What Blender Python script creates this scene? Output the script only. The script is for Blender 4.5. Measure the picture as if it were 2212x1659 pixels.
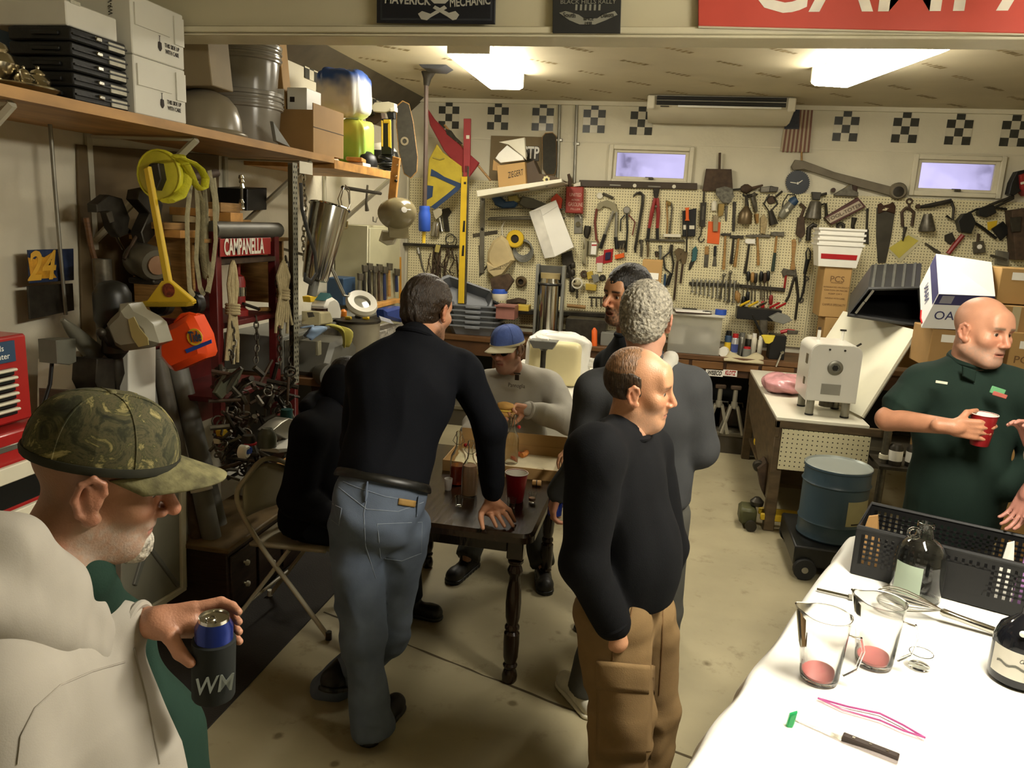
import bpy,bmesh,math,random
import numpy as np
from mathutils import Vector,Matrix,Euler
SC=bpy.context.scene
for _o in list(bpy.data.objects):bpy.data.objects.remove(_o)
COL=SC.collection
R_=math.radians
FPX,PITCH,YAW,ROLL,CAMH=1650.0,R_(11.86),R_(11.06),R_(2.95),2.08
_fw=Vector((-math.sin(YAW)*math.cos(PITCH),math.cos(YAW)*math.cos(PITCH),-math.sin(PITCH)))
_rt=Vector((math.cos(YAW),math.sin(YAW),0))
_dn=-_rt.cross(_fw)
_ix=math.cos(ROLL)*_rt -math.sin(ROLL)*_dn
_iy=math.sin(ROLL)*_rt +math.cos(ROLL)*_dn
CAMP=Vector((0,0,CAMH))
cam=bpy.data.objects.new('camera',bpy.data.cameras.new('camera'))
COL.objects.link(cam)
cam.matrix_world=Matrix(((_ix.x,-_iy.x,-_fw.x,0),(_ix.y,-_iy.y,-_fw.y,0),(_ix.z,-_iy.z,-_fw.z,CAMH),(0,0,0,1)))
cam.data.sensor_width=36;cam.data.lens=36*FPX/2212;cam.data.clip_start=.05
SC.camera=cam
SC.view_settings.view_transform='Standard';SC.view_settings.look='None'
SC.view_settings.exposure=0.0;SC.view_settings.gamma=1.0;SC.view_settings.use_curve_mapping=False
wd=bpy.data.worlds.new('dusk_sky');SC.world=wd;wd.use_nodes=True
_b=wd.node_tree.nodes['Background'];_b.inputs[0].default_value=(.60,.56,.80,1);_b.inputs[1].default_value=1.5
SC.cycles.max_bounces=8;SC.cycles.diffuse_bounces=3;SC.cycles.glossy_bounces=3;SC.cycles.transmission_bounces=8;SC.cycles.caustics_reflective=False
LAMP_W=41.0
LAMP_NEAR=88.0
LAMP_COL=(1.0,.935,.79)
def _ray(x,y):return _fw*FPX +_ix*(x-1106) +_iy*(y-829.5)
def atY(x,y,Y):r=_ray(x,y);return CAMP +r*(Y/r.y)
def atX(x,y,X):r=_ray(x,y);return CAMP +r*(X/r.x)
def atZ(x,y,Z):r=_ray(x,y);return CAMP +r*((Z-CAMH)/r.z)
def V(*a):return Vector(a)
_MATS={}
def S(h):
 h=h.lstrip('#');c=[int(h[i:i+2],16)/255 for i in (0,2,4)]
 return tuple(v/12.92 if v<=.04045 else ((v+.055)/1.055)**2.4 for v in c)
def mk(name,col,rough=.55,metal=0.,var=.18,vs=6.,bump=0.,bs=60.,trans=0.,alpha=1.,ior=1.45,coat=0.,spec=.5,emit=None,es=0.,stretch=None,sss=0.):
 if name in _MATS:return _MATS[name]
 if isinstance(col,str):col=S(col)
 m=bpy.data.materials.new(name);m.use_nodes=True
 nt=m.node_tree;N=nt.nodes;L=nt.links;b=N['Principled BSDF']
 b.inputs['Roughness'].default_value=rough;b.inputs['Metallic'].default_value=metal
 b.inputs['IOR'].default_value=ior;b.inputs['Specular IOR Level'].default_value=spec
 if trans:b.inputs['Transmission Weight'].default_value=trans
 if coat:b.inputs['Coat Weight'].default_value=coat;b.inputs['Coat Roughness'].default_value=.15
 if alpha<1:b.inputs['Alpha'].default_value=alpha
 if sss:b.inputs['Subsurface Weight'].default_value=sss;b.inputs['Subsurface Radius'].default_value=(.012,.005,.003)
 tc=N.new('ShaderNodeTexCoord');src=tc.outputs['Object']
 if stretch:
  mp=N.new('ShaderNodeMapping');mp.inputs['Scale'].default_value=stretch;L.new(src,mp.inputs[0]);src=mp.outputs[0]
 if var:
  n=N.new('ShaderNodeTexNoise');n.inputs['Scale'].default_value=vs;n.inputs['Detail'].default_value=5;L.new(src,n.inputs['Vector'])
  mx=N.new('ShaderNodeMix');mx.data_type='RGBA'
  mx.inputs[6].default_value=(*[c*(1-var) for c in col],1);mx.inputs[7].default_value=(*[min(1,c*(1+var)) for c in col],1)
  mr=N.new('ShaderNodeMapRange');mr.inputs[1].default_value=.3;mr.inputs[2].default_value=.7
  L.new(n.outputs[0],mr.inputs[0]);L.new(mr.outputs[0],mx.inputs[0]);L.new(mx.outputs[2],b.inputs['Base Color'])
 else:b.inputs['Base Color'].default_value=(*col,1)
 if bump:
  n2=N.new('ShaderNodeTexNoise');n2.inputs['Scale'].default_value=bs;n2.inputs['Detail'].default_value=3;L.new(src,n2.inputs['Vector'])
  bp=N.new('ShaderNodeBump');bp.inputs['Strength'].default_value=bump;bp.inputs['Distance'].default_value=.01
  L.new(n2.outputs[0],bp.inputs['Height']);L.new(bp.outputs[0],b.inputs['Normal'])
 if emit:b.inputs['Emission Color'].default_value=(*emit,1);b.inputs['Emission Strength'].default_value=es
 _MATS[name]=m;return m
def nodes_of(m):return m.node_tree.nodes,m.node_tree.links,m.node_tree.nodes['Principled BSDF']
def wood(name,col,dark=.55,scale=(2,2,22),rough=.5):
 if name in _MATS:return _MATS[name]
 return mk(name,col,rough,var=dark*.6,vs=3.5,bump=.15,bs=8,stretch=scale)
class MB:
 def __init__(s,T=None):s.v=[];s.f=[];s.m=[];s.T=T;s.mi=0
 def add(s,vs,fs):
  o=len(s.v)
  for p in vs:
   p=Vector(p);s.v.append(tuple(s.T @ p) if s.T is not None else tuple(p))
  for f in fs:s.f.append([i+o for i in f]);s.m.append(s.mi)
  return s
 def box(s,c,d,R=None,ch=0.):
  c=Vector(c);h=[x/2 for x in d];ch=min(ch,min(h)*.9)
  vs=[];fs=[];idx={}
  if ch<=0:
   for a in (-1,1):
    for b in (-1,1):
     for e in (-1,1):vs.append(Vector((a*h[0],b*h[1],e*h[2])))
   fs=[[0,1,3,2],[4,6,7,5],[0,4,5,1],[2,3,7,6],[0,2,6,4],[1,5,7,3]]
  else:
   for a in (-1,1):
    for b in (-1,1):
     for e in (-1,1):
      sg=(a,b,e)
      for ax in range(3):
       idx[(sg,ax)]=len(vs)
       vs.append(Vector([sg[i]*(h[i]-(0 if i==ax else ch)) for i in range(3)]))
      fs.append([idx[(sg,0)],idx[(sg,1)],idx[(sg,2)]])
   for ax in range(3):
    u,w=[i for i in range(3) if i!=ax]
    for sn in (-1,1):
     q=[]
     for (p1,p2) in ((-1,-1),(1,-1),(1,1),(-1,1)):
      sg=[0]*3;sg[ax]=sn;sg[u]=p1;sg[w]=p2;q.append(idx[(tuple(sg),ax)])
     fs.append(q)
    for p1 in (-1,1):
     for p2 in (-1,1):
      a=[0]*3;a[ax]=-1;a[u]=p1;a[w]=p2;b2=list(a);b2[ax]=1
      a=tuple(a);b2=tuple(b2);fs.append([idx[(a,u)],idx[(b2,u)],idx[(b2,w)],idx[(a,w)]])
  if R is not None:vs=[R @ p for p in vs]
  return s.add([p+c for p in vs],fs)
 def hexa(s,p):
  return s.add(p,[[3,2,1,0],[4,5,6,7],[0,1,5,4],[1,2,6,5],[2,3,7,6],[3,0,4,7]])
 def tube(s,pts,r,n=8,closed=False,caps=True,flat=1.):
  pts=[Vector(p) for p in pts];k=len(pts)
  rs=r if isinstance(r,(list,tuple)) else [r]*k
  vs=[];fs=[];prev=None
  for i,p in enumerate(pts):
   t=(pts[(i+1) % k]-pts[i-1]) if closed else (pts[min(i+1,k-1)]-pts[max(i-1,0)])
   if t.length<1e-9:t=Vector((0,0,1))
   t.normalize()
   if prev is None:
    a=Vector((0,0,1)) if abs(t.z)<.9 else Vector((1,0,0));u=t.cross(a).normalized()
   else:
    u=prev -t*prev.dot(t)
    u=u.normalized() if u.length>1e-6 else t.orthogonal().normalized()
   prev=u;w=t.cross(u)
   for j in range(n):
    an=2*math.pi*j/n;vs.append(p +u*(rs[i]*math.cos(an)) +w*(rs[i]*flat*math.sin(an)))
  for i in range(k if closed else k-1):
   for j in range(n):
    a=i*n+j;b=i*n+(j+1) % n;c=((i+1) % k)*n+(j+1) % n;d=((i+1) % k)*n+j;fs.append([a,b,c,d])
  if caps and not closed:fs.append(list(range(n))[::-1]);fs.append([(k-1)*n+j for j in range(n)])
  return s.add(vs,fs)
 def cyl(s,a,b,r0,r1=None,n=14,caps=True):return s.tube([a,b],[r0,r0 if r1 is None else r1],n,caps=caps)
 def lathe(s,prof,o=(0,0,0),ax=(0,0,1),n=20,xs=1.,ys=1.,close=True):
  o=Vector(o);q=Vector((0,0,1)).rotation_difference(Vector(ax).normalized());vs=[];fs=[]
  for r,z in prof:
   for j in range(n):
    an=2*math.pi*j/n;vs.append(o +q @ Vector((r*math.cos(an)*xs,r*math.sin(an)*ys,z)))
  for i in range(len(prof)-1):
   for j in range(n):
    fs.append([i*n+j,i*n+(j+1) % n,(i+1)*n+(j+1) % n,(i+1)*n+j])
  if close:
   if prof[0][0]>1e-6:fs.append(list(range(n))[::-1])
   if prof[-1][0]>1e-6:fs.append([(len(prof)-1)*n+j for j in range(n)])
  return s.add(vs,fs)
 def ell(s,c,r,R=None,n=14,m=8):
  c=Vector(c);r=(r,r,r) if isinstance(r,(int,float)) else r;vs=[];fs=[]
  for i in range(m+1):
   th=math.pi*i/m
   for j in range(n):
    ph=2*math.pi*j/n;p=Vector((r[0]*math.sin(th)*math.cos(ph),r[1]*math.sin(th)*math.sin(ph),r[2]*math.cos(th)))
    vs.append(c +(R @ p if R is not None else p))
  for i in range(m):
   for j in range(n):fs.append([i*n+j,(i+1)*n+j,(i+1)*n+(j+1) % n,i*n+(j+1) % n])
  return s.add(vs,fs)
 def torus(s,c,R,r,ax=(0,0,1),n=24,k=8,a0=0,a1=2*math.pi):
  c=Vector(c);q=Vector((0,0,1)).rotation_difference(Vector(ax).normalized());full=abs(a1-a0-2*math.pi)<1e-6
  pts=[c +q @ Vector((R*math.cos(a0+(a1-a0)*i/(n if full else n-1)),R*math.sin(a0+(a1-a0)*i/(n if full else n-1)),0)) for i in range(n)]
  return s.tube(pts,r,k,closed=full)
 def prism(s,pts,d,bev=0.):
  pts=[Vector(p) for p in pts];d=Vector(d);k=len(pts)
  nrm=d.normalized();cen=sum(pts,Vector())/k
  if bev<=0:rings=[pts,[p+d for p in pts]]
  else:
   ar=Vector()
   for i in range(k):ar +=(pts[i]-cen).cross(pts[(i+1) % k]-cen)
   sg=1 if ar.dot(nrm)>0 else -1;ins=[]
   for i in range(k):
    e0=(pts[i]-pts[i-1]).normalized();e1=(pts[(i+1) % k]-pts[i]).normalized()
    n0=nrm.cross(e0)*sg;n1=nrm.cross(e1)*sg;nn=n0+n1
    nn=nn/max(.5,nn.length_squared/2) if nn.length>1e-6 else n0
    ins.append(pts[i] +d +nn*bev)
   rings=[pts,[p +d -nrm*bev for p in pts],ins]
  vs=[p for r in rings for p in r];fs=[]
  for i in range(len(rings)-1):
   for j in range(k):fs.append([i*k+j,i*k+(j+1) % k,(i+1)*k+(j+1) % k,(i+1)*k+j])
  fs.append(list(range(k))[::-1]);fs.append([(len(rings)-1)*k+j for j in range(k)])
  return s.add(vs,fs)
 def grid(s,fn,nu,nv):
  vs=[fn(i/nu,j/nv) for i in range(nu+1) for j in range(nv+1)]
  fs=[[i*(nv+1)+j,(i+1)*(nv+1)+j,(i+1)*(nv+1)+j+1,i*(nv+1)+j+1] for i in range(nu) for j in range(nv)]
  return s.add(vs,fs)
 def build(s,name,mat,parent=None,label=None,cat=None,group=None,kind=None,smooth=38,thick=0,sub=0,org=None):
  me=bpy.data.meshes.new(name);o=bpy.data.objects.new(name,me)
  v=s.v
  if org is not None:org=Vector(org);v=[tuple(Vector(p)-org) for p in v];o.location=org
  me.from_pydata(v,[],s.f)
  for mm in (mat if isinstance(mat,(list,tuple)) else [mat]):me.materials.append(mm)
  me.polygons.foreach_set('material_index',s.m)
  bm=bmesh.new();bm.from_mesh(me);bmesh.ops.recalc_face_normals(bm,faces=bm.faces);bm.to_mesh(me);bm.free()
  if smooth:me.shade_smooth();me.set_sharp_from_angle(angle=R_(smooth))
  COL.objects.link(o)
  if parent is not None:o.parent=parent
  if thick:
   md=o.modifiers.new('thickness','SOLIDIFY');md.thickness=thick;md.offset=0
  if sub:
   md=o.modifiers.new('round','SUBSURF');md.levels=sub;md.render_levels=sub
  tag(o,label,cat,group,kind);return o
def hol(p,t=.003):return p+[(max(r-t,0),z+(t if i==0 or r<1e-6 else (t if z<.006 else 0))) for i,(r,z) in reversed(list(enumerate(p)))]
def tag(o,label=None,cat=None,group=None,kind=None):
 if label:o['label']=label
 if cat:o['category']=cat
 if group:o['group']=group
 if kind:o['kind']=kind
 return o
def thing(name,label,cat,loc=(0,0,0),rz=0.,group=None,R=None):
 o=bpy.data.objects.new(name,None);COL.objects.link(o);o.location=loc;o.empty_display_size=.05
 o.rotation_euler=R.to_euler() if R is not None else (0,0,rz)
 return tag(o,label,cat,group)
def dup(o,loc=None,rz=None,label=None,parent=None):
 c=o.copy();COL.objects.link(c)
 if parent is not None:c.parent=parent
 if loc is not None:c.location=loc
 if rz is not None:c.rotation_euler=(0,0,rz)
 if label:c['label']=label
 for ch in [x for x in bpy.data.objects if x.parent==o]:dup(ch,parent=c)
 return c
_TXT=[]
def text(s,loc,xdir,ydir,h,mat,parent,w=None,name='lettering',ext=.0006,shear=0.,align='CENTER',space=1.,bold=0.):
 cu=bpy.data.curves.new(name,'FONT');cu.body=s;cu.align_x=align;cu.align_y='CENTER';cu.extrude=ext;cu.shear=shear;cu.space_character=space
 cu.offset=bold
 cu.size=h*1.37;cu.resolution_u=3
 o=bpy.data.objects.new(name,cu);COL.objects.link(o);cu.materials.append(mat)
 x=Vector(xdir).normalized();y=Vector(ydir);y=(y-x*y.dot(x)).normalized();z=x.cross(y)
 o.matrix_basis=Matrix(((x.x,y.x,z.x,loc[0]),(x.y,y.y,z.y,loc[1]),(x.z,y.z,z.z,loc[2]),(0,0,0,1)))
 if parent is not None:o.parent=parent
 _TXT.append((o,w));return o
def finish_text():
 bpy.context.view_layer.update();dg=bpy.context.evaluated_depsgraph_get()
 for o,w in _TXT:
  me=bpy.data.meshes.new_from_object(o.evaluated_get(dg));n=bpy.data.objects.new(o.name+'_',me);COL.objects.link(n)
  n.parent=o.parent;mtx=o.matrix_basis.copy()
  if w and len(me.vertices):
   xs=[v.co.x for v in me.vertices];sx=w/max(1e-6,max(xs)-min(xs));mtx=mtx @ Matrix.Diagonal((sx,1,1,1))
  n.matrix_basis=mtx;nm=o.name;cu=o.data
  bpy.data.objects.remove(o);bpy.data.curves.remove(cu);n.name=nm.split('.')[0]
def px(pts,Y):return [atY(x,y,Y) for x,y in pts]
def pxx(pts,X):return [atX(x,y,X) for x,y in pts]
def trace(name,label,cat,parts,Y=None,X=None,group=None,kind=None):
 """parts: (part name, material, pixel outline | ('c',x,y,r px) | ('t',[pts],r px), thickness, offset, bevel)"""
 def P(x,y,off):return atY(x,y,Y-off) if Y is not None else atX(x,y,X+off)
 nrm=Vector((0,-1,0)) if Y is not None else Vector((1,0,0))
 def pxm(x,y):a=P(x,y,0);return (a-CAMP).dot(_fw)/FPX
 f=parts[0][2]
 pts0=f if not isinstance(f[0],str) else ([(f[1],f[2])] if f[0]=='c' else ([f[1],f[2]] if f[0]=='l' else f[1]))
 yb=max(p[1] for p in pts0);xb=sum(p[0] for p in pts0)/len(pts0)
 loc=P(xb,yb,0)
 root=None
 if len(parts)>1:root=thing(name,label,cat,loc,group=group)
 for q in parts:
  pn,mt,sh,th=q[:4];off=q[4] if len(q)>4 else 0;bev=q[5] if len(q)>5 else min(.004,th*.3)
  b=MB(Matrix.Translation(-loc))
  if sh[0]=='c':
   c=P(sh[1],sh[2],off);r=sh[3]*pxm(sh[1],sh[2])
   if len(sh)>4:
    r2=sh[4]*pxm(sh[1],sh[2]);b.lathe([(r2,0),(r,0),(r,th*.8),(r-th*.2,th),(r2,th),(r2,0)],c,nrm,24,close=False)
   else:b.lathe([(0,0),(r,0),(r,th*.7),(r*.85,th),(0,th)],c,nrm,22)
  elif sh[0]=='t':
   pl=[P(x,y,off) for x,y in sh[1]];rr=sh[2]
   k=pxm(*sh[1][0])
   rr=[v*k for v in rr] if isinstance(rr,(list,tuple)) else rr*k
   b.tube(pl,rr,sh[3] if len(sh)>3 else 8)
  elif sh[0]=='l':
   a,c=P(*sh[1],off),P(*sh[2],off);k=pxm(*sh[1]);ln=(c-a).length
   b.lathe([(r*k,t*ln) for r,t in sh[3]],a,c-a,18)
  else:b.prism([P(x,y,off) for x,y in sh],nrm*th,bev)
  if root is not None:b.build(pn,mt,root)
  else:
   o=b.build(name,mt,None,label,cat,group,kind);o.location=loc
 return root
WX,YB,CZ,HY,HZ=-2.85,8.1,3.32,3.3,2.84
XR,YR=5.2,-2.6
m_wall=mk('painted_block','#d4cdb4',.7,var=.10,vs=1.3,bump=.25,bs=35)
m_wall_l=mk('painted_block_left','#cfc8b2',.75,var=.12,vs=1.1,bump=.3,bs=30)
m_head=mk('header_paint','#cfc7a9',.55,var=.05,vs=1.2,bump=.05,bs=40)
m_flange=mk('header_flange','#d9d2b6',.35,var=.08,vs=4)
m_trim=mk('trim_paint','#d6cfb6',.5,var=.06)
m_floor=mk('concrete','#a09678',.62,var=.16,vs=1.6,bump=.12,bs=25)
def floor_extra():
 N,L,b=nodes_of(m_floor)
 base=b.inputs['Base Color'].links[0].from_socket
 tc=[n for n in N if n.type=='TEX_COORD'][0]
 n1=N.new('ShaderNodeTexNoise');n1.inputs['Scale'].default_value=5.5;n1.inputs['Detail'].default_value=8;n1.inputs['Roughness'].default_value=.7
 L.new(tc.outputs['Object'],n1.inputs['Vector'])
 r=N.new('ShaderNodeMapRange');r.inputs[1].default_value=.57;r.inputs[2].default_value=.72;L.new(n1.outputs[0],r.inputs[0])
 mx=N.new('ShaderNodeMix');mx.data_type='RGBA';mx.inputs[7].default_value=(*S('#5f5134'),1)
 f=N.new('ShaderNodeMath');f.operation='MULTIPLY';f.inputs[1].default_value=.55;L.new(r.outputs[0],f.inputs[0])
 L.new(f.outputs[0],mx.inputs[0]);L.new(base,mx.inputs[6])
 v=N.new('ShaderNodeTexVoronoi');v.inputs['Scale'].default_value=3.1;L.new(tc.outputs['Object'],v.inputs['Vector'])
 nn=N.new('ShaderNodeTexNoise');nn.inputs['Scale'].default_value=14;L.new(tc.outputs['Object'],nn.inputs['Vector'])
 ad=N.new('ShaderNodeMath');ad.operation='MULTIPLY_ADD';ad.inputs[1].default_value=.14;L.new(nn.outputs[0],ad.inputs[0]);L.new(v.outputs['Distance'],ad.inputs[2])
 r2=N.new('ShaderNodeMapRange');r2.inputs[1].default_value=.15;r2.inputs[2].default_value=.10;L.new(ad.outputs[0],r2.inputs[0])
 m2=N.new('ShaderNodeMix');m2.data_type='RGBA';m2.inputs[7].default_value=(*S('#6f6346'),1)
 L.new(r2.outputs[0],m2.inputs[0]);L.new(mx.outputs[2],m2.inputs[6]);L.new(m2.outputs[2],b.inputs['Base Color'])
floor_extra()
m_ceil=mk('ceiling_board','#bdb294',.6,var=.12,vs=1.2)
m_ceil2=mk('ceiling_near','#b9b091',.7,var=.08,vs=2)
m_metal=mk('galvanised','#8f8c80',.4,.75,var=.15,vs=9)
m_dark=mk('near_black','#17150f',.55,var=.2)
m_dkmetal=mk('dark_metal','#3a362e',.45,.55,var=.3,vs=20)
m_tmetal=mk('tool_steel','#5f5a4e',.42,.6,var=.3,vs=25)
m_steel=mk('bright_steel','#b9b6ac',.16,1.,var=.06)
m_chrome=mk('chrome','#d8d6cd',.08,1.,var=0)
m_white=mk('white_plastic','#e9e6da',.4,var=.04)
m_offwhite=mk('off_white','#d9d3bd',.5,var=.06)
m_black=mk('black_plastic','#121210',.42,var=.1)
m_rust=mk('rusty_iron','#4b3b2c',.7,.3,var=.35,vs=18)
m_redpaint=mk('red_paint','#8d2420',.42,var=.15)
m_card=mk('cardboard','#a27f4e',.75,var=.08,vs=5)
m_card2=mk('cardboard_pale','#b08c56',.75,var=.07,vs=4)
m_ink=mk('dark_ink','#2a2118',.7,var=0)
m_paper=mk('white_paper','#efece2',.7,var=.03)
m_oak=wood('handle_wood','#a07a45')
m_pine=wood('pine','#c08d4c',scale=(3,3,3))
m_dwood=wood('dark_wood','#3a2313',rough=.32)
m_yellow=mk('yellow_plastic','#d8b42a',.45,var=.08)
m_orange=mk('orange_plastic','#e0611f',.45,var=.06)
m_blue=mk('blue_plastic','#2b50ae',.45,var=.1)
m_green=mk('green_plastic','#2f8a4c',.45,var=.1)
m_red=mk('red_plastic','#a81f22',.4,var=.08)
m_grey=mk('grey_plastic','#77776f',.5,var=.08)
m_glass=mk('clear_glass',(.97,.98,.97),.02,var=0,trans=1.,ior=1.46)
def st(o):o['kind']='structure';return o
MB().box(((XR+WX)/2,(YB+YR)/2,-.05),(XR-WX+.4,YB-YR+.4,.1)).build('floor',m_floor,kind='structure',smooth=0)
MB().box((WX-.1,(YB+YR)/2,1.7),(.2,YB-YR+.4,3.6)).build('wall_left',m_wall_l,kind='structure',smooth=0)
MB().box((XR+.1,(YB+YR)/2,1.7),(.2,YB-YR+.4,3.6)).build('wall_right',m_wall,kind='structure',smooth=0)
MB().box(((XR+WX)/2,YR-.1,1.7),(XR-WX+.4,.2,3.6)).build('wall_front',m_wall,kind='structure',smooth=0)
W1=(atY(1318,350,YB).x,atY(1493,360,YB).x,atY(1400,394,YB).z,atY(1400,320,YB).z);W2=(atY(1972,375,YB).x,atY(2163,380,YB).x,W1[2],W1[3])
def back_wall():
 b=MB();x0,x1=WX-.2,XR+.2
 def bx(a,c,z0,z1):b.box(((a+c)/2,YB+.1,(z0+z1)/2),(c-a,.2,z1-z0))
 bx(x0,x1,-.1,W1[2]);bx(x0,x1,W1[3],3.5);bx(x0,W1[0],W1[2],W1[3]);bx(W1[1],W2[0],W1[2],W1[3]);bx(W2[1],x1,W1[2],W1[3])
 b.build('wall_back',m_wall,kind='structure',smooth=0)
back_wall()
def pane_mat():
 m=mk('window_film',(.86,.84,.95),.32,var=0,trans=1.,ior=1.15)
 N,L,b=nodes_of(m);tc=N.new('ShaderNodeTexCoord');n=N.new('ShaderNodeTexNoise');n.inputs['Scale'].default_value=9;n.inputs['Detail'].default_value=6
 L.new(tc.outputs['Object'],n.inputs['Vector']);r=N.new('ShaderNodeMapRange');r.inputs[1].default_value=.35;r.inputs[2].default_value=.62;r.inputs[3].default_value=.6;r.inputs[4].default_value=.3
 L.new(n.outputs[0],r.inputs[0]);L.new(r.outputs[0],b.inputs['Roughness']);return m
m_pane=pane_mat()
for i,w in enumerate((W1,W2)):
 cx,cz,ww,hh=(w[0]+w[1])/2,(w[2]+w[3])/2,w[1]-w[0],w[3]-w[2]
 t=tag(thing('window_%d' % (i+1),None,None,(cx,YB,cz)),kind='structure')
 f=MB()
 for sx in (-1,1):f.box((sx*(ww/2-.005),.0,0),(.045,.07,hh+.05),ch=.006)
 for sz in (-1,1):f.box((0,.0,sz*(hh/2-.0)),(ww-.05,.07,.045),ch=.006)
 f.build('window_frame',m_trim,t)
 f=MB()
 for sx in (-1,1):f.box((sx*(ww/2-.045),.01,0),(.04,.03,hh-.04),ch=.004)
 for sz in (-1,1):f.box((0,.01,sz*(hh/2-.035)),(ww-.12,.03,.03),ch=.004)
 f.build('sash',m_trim,t)
 MB().box((0,.02,0),(ww-.12,.006,hh-.09)).build('pane',m_pane,t,smooth=0)
 l=MB();l.box((0.02,-.035,-hh/2+.035),(.05,.03,.02),ch=.004);l.box((0,-.05,-hh/2+.045),(.075,.012,.008));l.build('latch',m_tmetal,t)
m_bark=mk('bark','#4a4452',.8,var=.2)
random.seed(5)
for i,x in enumerate((-2.4,-.9,.9,2.9,4.7,6.6)):
 b=MB();y=12.5+random.random()*3;b.tube([(x,y,0),(x+.1,y,2.5),(x-.05,y,6)],[.16,.13,.07],8)
 for k in range(9):
  z=2.6+random.random()*2.6;s=random.choice((-1,1));a=random.random()*1.2
  b.tube([(x,y,z),(x+s*.5,y-.2,z+.3*a),(x+s*1.3,y-.3,z+.8*a)],[.05,.035,.012],6)
 b.build('tree',m_bark,label=['bare tree seen at the far end of the first window','thin bare tree behind the first window pane','bare tree outside between the two windows','bare tree behind the second window pane','bare tree at the right edge outside the second window','farthest bare tree outside on the right'][i],cat='tree',group='trees outside')
MB().box((2,15,-.1),(40,13,.1)).build('ground_outside',mk('wet_leaves','#4f4538',.9,var=.3),kind='structure',smooth=0)
MB().box(((XR+WX)/2,(YB+HY)/2,CZ+.05),(XR-WX+.4,YB-HY+.4,.1)).build('ceiling',m_ceil,kind='structure',smooth=0)
MB().box(((XR+WX)/2,(HY+YR)/2,CZ+.25),(XR-WX+.4,HY-YR+.4,.1)).build('ceiling_near',m_ceil2,kind='structure',smooth=0)
mk_=MB();random.seed(12)
for iy in range(11):
 for ix in range(11):
  x,y=-2.5+.7*ix+.33*(iy % 2),3.7+.42*iy;c,sn=math.cos(R_(42)),math.sin(R_(42))
  for k in range(5):
   o_=(k-2)*.052;l=random.uniform(.02,.045);w=random.uniform(.018,.032)
   mk_.add([(x+c*(o_+a*l/2)-sn*b_*w,y+sn*(o_+a*l/2)+c*b_*w,CZ-.0012) for a,b_ in ((-1,-1),(1,-1),(1,1),(-1,1))],[[0,1,2,3]])
mk_.build('ceiling_print',mk('print_brown','#85734c',.7,var=.3,vs=9),None,kind='structure',smooth=0)
MB().box(((XR+WX)/2,HY+.07,(HZ+CZ+.4)/2),(XR-WX,.14,CZ+.4-HZ)).build('wall_header',m_head,kind='structure',smooth=0)
b=MB();b.box(((XR+WX)/2,HY-.012,HZ+.014),(XR-WX,.024,.028),ch=.004);b.box(((XR+WX)/2,HY+.07,HZ-.006),(XR-WX,.17,.012),ch=.003)
b.build('trim_1',m_flange,kind='structure')
m_dkbrown=mk('dark_brown','#4a4232',.7,var=.2)
b=MB();b.prism([(WX,HY+.2,CZ-.16),(WX+.18,HY+.2,CZ),(WX,HY+.2,CZ)],(0,YB-HY-.2,0));b.build('ceiling_strip',m_dkbrown,kind='structure',smooth=0)  # dark sloped strip where the left wall meets the ceiling
b=MB();b.box(((XR+WX)/2,YB-.02,CZ-.02),(XR-WX,.04,.04));b.build('trim_3',m_trim,kind='structure',smooth=0)
for i,z in enumerate((2.93,)):
 MB().box(((XR+WX)/2,YB-.003,z),(XR-WX,.006,.012)).build('trim_4',m_trim,kind='structure',smooth=0)
def joint(p,q,nm):
 p,q=Vector((*p,0)),Vector((*q,0));d=(q-p).normalized();n=Vector((-d.y,d.x,0));b=MB();k=24
 random.seed(3);l=[];r=[]
 for i in range(k+1):
  c=p.lerp(q,i/k)+n*random.uniform(-.006,.006);w=random.uniform(.003,.008);l.append(c+n*w+V(0,0,.0012));r.append(c-n*w+V(0,0,.0012))
 b.add(l+r,[[i,i+1,k+2+i,k+1+i] for i in range(k)]);b.build(nm,mk('joint_dirt','#4a3f2a',.9),kind='structure',smooth=0)
a1=atZ(700,1322,0);a2=atZ(1500,1640,0);joint((a1.x,a1.y),(a2.x,a2.y),'floor_joint_1')
m_lens=mk('lamp_lens',(1,1,1),.4,var=0,emit=LAMP_COL,es=LAMP_W)
m_lens2=mk('lamp_lens_near',(1,1,1),.4,var=0,emit=LAMP_COL,es=LAMP_NEAR)
m_lampbody=mk('lamp_housing','#e4e0d2',.45,var=0)
def ceiling_lamp(loc,rz,label,ln=1.22,wd_=.30,lens=None,z=CZ):
 t=thing('ceiling_lamp',label,'lamp',(loc[0],loc[1],z),rz,'fluorescent ceiling lamps')
 MB().box((0,0,-.02),(wd_*.8,ln+.02,.04),ch=.005).build('housing',m_lampbody,t)
 MB().prism([(-wd_/2,-ln/2,-.04),(wd_/2,-ln/2,-.04),(wd_/2,-ln/2,-.115),(wd_*.4,-ln/2,-.13),(-wd_*.4,-ln/2,-.13),(-wd_/2,-ln/2,-.115)],(0,ln,0)).build('diffuser',lens or m_lens,t,smooth=0)
 for s in (-1,1):MB().box((0,s*(ln/2+.012),-.045),(wd_*1.02,.022,.12),ch=.004).build('end_cap',m_lampbody,t)
 return t
ceiling_lamp((-1.5,6.1),R_(0),'glaring fluorescent ceiling lamp above the dark table side of the room')
ceiling_lamp((1.2,5.75),R_(14),'glaring fluorescent ceiling lamp above the white workbench')
ceiling_lamp((1.15,1.95),R_(14),'fluorescent ceiling lamp over the white tablecloth',lens=m_lens2,z=CZ-.38)
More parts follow.
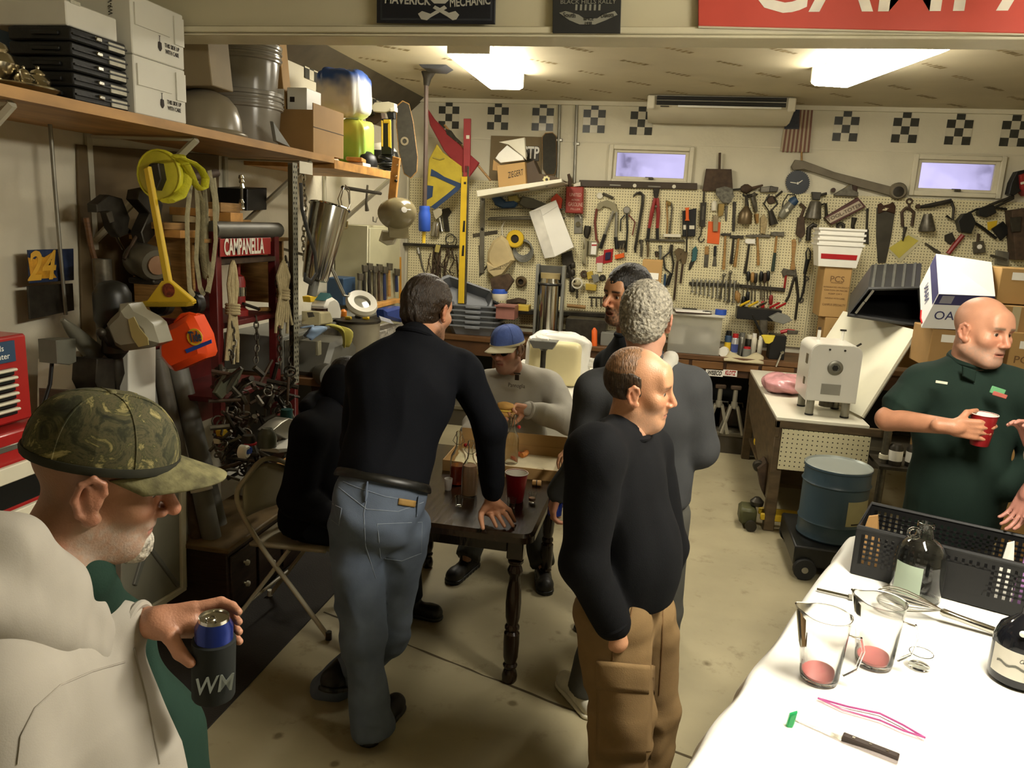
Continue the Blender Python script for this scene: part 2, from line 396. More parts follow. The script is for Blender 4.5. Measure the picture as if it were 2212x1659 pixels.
for s in (-1,1):MB().cyl((1.15-.1*s,1.95+.4*s,CZ-.38),(1.15-.1*s,1.95+.4*s,CZ+.2),.006).build('lamp_rod',m_metal,None,'thin rod hanging the near ceiling lamp, %s one' % ('far' if s>0 else 'near'),'rod')
SX,SZ=-2.2,2.445
def shY(x,X=SX):return atX(x,185+.2165*x,X).y
def shz(x,y,X=SX):return atX(x,y,X).z
sh=thing('long_shelf','long plywood wall shelf high along the left wall','shelf',(SX,3,SZ-.04))
ys0,ys1=-1.2,shY(722)
b=MB(Matrix.Translation((-SX,-3,-(SZ-.04))));b.box(((WX+SX)/2,(ys0+ys1)/2,SZ-.02),(SX-WX,ys1-ys0,.04));b.build('board',wood('shelf_ply','#b58a52',scale=(2,.7,2)),sh,smooth=0)
ye=shY(843)
b=MB(Matrix.Translation((-SX,-3,-(SZ-.04))));b.box(((WX+SX)/2,(ys1+ye)/2+.005,SZ-.045),(SX-WX,ye-ys1,.055));b.build('board',m_pine,sh,smooth=0)
def P0(t):return Matrix.Translation(-Vector(t.location))
for i,(xa,ya,xb,yb_) in enumerate([(420,300,372,328),(668,346,570,428),(845,384,760,440),(20,215,-60,260)]):
 p=atX(xa,ya,SX-.06);z=SZ-.05
 b=MB(P0(sh));b.tube([(SX-.05,p.y,z),(WX+.02,p.y,z-.5)],.018,6);b.box((WX+.32,p.y,z-.004),(.56,.03,.012));b.box((WX+.012,p.y,z-.27),(.016,.035,.56))
 b.build('bracket',mk('bracket_paint','#bdb8a2',.5,var=.1),sh)
def shelf_box(name,label,x0,x1,ytop,depth,mat,z0=SZ,X=SX-.02,cat='box',group=None,ch=.004,parent=None,xt=None):
 Y0,Y1=shY(x0,X),shY(x1,X);z1=shz(x0 if xt is None else xt,ytop,X);c=((X-depth/2),(Y0+Y1)/2,(z0+z1)/2)
 t=thing(name,label,cat,(c[0],c[1],z0),group=group)
 MB(P0(t)).box(c,(depth,Y1-Y0,z1-z0),ch=ch).build('box_body',mat,t,smooth=0)
 return t,Y0,Y1,z0,z1
t=thing('serving_tray','round silver serving tray at the near end of the shelf','tray',(-2.315,2.455,SZ))
m_silver=mk('tarnished_silver','#d6cdb6',.22,1.,var=.12,vs=10)
MB().lathe([(0,.010),(.09,.010),(.105,.015),(.125,.022),(.128,.019),(.105,.005),(.085,0),(0,0)],n=36,ys=1.1,xs=.88).build('dish',m_silver,t)
b=MB();b.tube([(.112*math.cos(a),.14*math.sin(a),.021) for a in [math.pi*i/18 for i in range(36)]],.004,6,closed=True);b.build('rim',m_silver,t)
def pot(name,label,loc,s,spout=True):
 t=thing(name,label,'teapot',loc,R_(-60),'silver tea set')
 MB().lathe([(0,0),(.04*s,0),(.045*s,.01*s),(.035*s,.018*s),(.065*s,.045*s),(.075*s,.075*s),(.06*s,.10*s),(.045*s,.112*s),(.05*s,.118*s),(.048*s,.12*s)],n=22).build('body',m_silver,t)
 l=MB();l.lathe([(.05*s,.118*s),(.04*s,.135*s),(.012*s,.148*s),(.01*s,.155*s),(.014*s,.165*s),(0,.172*s)],n=18);l.build('lid',m_silver,t)
 MB().torus((-.075*s,0,.075*s),.038*s,.006*s,(0,1,0),16,6).build('handle',m_silver,t)
 if spout:MB().tube([(.06*s,0,.05*s),(.1*s,0,.07*s),(.12*s,0,.12*s)],[.016*s,.012*s,.008*s],8).build('spout',m_silver,t)
pot('teapot','tall tarnished silver teapot on the round tray',(-2.36,2.40,SZ+.01),1.05)
pot('sugar_bowl','squat lidded silver sugar bowl on the round tray',(-2.29,2.515,SZ+.01),.55,False)
pot('cream_jug','small silver cream jug between teapot and sugar bowl',(-2.27,2.43,SZ+.01),.45)
t=thing('blue_bin','dark blue plastic bin standing on the shelf behind the teapot','bin',(-2.68,2.9,SZ))
m_dblue=mk('dark_blue','#2c4560',.5,var=.1)
MB().lathe([(0,0),(.11,0),(.13,.3),(.14,.3),(.14,.32),(.12,.32),(.1,.02),(0,.02)],n=24).build('bucket',m_dblue,t);MB().torus((0,0,.315),.138,.008).build('rim',m_dblue,t)
m_case=mk('case_black','#161614',.5,var=.15,bump=.2,bs=50)
m_lab=mk('paper_tag','#c8c4b2',.6,var=.1,vs=60)
Y0,Y1=shY(166,SX-.02),shY(284,SX-.02);ztop=shz(150,52,SX-.02);hc=(ztop-SZ)/5
wd5=['lowest','second from the bottom','middle','fourth from the bottom','topmost']
for i in range(5):
 t=thing('plastic_case','flat black plastic case, %s of the stack of five' % wd5[i],'case',(SX-.165,(Y0+Y1)/2,SZ+i*hc),group='black cases on the shelf')
 hw=(Y1-Y0)/2
 c=MB();c.box((0,0,hc*.5),(.27,2*hw,hc*.92),ch=.006);c.box((.137,0,hc*.5),(.012,2*hw-.01,.006));c.build('shell',m_case,t)
 MB().box((.137,hw*.6,hc*.45),(.006,hw*.6,hc*.55)).build('paper_label',m_lab,t,smooth=0)
 MB().box((.141,-hw*.1,hc*.62),(.016,.03,hc*.3),ch=.003).build('latch',m_steel,t)
 MB().box((.03,-hw-.004,hc*.5),(.12,.012,hc*.3),ch=.003).build('handle',m_black,t)
tw,*_=shelf_box('white_carton','plain white carton lying on top of the black cases',155,262,4,.36,m_white,z0=ztop+.002,X=SX-.05)
MB(P0(tw)).box((SX-.048,shY(200),ztop+.09),(.003,.05,.012)).build('print',m_lab,tw,smooth=0)
m_wbox=mk('white_carton_board','#e2dfd2',.6,var=.04,vs=3)
Yw0,Yw1=shY(293,SX-.01),shY(403,SX-.01);hb=shz(300,120,SX-.01)-SZ
for i in range(2):
 z0=SZ+i*hb;nm=('lower','upper')[i]
 t=thing('wine_carton','%s of two stacked white wine cartons beside the black cases' % nm,'box',(SX-.16,(Yw0+Yw1)/2,z0),group='white wine cartons');hw=(Yw1-Yw0)/2
 MB().box((0,0,hb/2),(.30,2*hw,hb-.002),ch=.004).build('box_body',m_wbox,t,smooth=0)
 fl=MB();fl.box((.154,-hw*.25,hb*.68),(.006,hw*1.3,hb*.36));fl.build('flap',m_wbox,t,smooth=0)
 fl=MB();fl.box((.154,hw*.78,hb*.66),(.006,hw*.38,hb*.5));fl.build('flap',m_wbox,t,smooth=0)
 text('THIS SIDE UP\nWITH CARE',(.1515,hw*.5,hb*.28),(0,1,0),(0,0,1),.018,m_ink,t,w=.1)
 g=MB();g.lathe([(.004,0),(.014,.012),(.012,.035),(.002,.038),(.002,.06),(.010,.062)],(.151,hw*.02,hb*.2),n=8,xs=.05);g.build('goblet_mark',m_ink,t)
 text('12 x 750 ml   W9-VG',(.06,-hw-.0012,hb*.5),(0,0,1),(-1,0,0),.022,m_ink,t,w=hb*.9)
c=Vector((SX-.22,shY(450,SX-.2),SZ))
t=thing('plastic_dome','grey-brown plastic dome lid resting rim down on the shelf','dome',c);m_dome=mk('smoked_plastic','#857b66',.28,var=.08)
MB().lathe([(.2,0),(.21,.006),(.2,.02),(.185,.03),(.18,.09),(.16,.15),(.12,.195),(.06,.22),(0,.225)],n=32).build('shell',m_dome,t);MB().torus((0,0,.01),.203,.009,n=32).build('rim',m_dome,t)
m_cardg=mk('grey_carton','#8a7a5c',.7,var=.08)
t=thing('taped_carton','brown carton with clear tape perched on the plastic dome','box',c+V(-.02,-.03,.218));RR=Euler((R_(3),R_(-4),R_(12))).to_matrix()
MB().box((0,0,.13),(.25,.3,.25),RR,.004).build('box_body',m_cardg,t,smooth=0)
MB().box((.03,.0,.255),(.26,.06,.004),RR).build('packing_tape',mk('packing_tape','#b8ab88',.15,var=.05),t,smooth=0)
m_bin=mk('grey_bin','#9a958a',.2,var=.25,vs=4)
c=Vector((SX-.34,shY(536,SX-.34),SZ))
for i,(z,lab) in enumerate(((0,'lower of two nested ridged grey plastic bins'),(.27,'upper ridged grey plastic bin with a shiny rim'))):
 t=thing('plastic_bin',lab,'bin',c+V(0,.02*i,z),group='grey bins on the shelf');s=1-.08*i
 MB().lathe([(0,0),(.17*s,0),(.19*s,.2),(.19*s,.215),(.205*s,.22),(.205*s,.25),(.2*s,.255),(.2*s,.285),(.21*s,.29),(.21*s,.31),(.195*s,.315),(.18*s,.3),(.16*s,.02),(0,.02)],n=32).build('bucket',m_bin,t)
 for z2 in (.235,.27,.305):MB().torus((0,0,z2),.205*s,.006,n=32,k=6).build('ridge',m_bin,t)
t=trace('metal_wedge','pale folded sheet leaning between bin and open carton','sheet',[('sheet',m_grey,[(583,262),(621,318),(590,305)],.02)],X=SX-.08)
X=SX-.01;y0,y1=shY(676,X),shY(741,X);zt=shz(676,222,X)
t=thing('open_carton','large open cardboard carton full of packages on the shelf','box',(X-.2-.05,(y0+y1)/2,SZ));hw=(y1-y0)/2;hh=zt-SZ
b=MB();b.box((.25,0,hh/2),(.006,2*hw,hh));b.build('side',m_card,t,smooth=0)
b=MB();b.box((-.25,0,hh/2),(.006,2*hw,hh));b.build('side',m_card,t,smooth=0)
b=MB();b.box((0,-hw,hh*.43),(.5,.006,hh*.86));b.build('side',m_card,t,smooth=0)
b=MB();b.box((0,hw,hh/2),(.5,.006,hh));b.build('side',m_card,t,smooth=0)
b=MB();b.box((0,0,.004),(.5,2*hw,.006));b.build('bottom',m_card,t,smooth=0)
MB().box((.254,0,hh*.52),(.002,2*hw,.004)).build('seam',m_ink,t,smooth=0)
p=Vector((X-.26,y0+.08,SZ+.02));t=thing('long_carton','tall narrow cardboard carton standing up out of the open carton','box',p)
MB().box((0,0,.35),(.10,.10,.70),Euler((R_(-3),R_(-7),0)).to_matrix(),.003).build('box_body',m_card2,t,smooth=0)
MB().box((.03,-.06,.3),(.06,.006,.1)).build('paper_label',m_paper,t,smooth=0)
p=Vector((X-.37,y0+.04,SZ+.012));t=thing('black_strap_handle','black plastic lever sticking up inside the open carton','handle',p)
MB().tube([(0,0,0),(0,.01,.28),(.03,-.02,.36),(.08,-.05,.33)],.017,8).build('lever',m_black,t);MB().box((0,0,.02),(.06,.05,.04),ch=.01).build('foot',m_black,t)
p=Vector((X-.12,y0+.13,SZ+.012));t=thing('small_white_carton','small white carton inside the open cardboard carton','box',p)
MB().box((0,0,.19),(.13,.2,.36),ch=.003).build('box_body',m_white,t,smooth=0);MB().box((-.03,-.101,.30),(.03,.003,.03)).build('barcode',m_ink,t,smooth=0)
def film(name,cols,th):
 m=mk(name,'#ffffff',.25,var=0);N,L,b=nodes_of(m);tc=N.new('ShaderNodeTexCoord');sp=N.new('ShaderNodeSeparateXYZ');L.new(tc.outputs['Object'],sp.inputs[0])
 n=N.new('ShaderNodeTexNoise');n.inputs['Scale'].default_value=7;L.new(tc.outputs['Object'],n.inputs['Vector'])
 a=N.new('ShaderNodeMath');a.operation='MULTIPLY_ADD';a.inputs[1].default_value=.22;L.new(n.outputs[0],a.inputs[0]);L.new(sp.outputs['Z'],a.inputs[2])
 cr=N.new('ShaderNodeValToRGB');cr.color_ramp.interpolation='EASE';e=cr.color_ramp.elements
 while len(e)<len(cols):e.new(.5)
 for i,(c,q) in enumerate(zip(cols,th)):e[i].position=q;e[i].color=(*S(c),1)
 L.new(a.outputs[0],cr.inputs[0]);L.new(cr.outputs[0],b.inputs['Base Color']);return m
def soft_pack(name,label,c,s,mat,seed,rz=0):
 rnd=np.random.default_rng(seed);b=MB();ph=rnd.uniform(0,6,6)
 def fn(u,v):
  th=math.pi*(v-.5);p=2*math.pi*u;e=.45
  sg=lambda x:math.copysign(abs(x)**e,x)
  r=1+.05*math.sin(3*p+ph[0])*math.cos(4*th+ph[1])+.03*math.sin(9*p+ph[2]+3*th)
  return (s[0]*sg(math.cos(th))*sg(math.cos(p))*r,s[1]*sg(math.cos(th))*sg(math.sin(p))*r,s[2]*sg(math.sin(th))*r+s[2])
 b.grid(fn,40,20);o=b.build(name,mat,None,label,'package','film packs on the shelf',smooth=80);o.location=c;o.rotation_euler=(0,0,rz);return o
p1=Vector((SX-.26,shY(768,SX-.2),SZ+.0))
soft_pack('towel_pack','bright green film pack standing on the shelf under the white pack',p1+V(.06,.0,0),(.12,.13,.165),film('film_green',['#8fc050','#6fae40','#a5cc58','#d7dc62'],[0,.1,.25,.36]),1)
soft_pack('towel_pack','bulging white, green and blue film pack of paper towels, glare painted in',p1+V(.03,-.14,.335),(.17,.17,.16),film('film_white_glare',['#7ab93f','#dfe6d0','#f2f2ec','#3d64b8'],[0,.13,.24,.40]),2)  # white part of the ramp also paints the glare on the film
m_helm=mk('helmet_white','#d8d2bf',.2,var=.15,vs=9)
p=Vector((SX-.25,shY(825,SX-.25),SZ-.018));t=thing('motorcycle_helmet','black and white motorcycle helmet at the far end of the shelf','helmet',p)
b=MB();b.lathe([(.11,0),(.13,.05),(.135,.12),(.12,.2),(.08,.245),(0,.265)],n=26);b.build('shell',m_helm,t)
b=MB();b.grid(lambda u,v:(.139*math.cos(R_(-110+130*u))*(1-.25*abs(v-.5)),.139*math.sin(R_(-110+130*u))*(1-.1*abs(v-.5)),.07+.12*v),14,6);b.build('visor',m_black,t,thick=.006)
MB().torus((0,0,.006),.11,.01,n=26).build('edge_roll',m_black,t)
p=Vector((SX-.1,shY(790,SX-.1),SZ-.018));t=thing('open_helmet','small dark half helmet lying in front of the full helmet','helmet',p)
MB().lathe([(.085,0),(.09,.04),(.075,.09),(.04,.12),(0,.13)],n=22).build('shell',m_black,t);MB().torus((0,0,.004),.085,.008,n=22).build('edge_roll',mk('tan_band','#7d6a45',.5),t)
for i,(mt,lab) in enumerate(((m_white,'lower white booklet at the shelf edge below the helmets'),(m_pine,'tan booklet on top of the white booklet at the shelf edge'))):
 p=atX(790-12*i,352-11*i,SX-.06);t=thing('booklet',lab,'book',(SX-.09,p.y,SZ-.018+.03*i),.05+.2*i,'booklets on the shelf')
 MB().box((0,0,.014),(.11,.26-.05*i,.028),ch=.003).build('cover',mt,t,smooth=0);MB().box((-.004,0,.014),(.106,.255-.05*i,.018)).build('pages',m_paper,t,smooth=0)
def shp(x,y,o=.12):return atX(x,y,SX-o)
p=shp(840,365);p.z=SZ-.018;t=thing('cable_reel','tangled black cable coil at the far shelf end','cable',p)
random.seed(2);b=MB()
for k in range(9):b.torus((random.uniform(-.01,.01),random.uniform(-.02,.02),.025+.013*k),.075+random.uniform(-.012,.012),.008,(random.uniform(-.25,.25),random.uniform(-.25,.25),1),22,6)
b.build('cable_reel_coils',m_black,t)
MB().tube([(-.05,0,.15),(.02,.02,.19),(.06,-.03,.13)],.004,6).build('loose_wire',mk('grey_wire','#8c8877',.5),t)
Ysc=shp(838,300).y
t=trace('caulk_gun','yellow and black gripped tool standing at the far shelf end','tool',[('body',m_black,[(829,258),(850,258),(851,335),(828,335)],.05),('grip',m_yellow,[(828,262),(832,262),(832,318),(828,318)],.052,.004),('grip',m_yellow,[(842,270),(849,262),(850,322),(843,318)],.052,.004),('band',m_yellow,[(833,260),(848,260),(848,268),(833,268)],.053,.004)],Y=Ysc)
t=trace('heat_gun','white pistol-shaped hand tool lying over the black yellow tool','tool',[('body',m_offwhite,[(808,232),(815,224),(845,222),(858,226),(858,238),(838,245),(812,243)],.06),('nozzle',m_dkmetal,('l',(808,242),(796,247),[(6,0),(6,1)]),.03),('handle',m_black,[(838,243),(855,240),(856,258),(842,258)],.04),('clip',m_white,[(848,236),(859,234),(859,243),(849,244)],.065)],Y=Ysc)
t=trace('brown_hat','dark brown cloth cap hung behind the white hand tool','cap',[('crown',m_rust,[(797,252),(805,244),(832,246),(834,262),(820,272),(800,268)],.09)],Y=Ysc+.1)
m_grip=mk('grip_tape','#3f3c33',.9,var=.15,vs=30)
def skate(label,pts,Y,out,extra=[]):
 t=trace('skateboard',label,'skateboard',[('deck',m_oak,pts,.012),('grip_tape',m_grip,[((x-out[0])*.94+out[0],(y-out[1])*.97+out[1]) for x,y in pts],.003,.013)]+extra,Y=Y,group='skateboards on the walls');return t
sk=skate('worn skateboard deck leaning at the far end of the shelf',[(857,228),(870,217),(884,224),(893,262),(903,340),(901,372),(888,386),(873,376),(862,330),(856,270)],6.6,(880,300),[('emblem',mk('worn_emblem','#8a7f66',.6),('c',874,305,9,5),.004,.016)])
trace('wooden_strap','brown wooden upright strip with bolt holes at the shelf end','strip',[('strip',m_pine,[(851,338),(866,342),(858,425),(862,500),(842,500),(841,425)],.03),('bolt',m_steel,('c',858,357,2.4),.01,.03),('bolt',m_steel,('c',856,381,2.4),.01,.03),('bolt',m_dkmetal,('c',856,391,3),.02,.03)],Y=5.62)
t=thing('tan_helmet','shiny tan hard hat with a small badge hanging from the wooden strip','helmet',atY(858,462,5.5));q=Euler((R_(74),0,R_(40))).to_matrix().to_4x4()
b=MB(q);b.lathe([(.145,-.02),(.14,0),(.135,.05),(.11,.105),(.06,.138),(0,.148)],n=28,ys=.82);b.build('shell',mk('tan_gloss','#8f8463',.16,var=.1,coat=.3),t)
b=MB(q);b.box((0,-.135,.0),(.16,.1,.012),ch=.005);b.build('brim',mk('tan_gloss','',0),t)
b=MB(q);b.lathe([(0,.15),(.022,.148),(.022,.143),(0,.143)],(0,-.01,.001),n=14);b.build('badge',m_paper,t)
trace('cloth_bag','small white cloth bag with black lettering hanging under the tan helmet','bag',[('bag',mk('cloth_white','#cfc8ae',.85,var=.08,bump=.3,bs=15),[(828,497),(858,499),(862,512),(853,528),(838,530),(821,520)],.04,0,.012),('cord',m_offwhite,('t',[(842,500),(850,470)],1.5),0,.0)],Y=5.55)
m_cream=mk('cream_webbing','#8f8767',.85,var=.2,vs=30,bump=.5,bs=120)
hY=lambda x,y=560,X=-2.25:atX(x,y,X).y
t=thing('webbing_straps','faded cream webbing straps hanging in long loops under the shelf','strap',atX(435,372,-2.25))
for i,pl in enumerate([[(412,395),(404,470),(406,560),(410,625),(418,640)],[(424,380),(428,470),(424,560),(432,620),(440,638)],[(438,372),(446,450),(446,540),(452,612),(447,632)],[(452,368),(463,430),(466,520),(458,590),(450,632)],[(416,382),(436,440),(434,530),(444,600)],[(460,372),(470,450),(462,560),(440,600)]]):
 b=MB(P0(t));b.tube([atX(x,y,-2.25-.03*(i % 3)) for x,y in pl],.018,8,flat=.3);b.build('strap',m_cream,t)
b=MB(P0(t));b.cyl(atX(405,385,-2.28),atX(468,374,-2.28),.02);b.build('hanger',m_rust,t)
t=trace('yellow_disc','round translucent yellow plastic lid hanging under the shelf','lid',[('disc',mk('dull_yellow','#cdc43c',.35,var=.18,vs=12),('c',348,378,53),.02),('rim',mk('bright_yellow','#d8d23a',.4,var=.05),('c',348,378,54,50),.022),('hub',m_dkmetal,('c',345,365,12),.05),('bracket',m_dkmetal,[(338,356),(354,354),(360,388),(350,412),(342,396)],.04,.02)],Y=hY(348,378)+.1)
t=thing('yellow_tow_strap','bright yellow webbing tow strap with a sewn loop','strap',atX(410,345,-2.18));m_ys=mk('yellow_webbing','#d6d238',.7,var=.1,bump=.4,bs=90)
b=MB(P0(t));b.tube([atX(x,y,-2.18) for x,y in [(384,338),(400,345),(418,352),(434,365),(444,385),(442,405),(432,409),(420,396),(412,375),(402,355)]],.022,8,flat=.3);b.build('loop',m_ys,t)
b=MB(P0(t));b.tube([atX(x,y,-2.22) for x,y in [(384,336),(396,360),(398,395),(385,425),(362,434)]],.04,8,flat=.3);b.build('bight',m_ys,t)
Yp=hY(367,620)-.04
t=trace('floor_scraper','yellow long-handled scraper with a triangular head hanging under the shelf','scraper',[('handle',m_yellow,[(316,365),(327,360),(373,608),(360,612)],.022),('head',m_yellow,[(357,606),(374,606),(424,648),(424,655),(312,655),(314,650),(326,648)],.03),('lip',mk('yellow_dark','#a88c1c',.5),[(311,651),(424,651),(418,660),(315,661)],.06,.005),('sticker',mk('scraper_sticker','#7a3520',.6,var=.6,vs=60),('c',364,627,15),.002,.032)],Y=Yp)
m_tide=mk('orange_bottle','#f0501e',.3,var=.05)
Yt=hY(420,740)-.1
t=trace('detergent_bottle','orange plastic laundry detergent bottle hanging upside by its handle','bottle',[('bottle',m_tide,[(374,712),(383,700),(405,690),(428,676),(441,679),(462,720),(470,758),(466,768),(402,796),(390,790),(370,765),(368,745)],.11,0,.03),('handle',m_tide,('t',[(378,716),(380,695),(393,681),(410,678),(425,682)],4.5),.03,.06),('emblem_ring',mk('label_yellow','#f2c230',.4),('c',421,728,18,14),.003,.111),('emblem_disc',mk('label_orange','#f58220',.4),('c',421,728,14),.002,.111),('label_band',m_blue,[(400,755),(457,733),(458,741),(404,763)],.003,.111)],Y=Yt)
o=text('Tide',atY(421,728,Yt-.116)-Vector(t.location),(1,.05,.16),(-.2,0,1),.05,m_dblue,t,w=.062,bold=.0015)
t=trace('plastic_jug','grey translucent plastic jug with a cream label tilted beside the orange bottle','jug',[('jug',mk('milky_grey','#8b8775',.3,var=.12),[(262,695),(270,684),(287,668),(290,652),(308,652),(318,668),(345,682),(360,695),(373,735),(352,745),(300,752),(280,740)],.12,0,.03),('paper_label',mk('cream_label','#a89a62',.6,var=.1),[(277,690),(290,684),(302,708),(320,730),(322,745),(300,750),(285,728)],.003,.121)],Y=hY(315,700)-.02)
for lx,lab in ((422,'black wheel hanging behind the yellow scraper head'),(355,'black wheel under the scraper beside the grey jug')):
 trace('rubber_roller',lab,'wheel',[('tyre',m_black,('c',lx,655,26,12),.05),('hub',m_dkmetal,('c',lx,655,12),.06)],Y=hY(lx,655)+.1,group='black wheels under the shelf')
t=trace('steel_conduit','galvanised conduit running down the left wall','pipe',[('pipe',m_metal,('t',[(106,240),(118,400),(128,520),(142,680)],4.2),0)],X=WX+.12)
trace('plywood_panel','brown hardboard panel on the left wall behind hanging tools','panel',[('panel',mk('hardboard','#6d5c3f',.7,var=.2,vs=2),[(163,312),(470,335),(470,880),(180,900)],.012)],X=WX+.005)
t=trace('number_plate','small printed plate with a yellow number 24 on the left wall','sign',[('plate',mk('race_plate','#26324e',.4,var=.5,vs=25),[(58,540),(157,537),(158,605),(62,612)],.006),('flame',mk('flame_yellow','#c08a24',.5,var=.3,vs=30),[(60,556),(75,560),(82,552),(95,556),(112,545),(108,560),(118,570),(110,582),(122,600),(90,602),(66,598)],.002,.007)],X=WX+.09)
text('24',atX(88,577,WX+.1)-Vector(t.location),(.0,1,0),(0,0,1),.13,mk('plate_gold','#d9a638',.5),t,w=.17,shear=.25,bold=.004)
trace('dark_plate','dark stained metal plate under the number plate','plate',[('plate',m_dkmetal,[(57,618),(155,612),(158,670),(62,690)],.008)],X=WX+.09)
t=thing('drill_press','dark bench drill press with a rounded motor cover beside the left wall','drill press',atX(245,700,-2.45))
q=P0(t);b=MB(q);b.lathe([(.0,0),(.065,0),(.08,.03),(.08,.15),(.06,.19),(.03,.205),(0,.21)],atX(246,705,-2.45),n=26);b.build('motor_cover',mk('machine_black','#23231f',.4,var=.2),t)
b=MB(q);p=atX(246,712,-2.4);b.lathe([(.05,-.02),(.055,-.1),(.03,-.13),(.034,-.2),(.02,-.24),(.012,-.26),(.004,-.33)],p,n=18);b.build('chuck',m_dkmetal,t)
b=MB(q);b.box(p+V(.03,0,-.03),(.08,.1,.1),ch=.01);b.build('gear_head',m_dkmetal,t)
b=MB(q);b.box(p+V(.075,0,-.02),(.004,.05,.012));b.build('red_plate',m_red,t)
b=MB(q);b.cyl(p+V(-.14,.12,-.75),p+V(-.14,.12,.3),.04);b.build('column',m_tmetal,t)
b=MB(q);b.box(p+V(-.05,.02,-.72),(.4,.34,.05),ch=.01);b.build('base_plate',m_dkmetal,t)
b=MB(q);b.tube([p+V(.02,-.06,-.06),p+V(.1,-.2,.02)],.008);b.ell(p+V(.1,-.2,.02),.02);b.build('feed_handle',m_dkmetal,t)
trace('iron_tool','dark iron tool with a chrome shaft hanging on the hardboard panel','tool',[('frame',m_dkmetal,[(188,440),(215,420),(245,428),(262,470),(258,490),(270,500),(240,512),(225,492),(215,455),(190,458)],.05),('window',m_tmetal,[(228,460),(240,455),(246,478),(236,482)],.004,.051),('shaft',m_steel,('t',[(248,506),(265,538)],3.4),0,.02)],X=-2.62)
trace('leather_mallet','long brown wooden handle slanting across the hardboard panel','handle',[('handle',wood('brown_handle','#5c3f24'),('t',[(186,470),(196,530),(212,590),(228,640)],[6,6,7,8]),0)],X=-2.6)
t=thing('electric_motor','small steel electric motor with a copper face in the dark under the shelf','motor',atX(345,552,-2.45));b=MB();b.lathe([(.0,0),(.075,0),(.085,.02),(.085,.15),(.07,.18),(0,.18)],(-.1,-.03,-.02),(.9,-.45,-.1),22);b.build('housing',mk('motor_grey','#6a6658',.35,.5,var=.2),t)
b=MB();b.lathe([(0,0),(.045,0),(.045,.012),(0,.014)],(.061,-.11,-.038),(.9,-.45,-.1),18);b.build('end_face',mk('copper_face','#8d6a4c',.5,var=.2),t)
b=MB();b.box((-.03,-.06,-.12),(.14,.1,.03),ch=.006);b.build('foot',m_dkmetal,t)
trace('dark_vise','dark iron clamp half hidden behind the yellow disc','clamp',[('body',m_dkmetal,[(276,410),(300,405),(330,440),(318,500),(290,530),(282,500),(300,460),(272,430)],.06),('screw',m_rust,('t',[(268,560),(300,500)],4),0,.02)],X=-2.55)
Xc=-2.12;m_chest=mk('chest_red','#a3211f',.35,var=.06,coat=.4)
def chest():
 Y1c=atX(72,900,Xc).y;zt=atX(70,718,Xc).z;zm=atX(82,905,Xc).z
 t=thing('tool_chest','red steel tool chest with many thin drawers at the left edge','tool chest',(Xc-.25,Y1c-.4,0));q=P0(t)
 for (z0,z1,nm,dx,n) in ((zm+.01,zt,'top_chest',0,6),(.1,zm,'roller_cabinet',.05,7)):
  b=MB(q);b.box((Xc-.24+dx,Y1c-.36+dx/2,(z0+z1)/2),(.48,.72+dx,z1-z0),ch=.008);cab=b.build(nm,m_chest,t)
  head=.105 if dx==0 else .10;hh=(z1-z0-head-.03)/n
  for k in range(n):
   zz=z1-head-hh*(k+.5);b=MB();b.box((Xc+dx+.004,Y1c-.37+dx/2,zz),(.012,.60+dx,hh*.9),ch=.003);dr=b.build('drawer',m_black,cab);dr.matrix_parent_inverse=Matrix();dr.location=-Vector(t.location)
   b=MB(q);b.box((Xc+dx+.016,Y1c-.37+dx/2,zz+hh*.3),(.02,.60+dx,hh*.36),ch=.004);b.build('drawer_pull',m_offwhite,cab)
 b=MB(q);b.box((Xc+.004,Y1c-.19,zt-.05),(.008,.26,.07));s=b.build('sticker',m_dblue,t,smooth=0)
 b=MB(q);b.box((Xc+.005,Y1c-.29,zt-.05),(.009,.05,.07));b.build('sticker',m_yellow,t,smooth=0)
 text('Shop Tools\nService Center',Vector((Xc+.009,Y1c-.17,zt-.05))-Vector(t.location),(0,1,0),(0,0,1),.02,m_paper,t,w=.17)
 b=MB(q);b.box((Xc+.053,Y1c-.18,zm-.05),(.006,.2,.02),ch=.002);b.build('name_badge',m_metal,t)
 for s in (-1,1):
  for u in (-1,1):b=MB(q);b.cyl((Xc-.24+.16*s-.02,Y1c-.35+.3*u,.05),(Xc-.24+.16*s+.02,Y1c-.35+.3*u,.05),.05);b.build('caster',m_black,t)
chest()
trace('white_carton','white carton on the floor stack behind the red tool chest','box',[('carton',m_wbox,[(82,775),(150,790),(152,905),(80,905)],.2,0,.004)],X=-2.75)
trace('white_carton','white carton standing between the grey tubes and the tool chest','box',[('carton',m_wbox,[(198,742),(262,740),(262,905),(200,905)],.2,0,.004)],X=-2.7)
trace('switch_box','grey steel switch box on the left wall with a cable','box',[('box',mk('switch_grey','#6e6e62',.5),[(82,732),(126,728),(127,778),(112,785),(85,782)],.09),('cable',m_black,('t',[(112,785),(108,830),(92,880),(84,905)],4),0,.04)],X=-2.55)
trace('cone_tube','tapered grey sheet-metal tube leaning behind the tool chest','tube',[('tube',mk('duct_grey','#7c7a6c',.4,.4,var=.1),('l',(134,690),(206,766),[(5,0),(14,.3),(23,.95),(23,1),(20,1)]),0)],X=-2.5)
trace('bench_grinder','dark bench grinder wheel beside the cone tube','grinder',[('wheel',m_dkmetal,('c',222,722,14),.06),('hose',m_black,('t',[(196,772),(203,800),(198,840),(180,880)],8),0,.01),('body',m_dkmetal,[(158,770),(196,770),(200,850),(175,860),(155,820)],.12)],X=-2.5)
trace('brown_crate','low brown wooden crate below the white carton by the tool chest','crate',[('crate',wood('crate_brown','#4b3423'),[(84,838),(165,842),(168,905),(85,905)],.22)],X=-2.6)
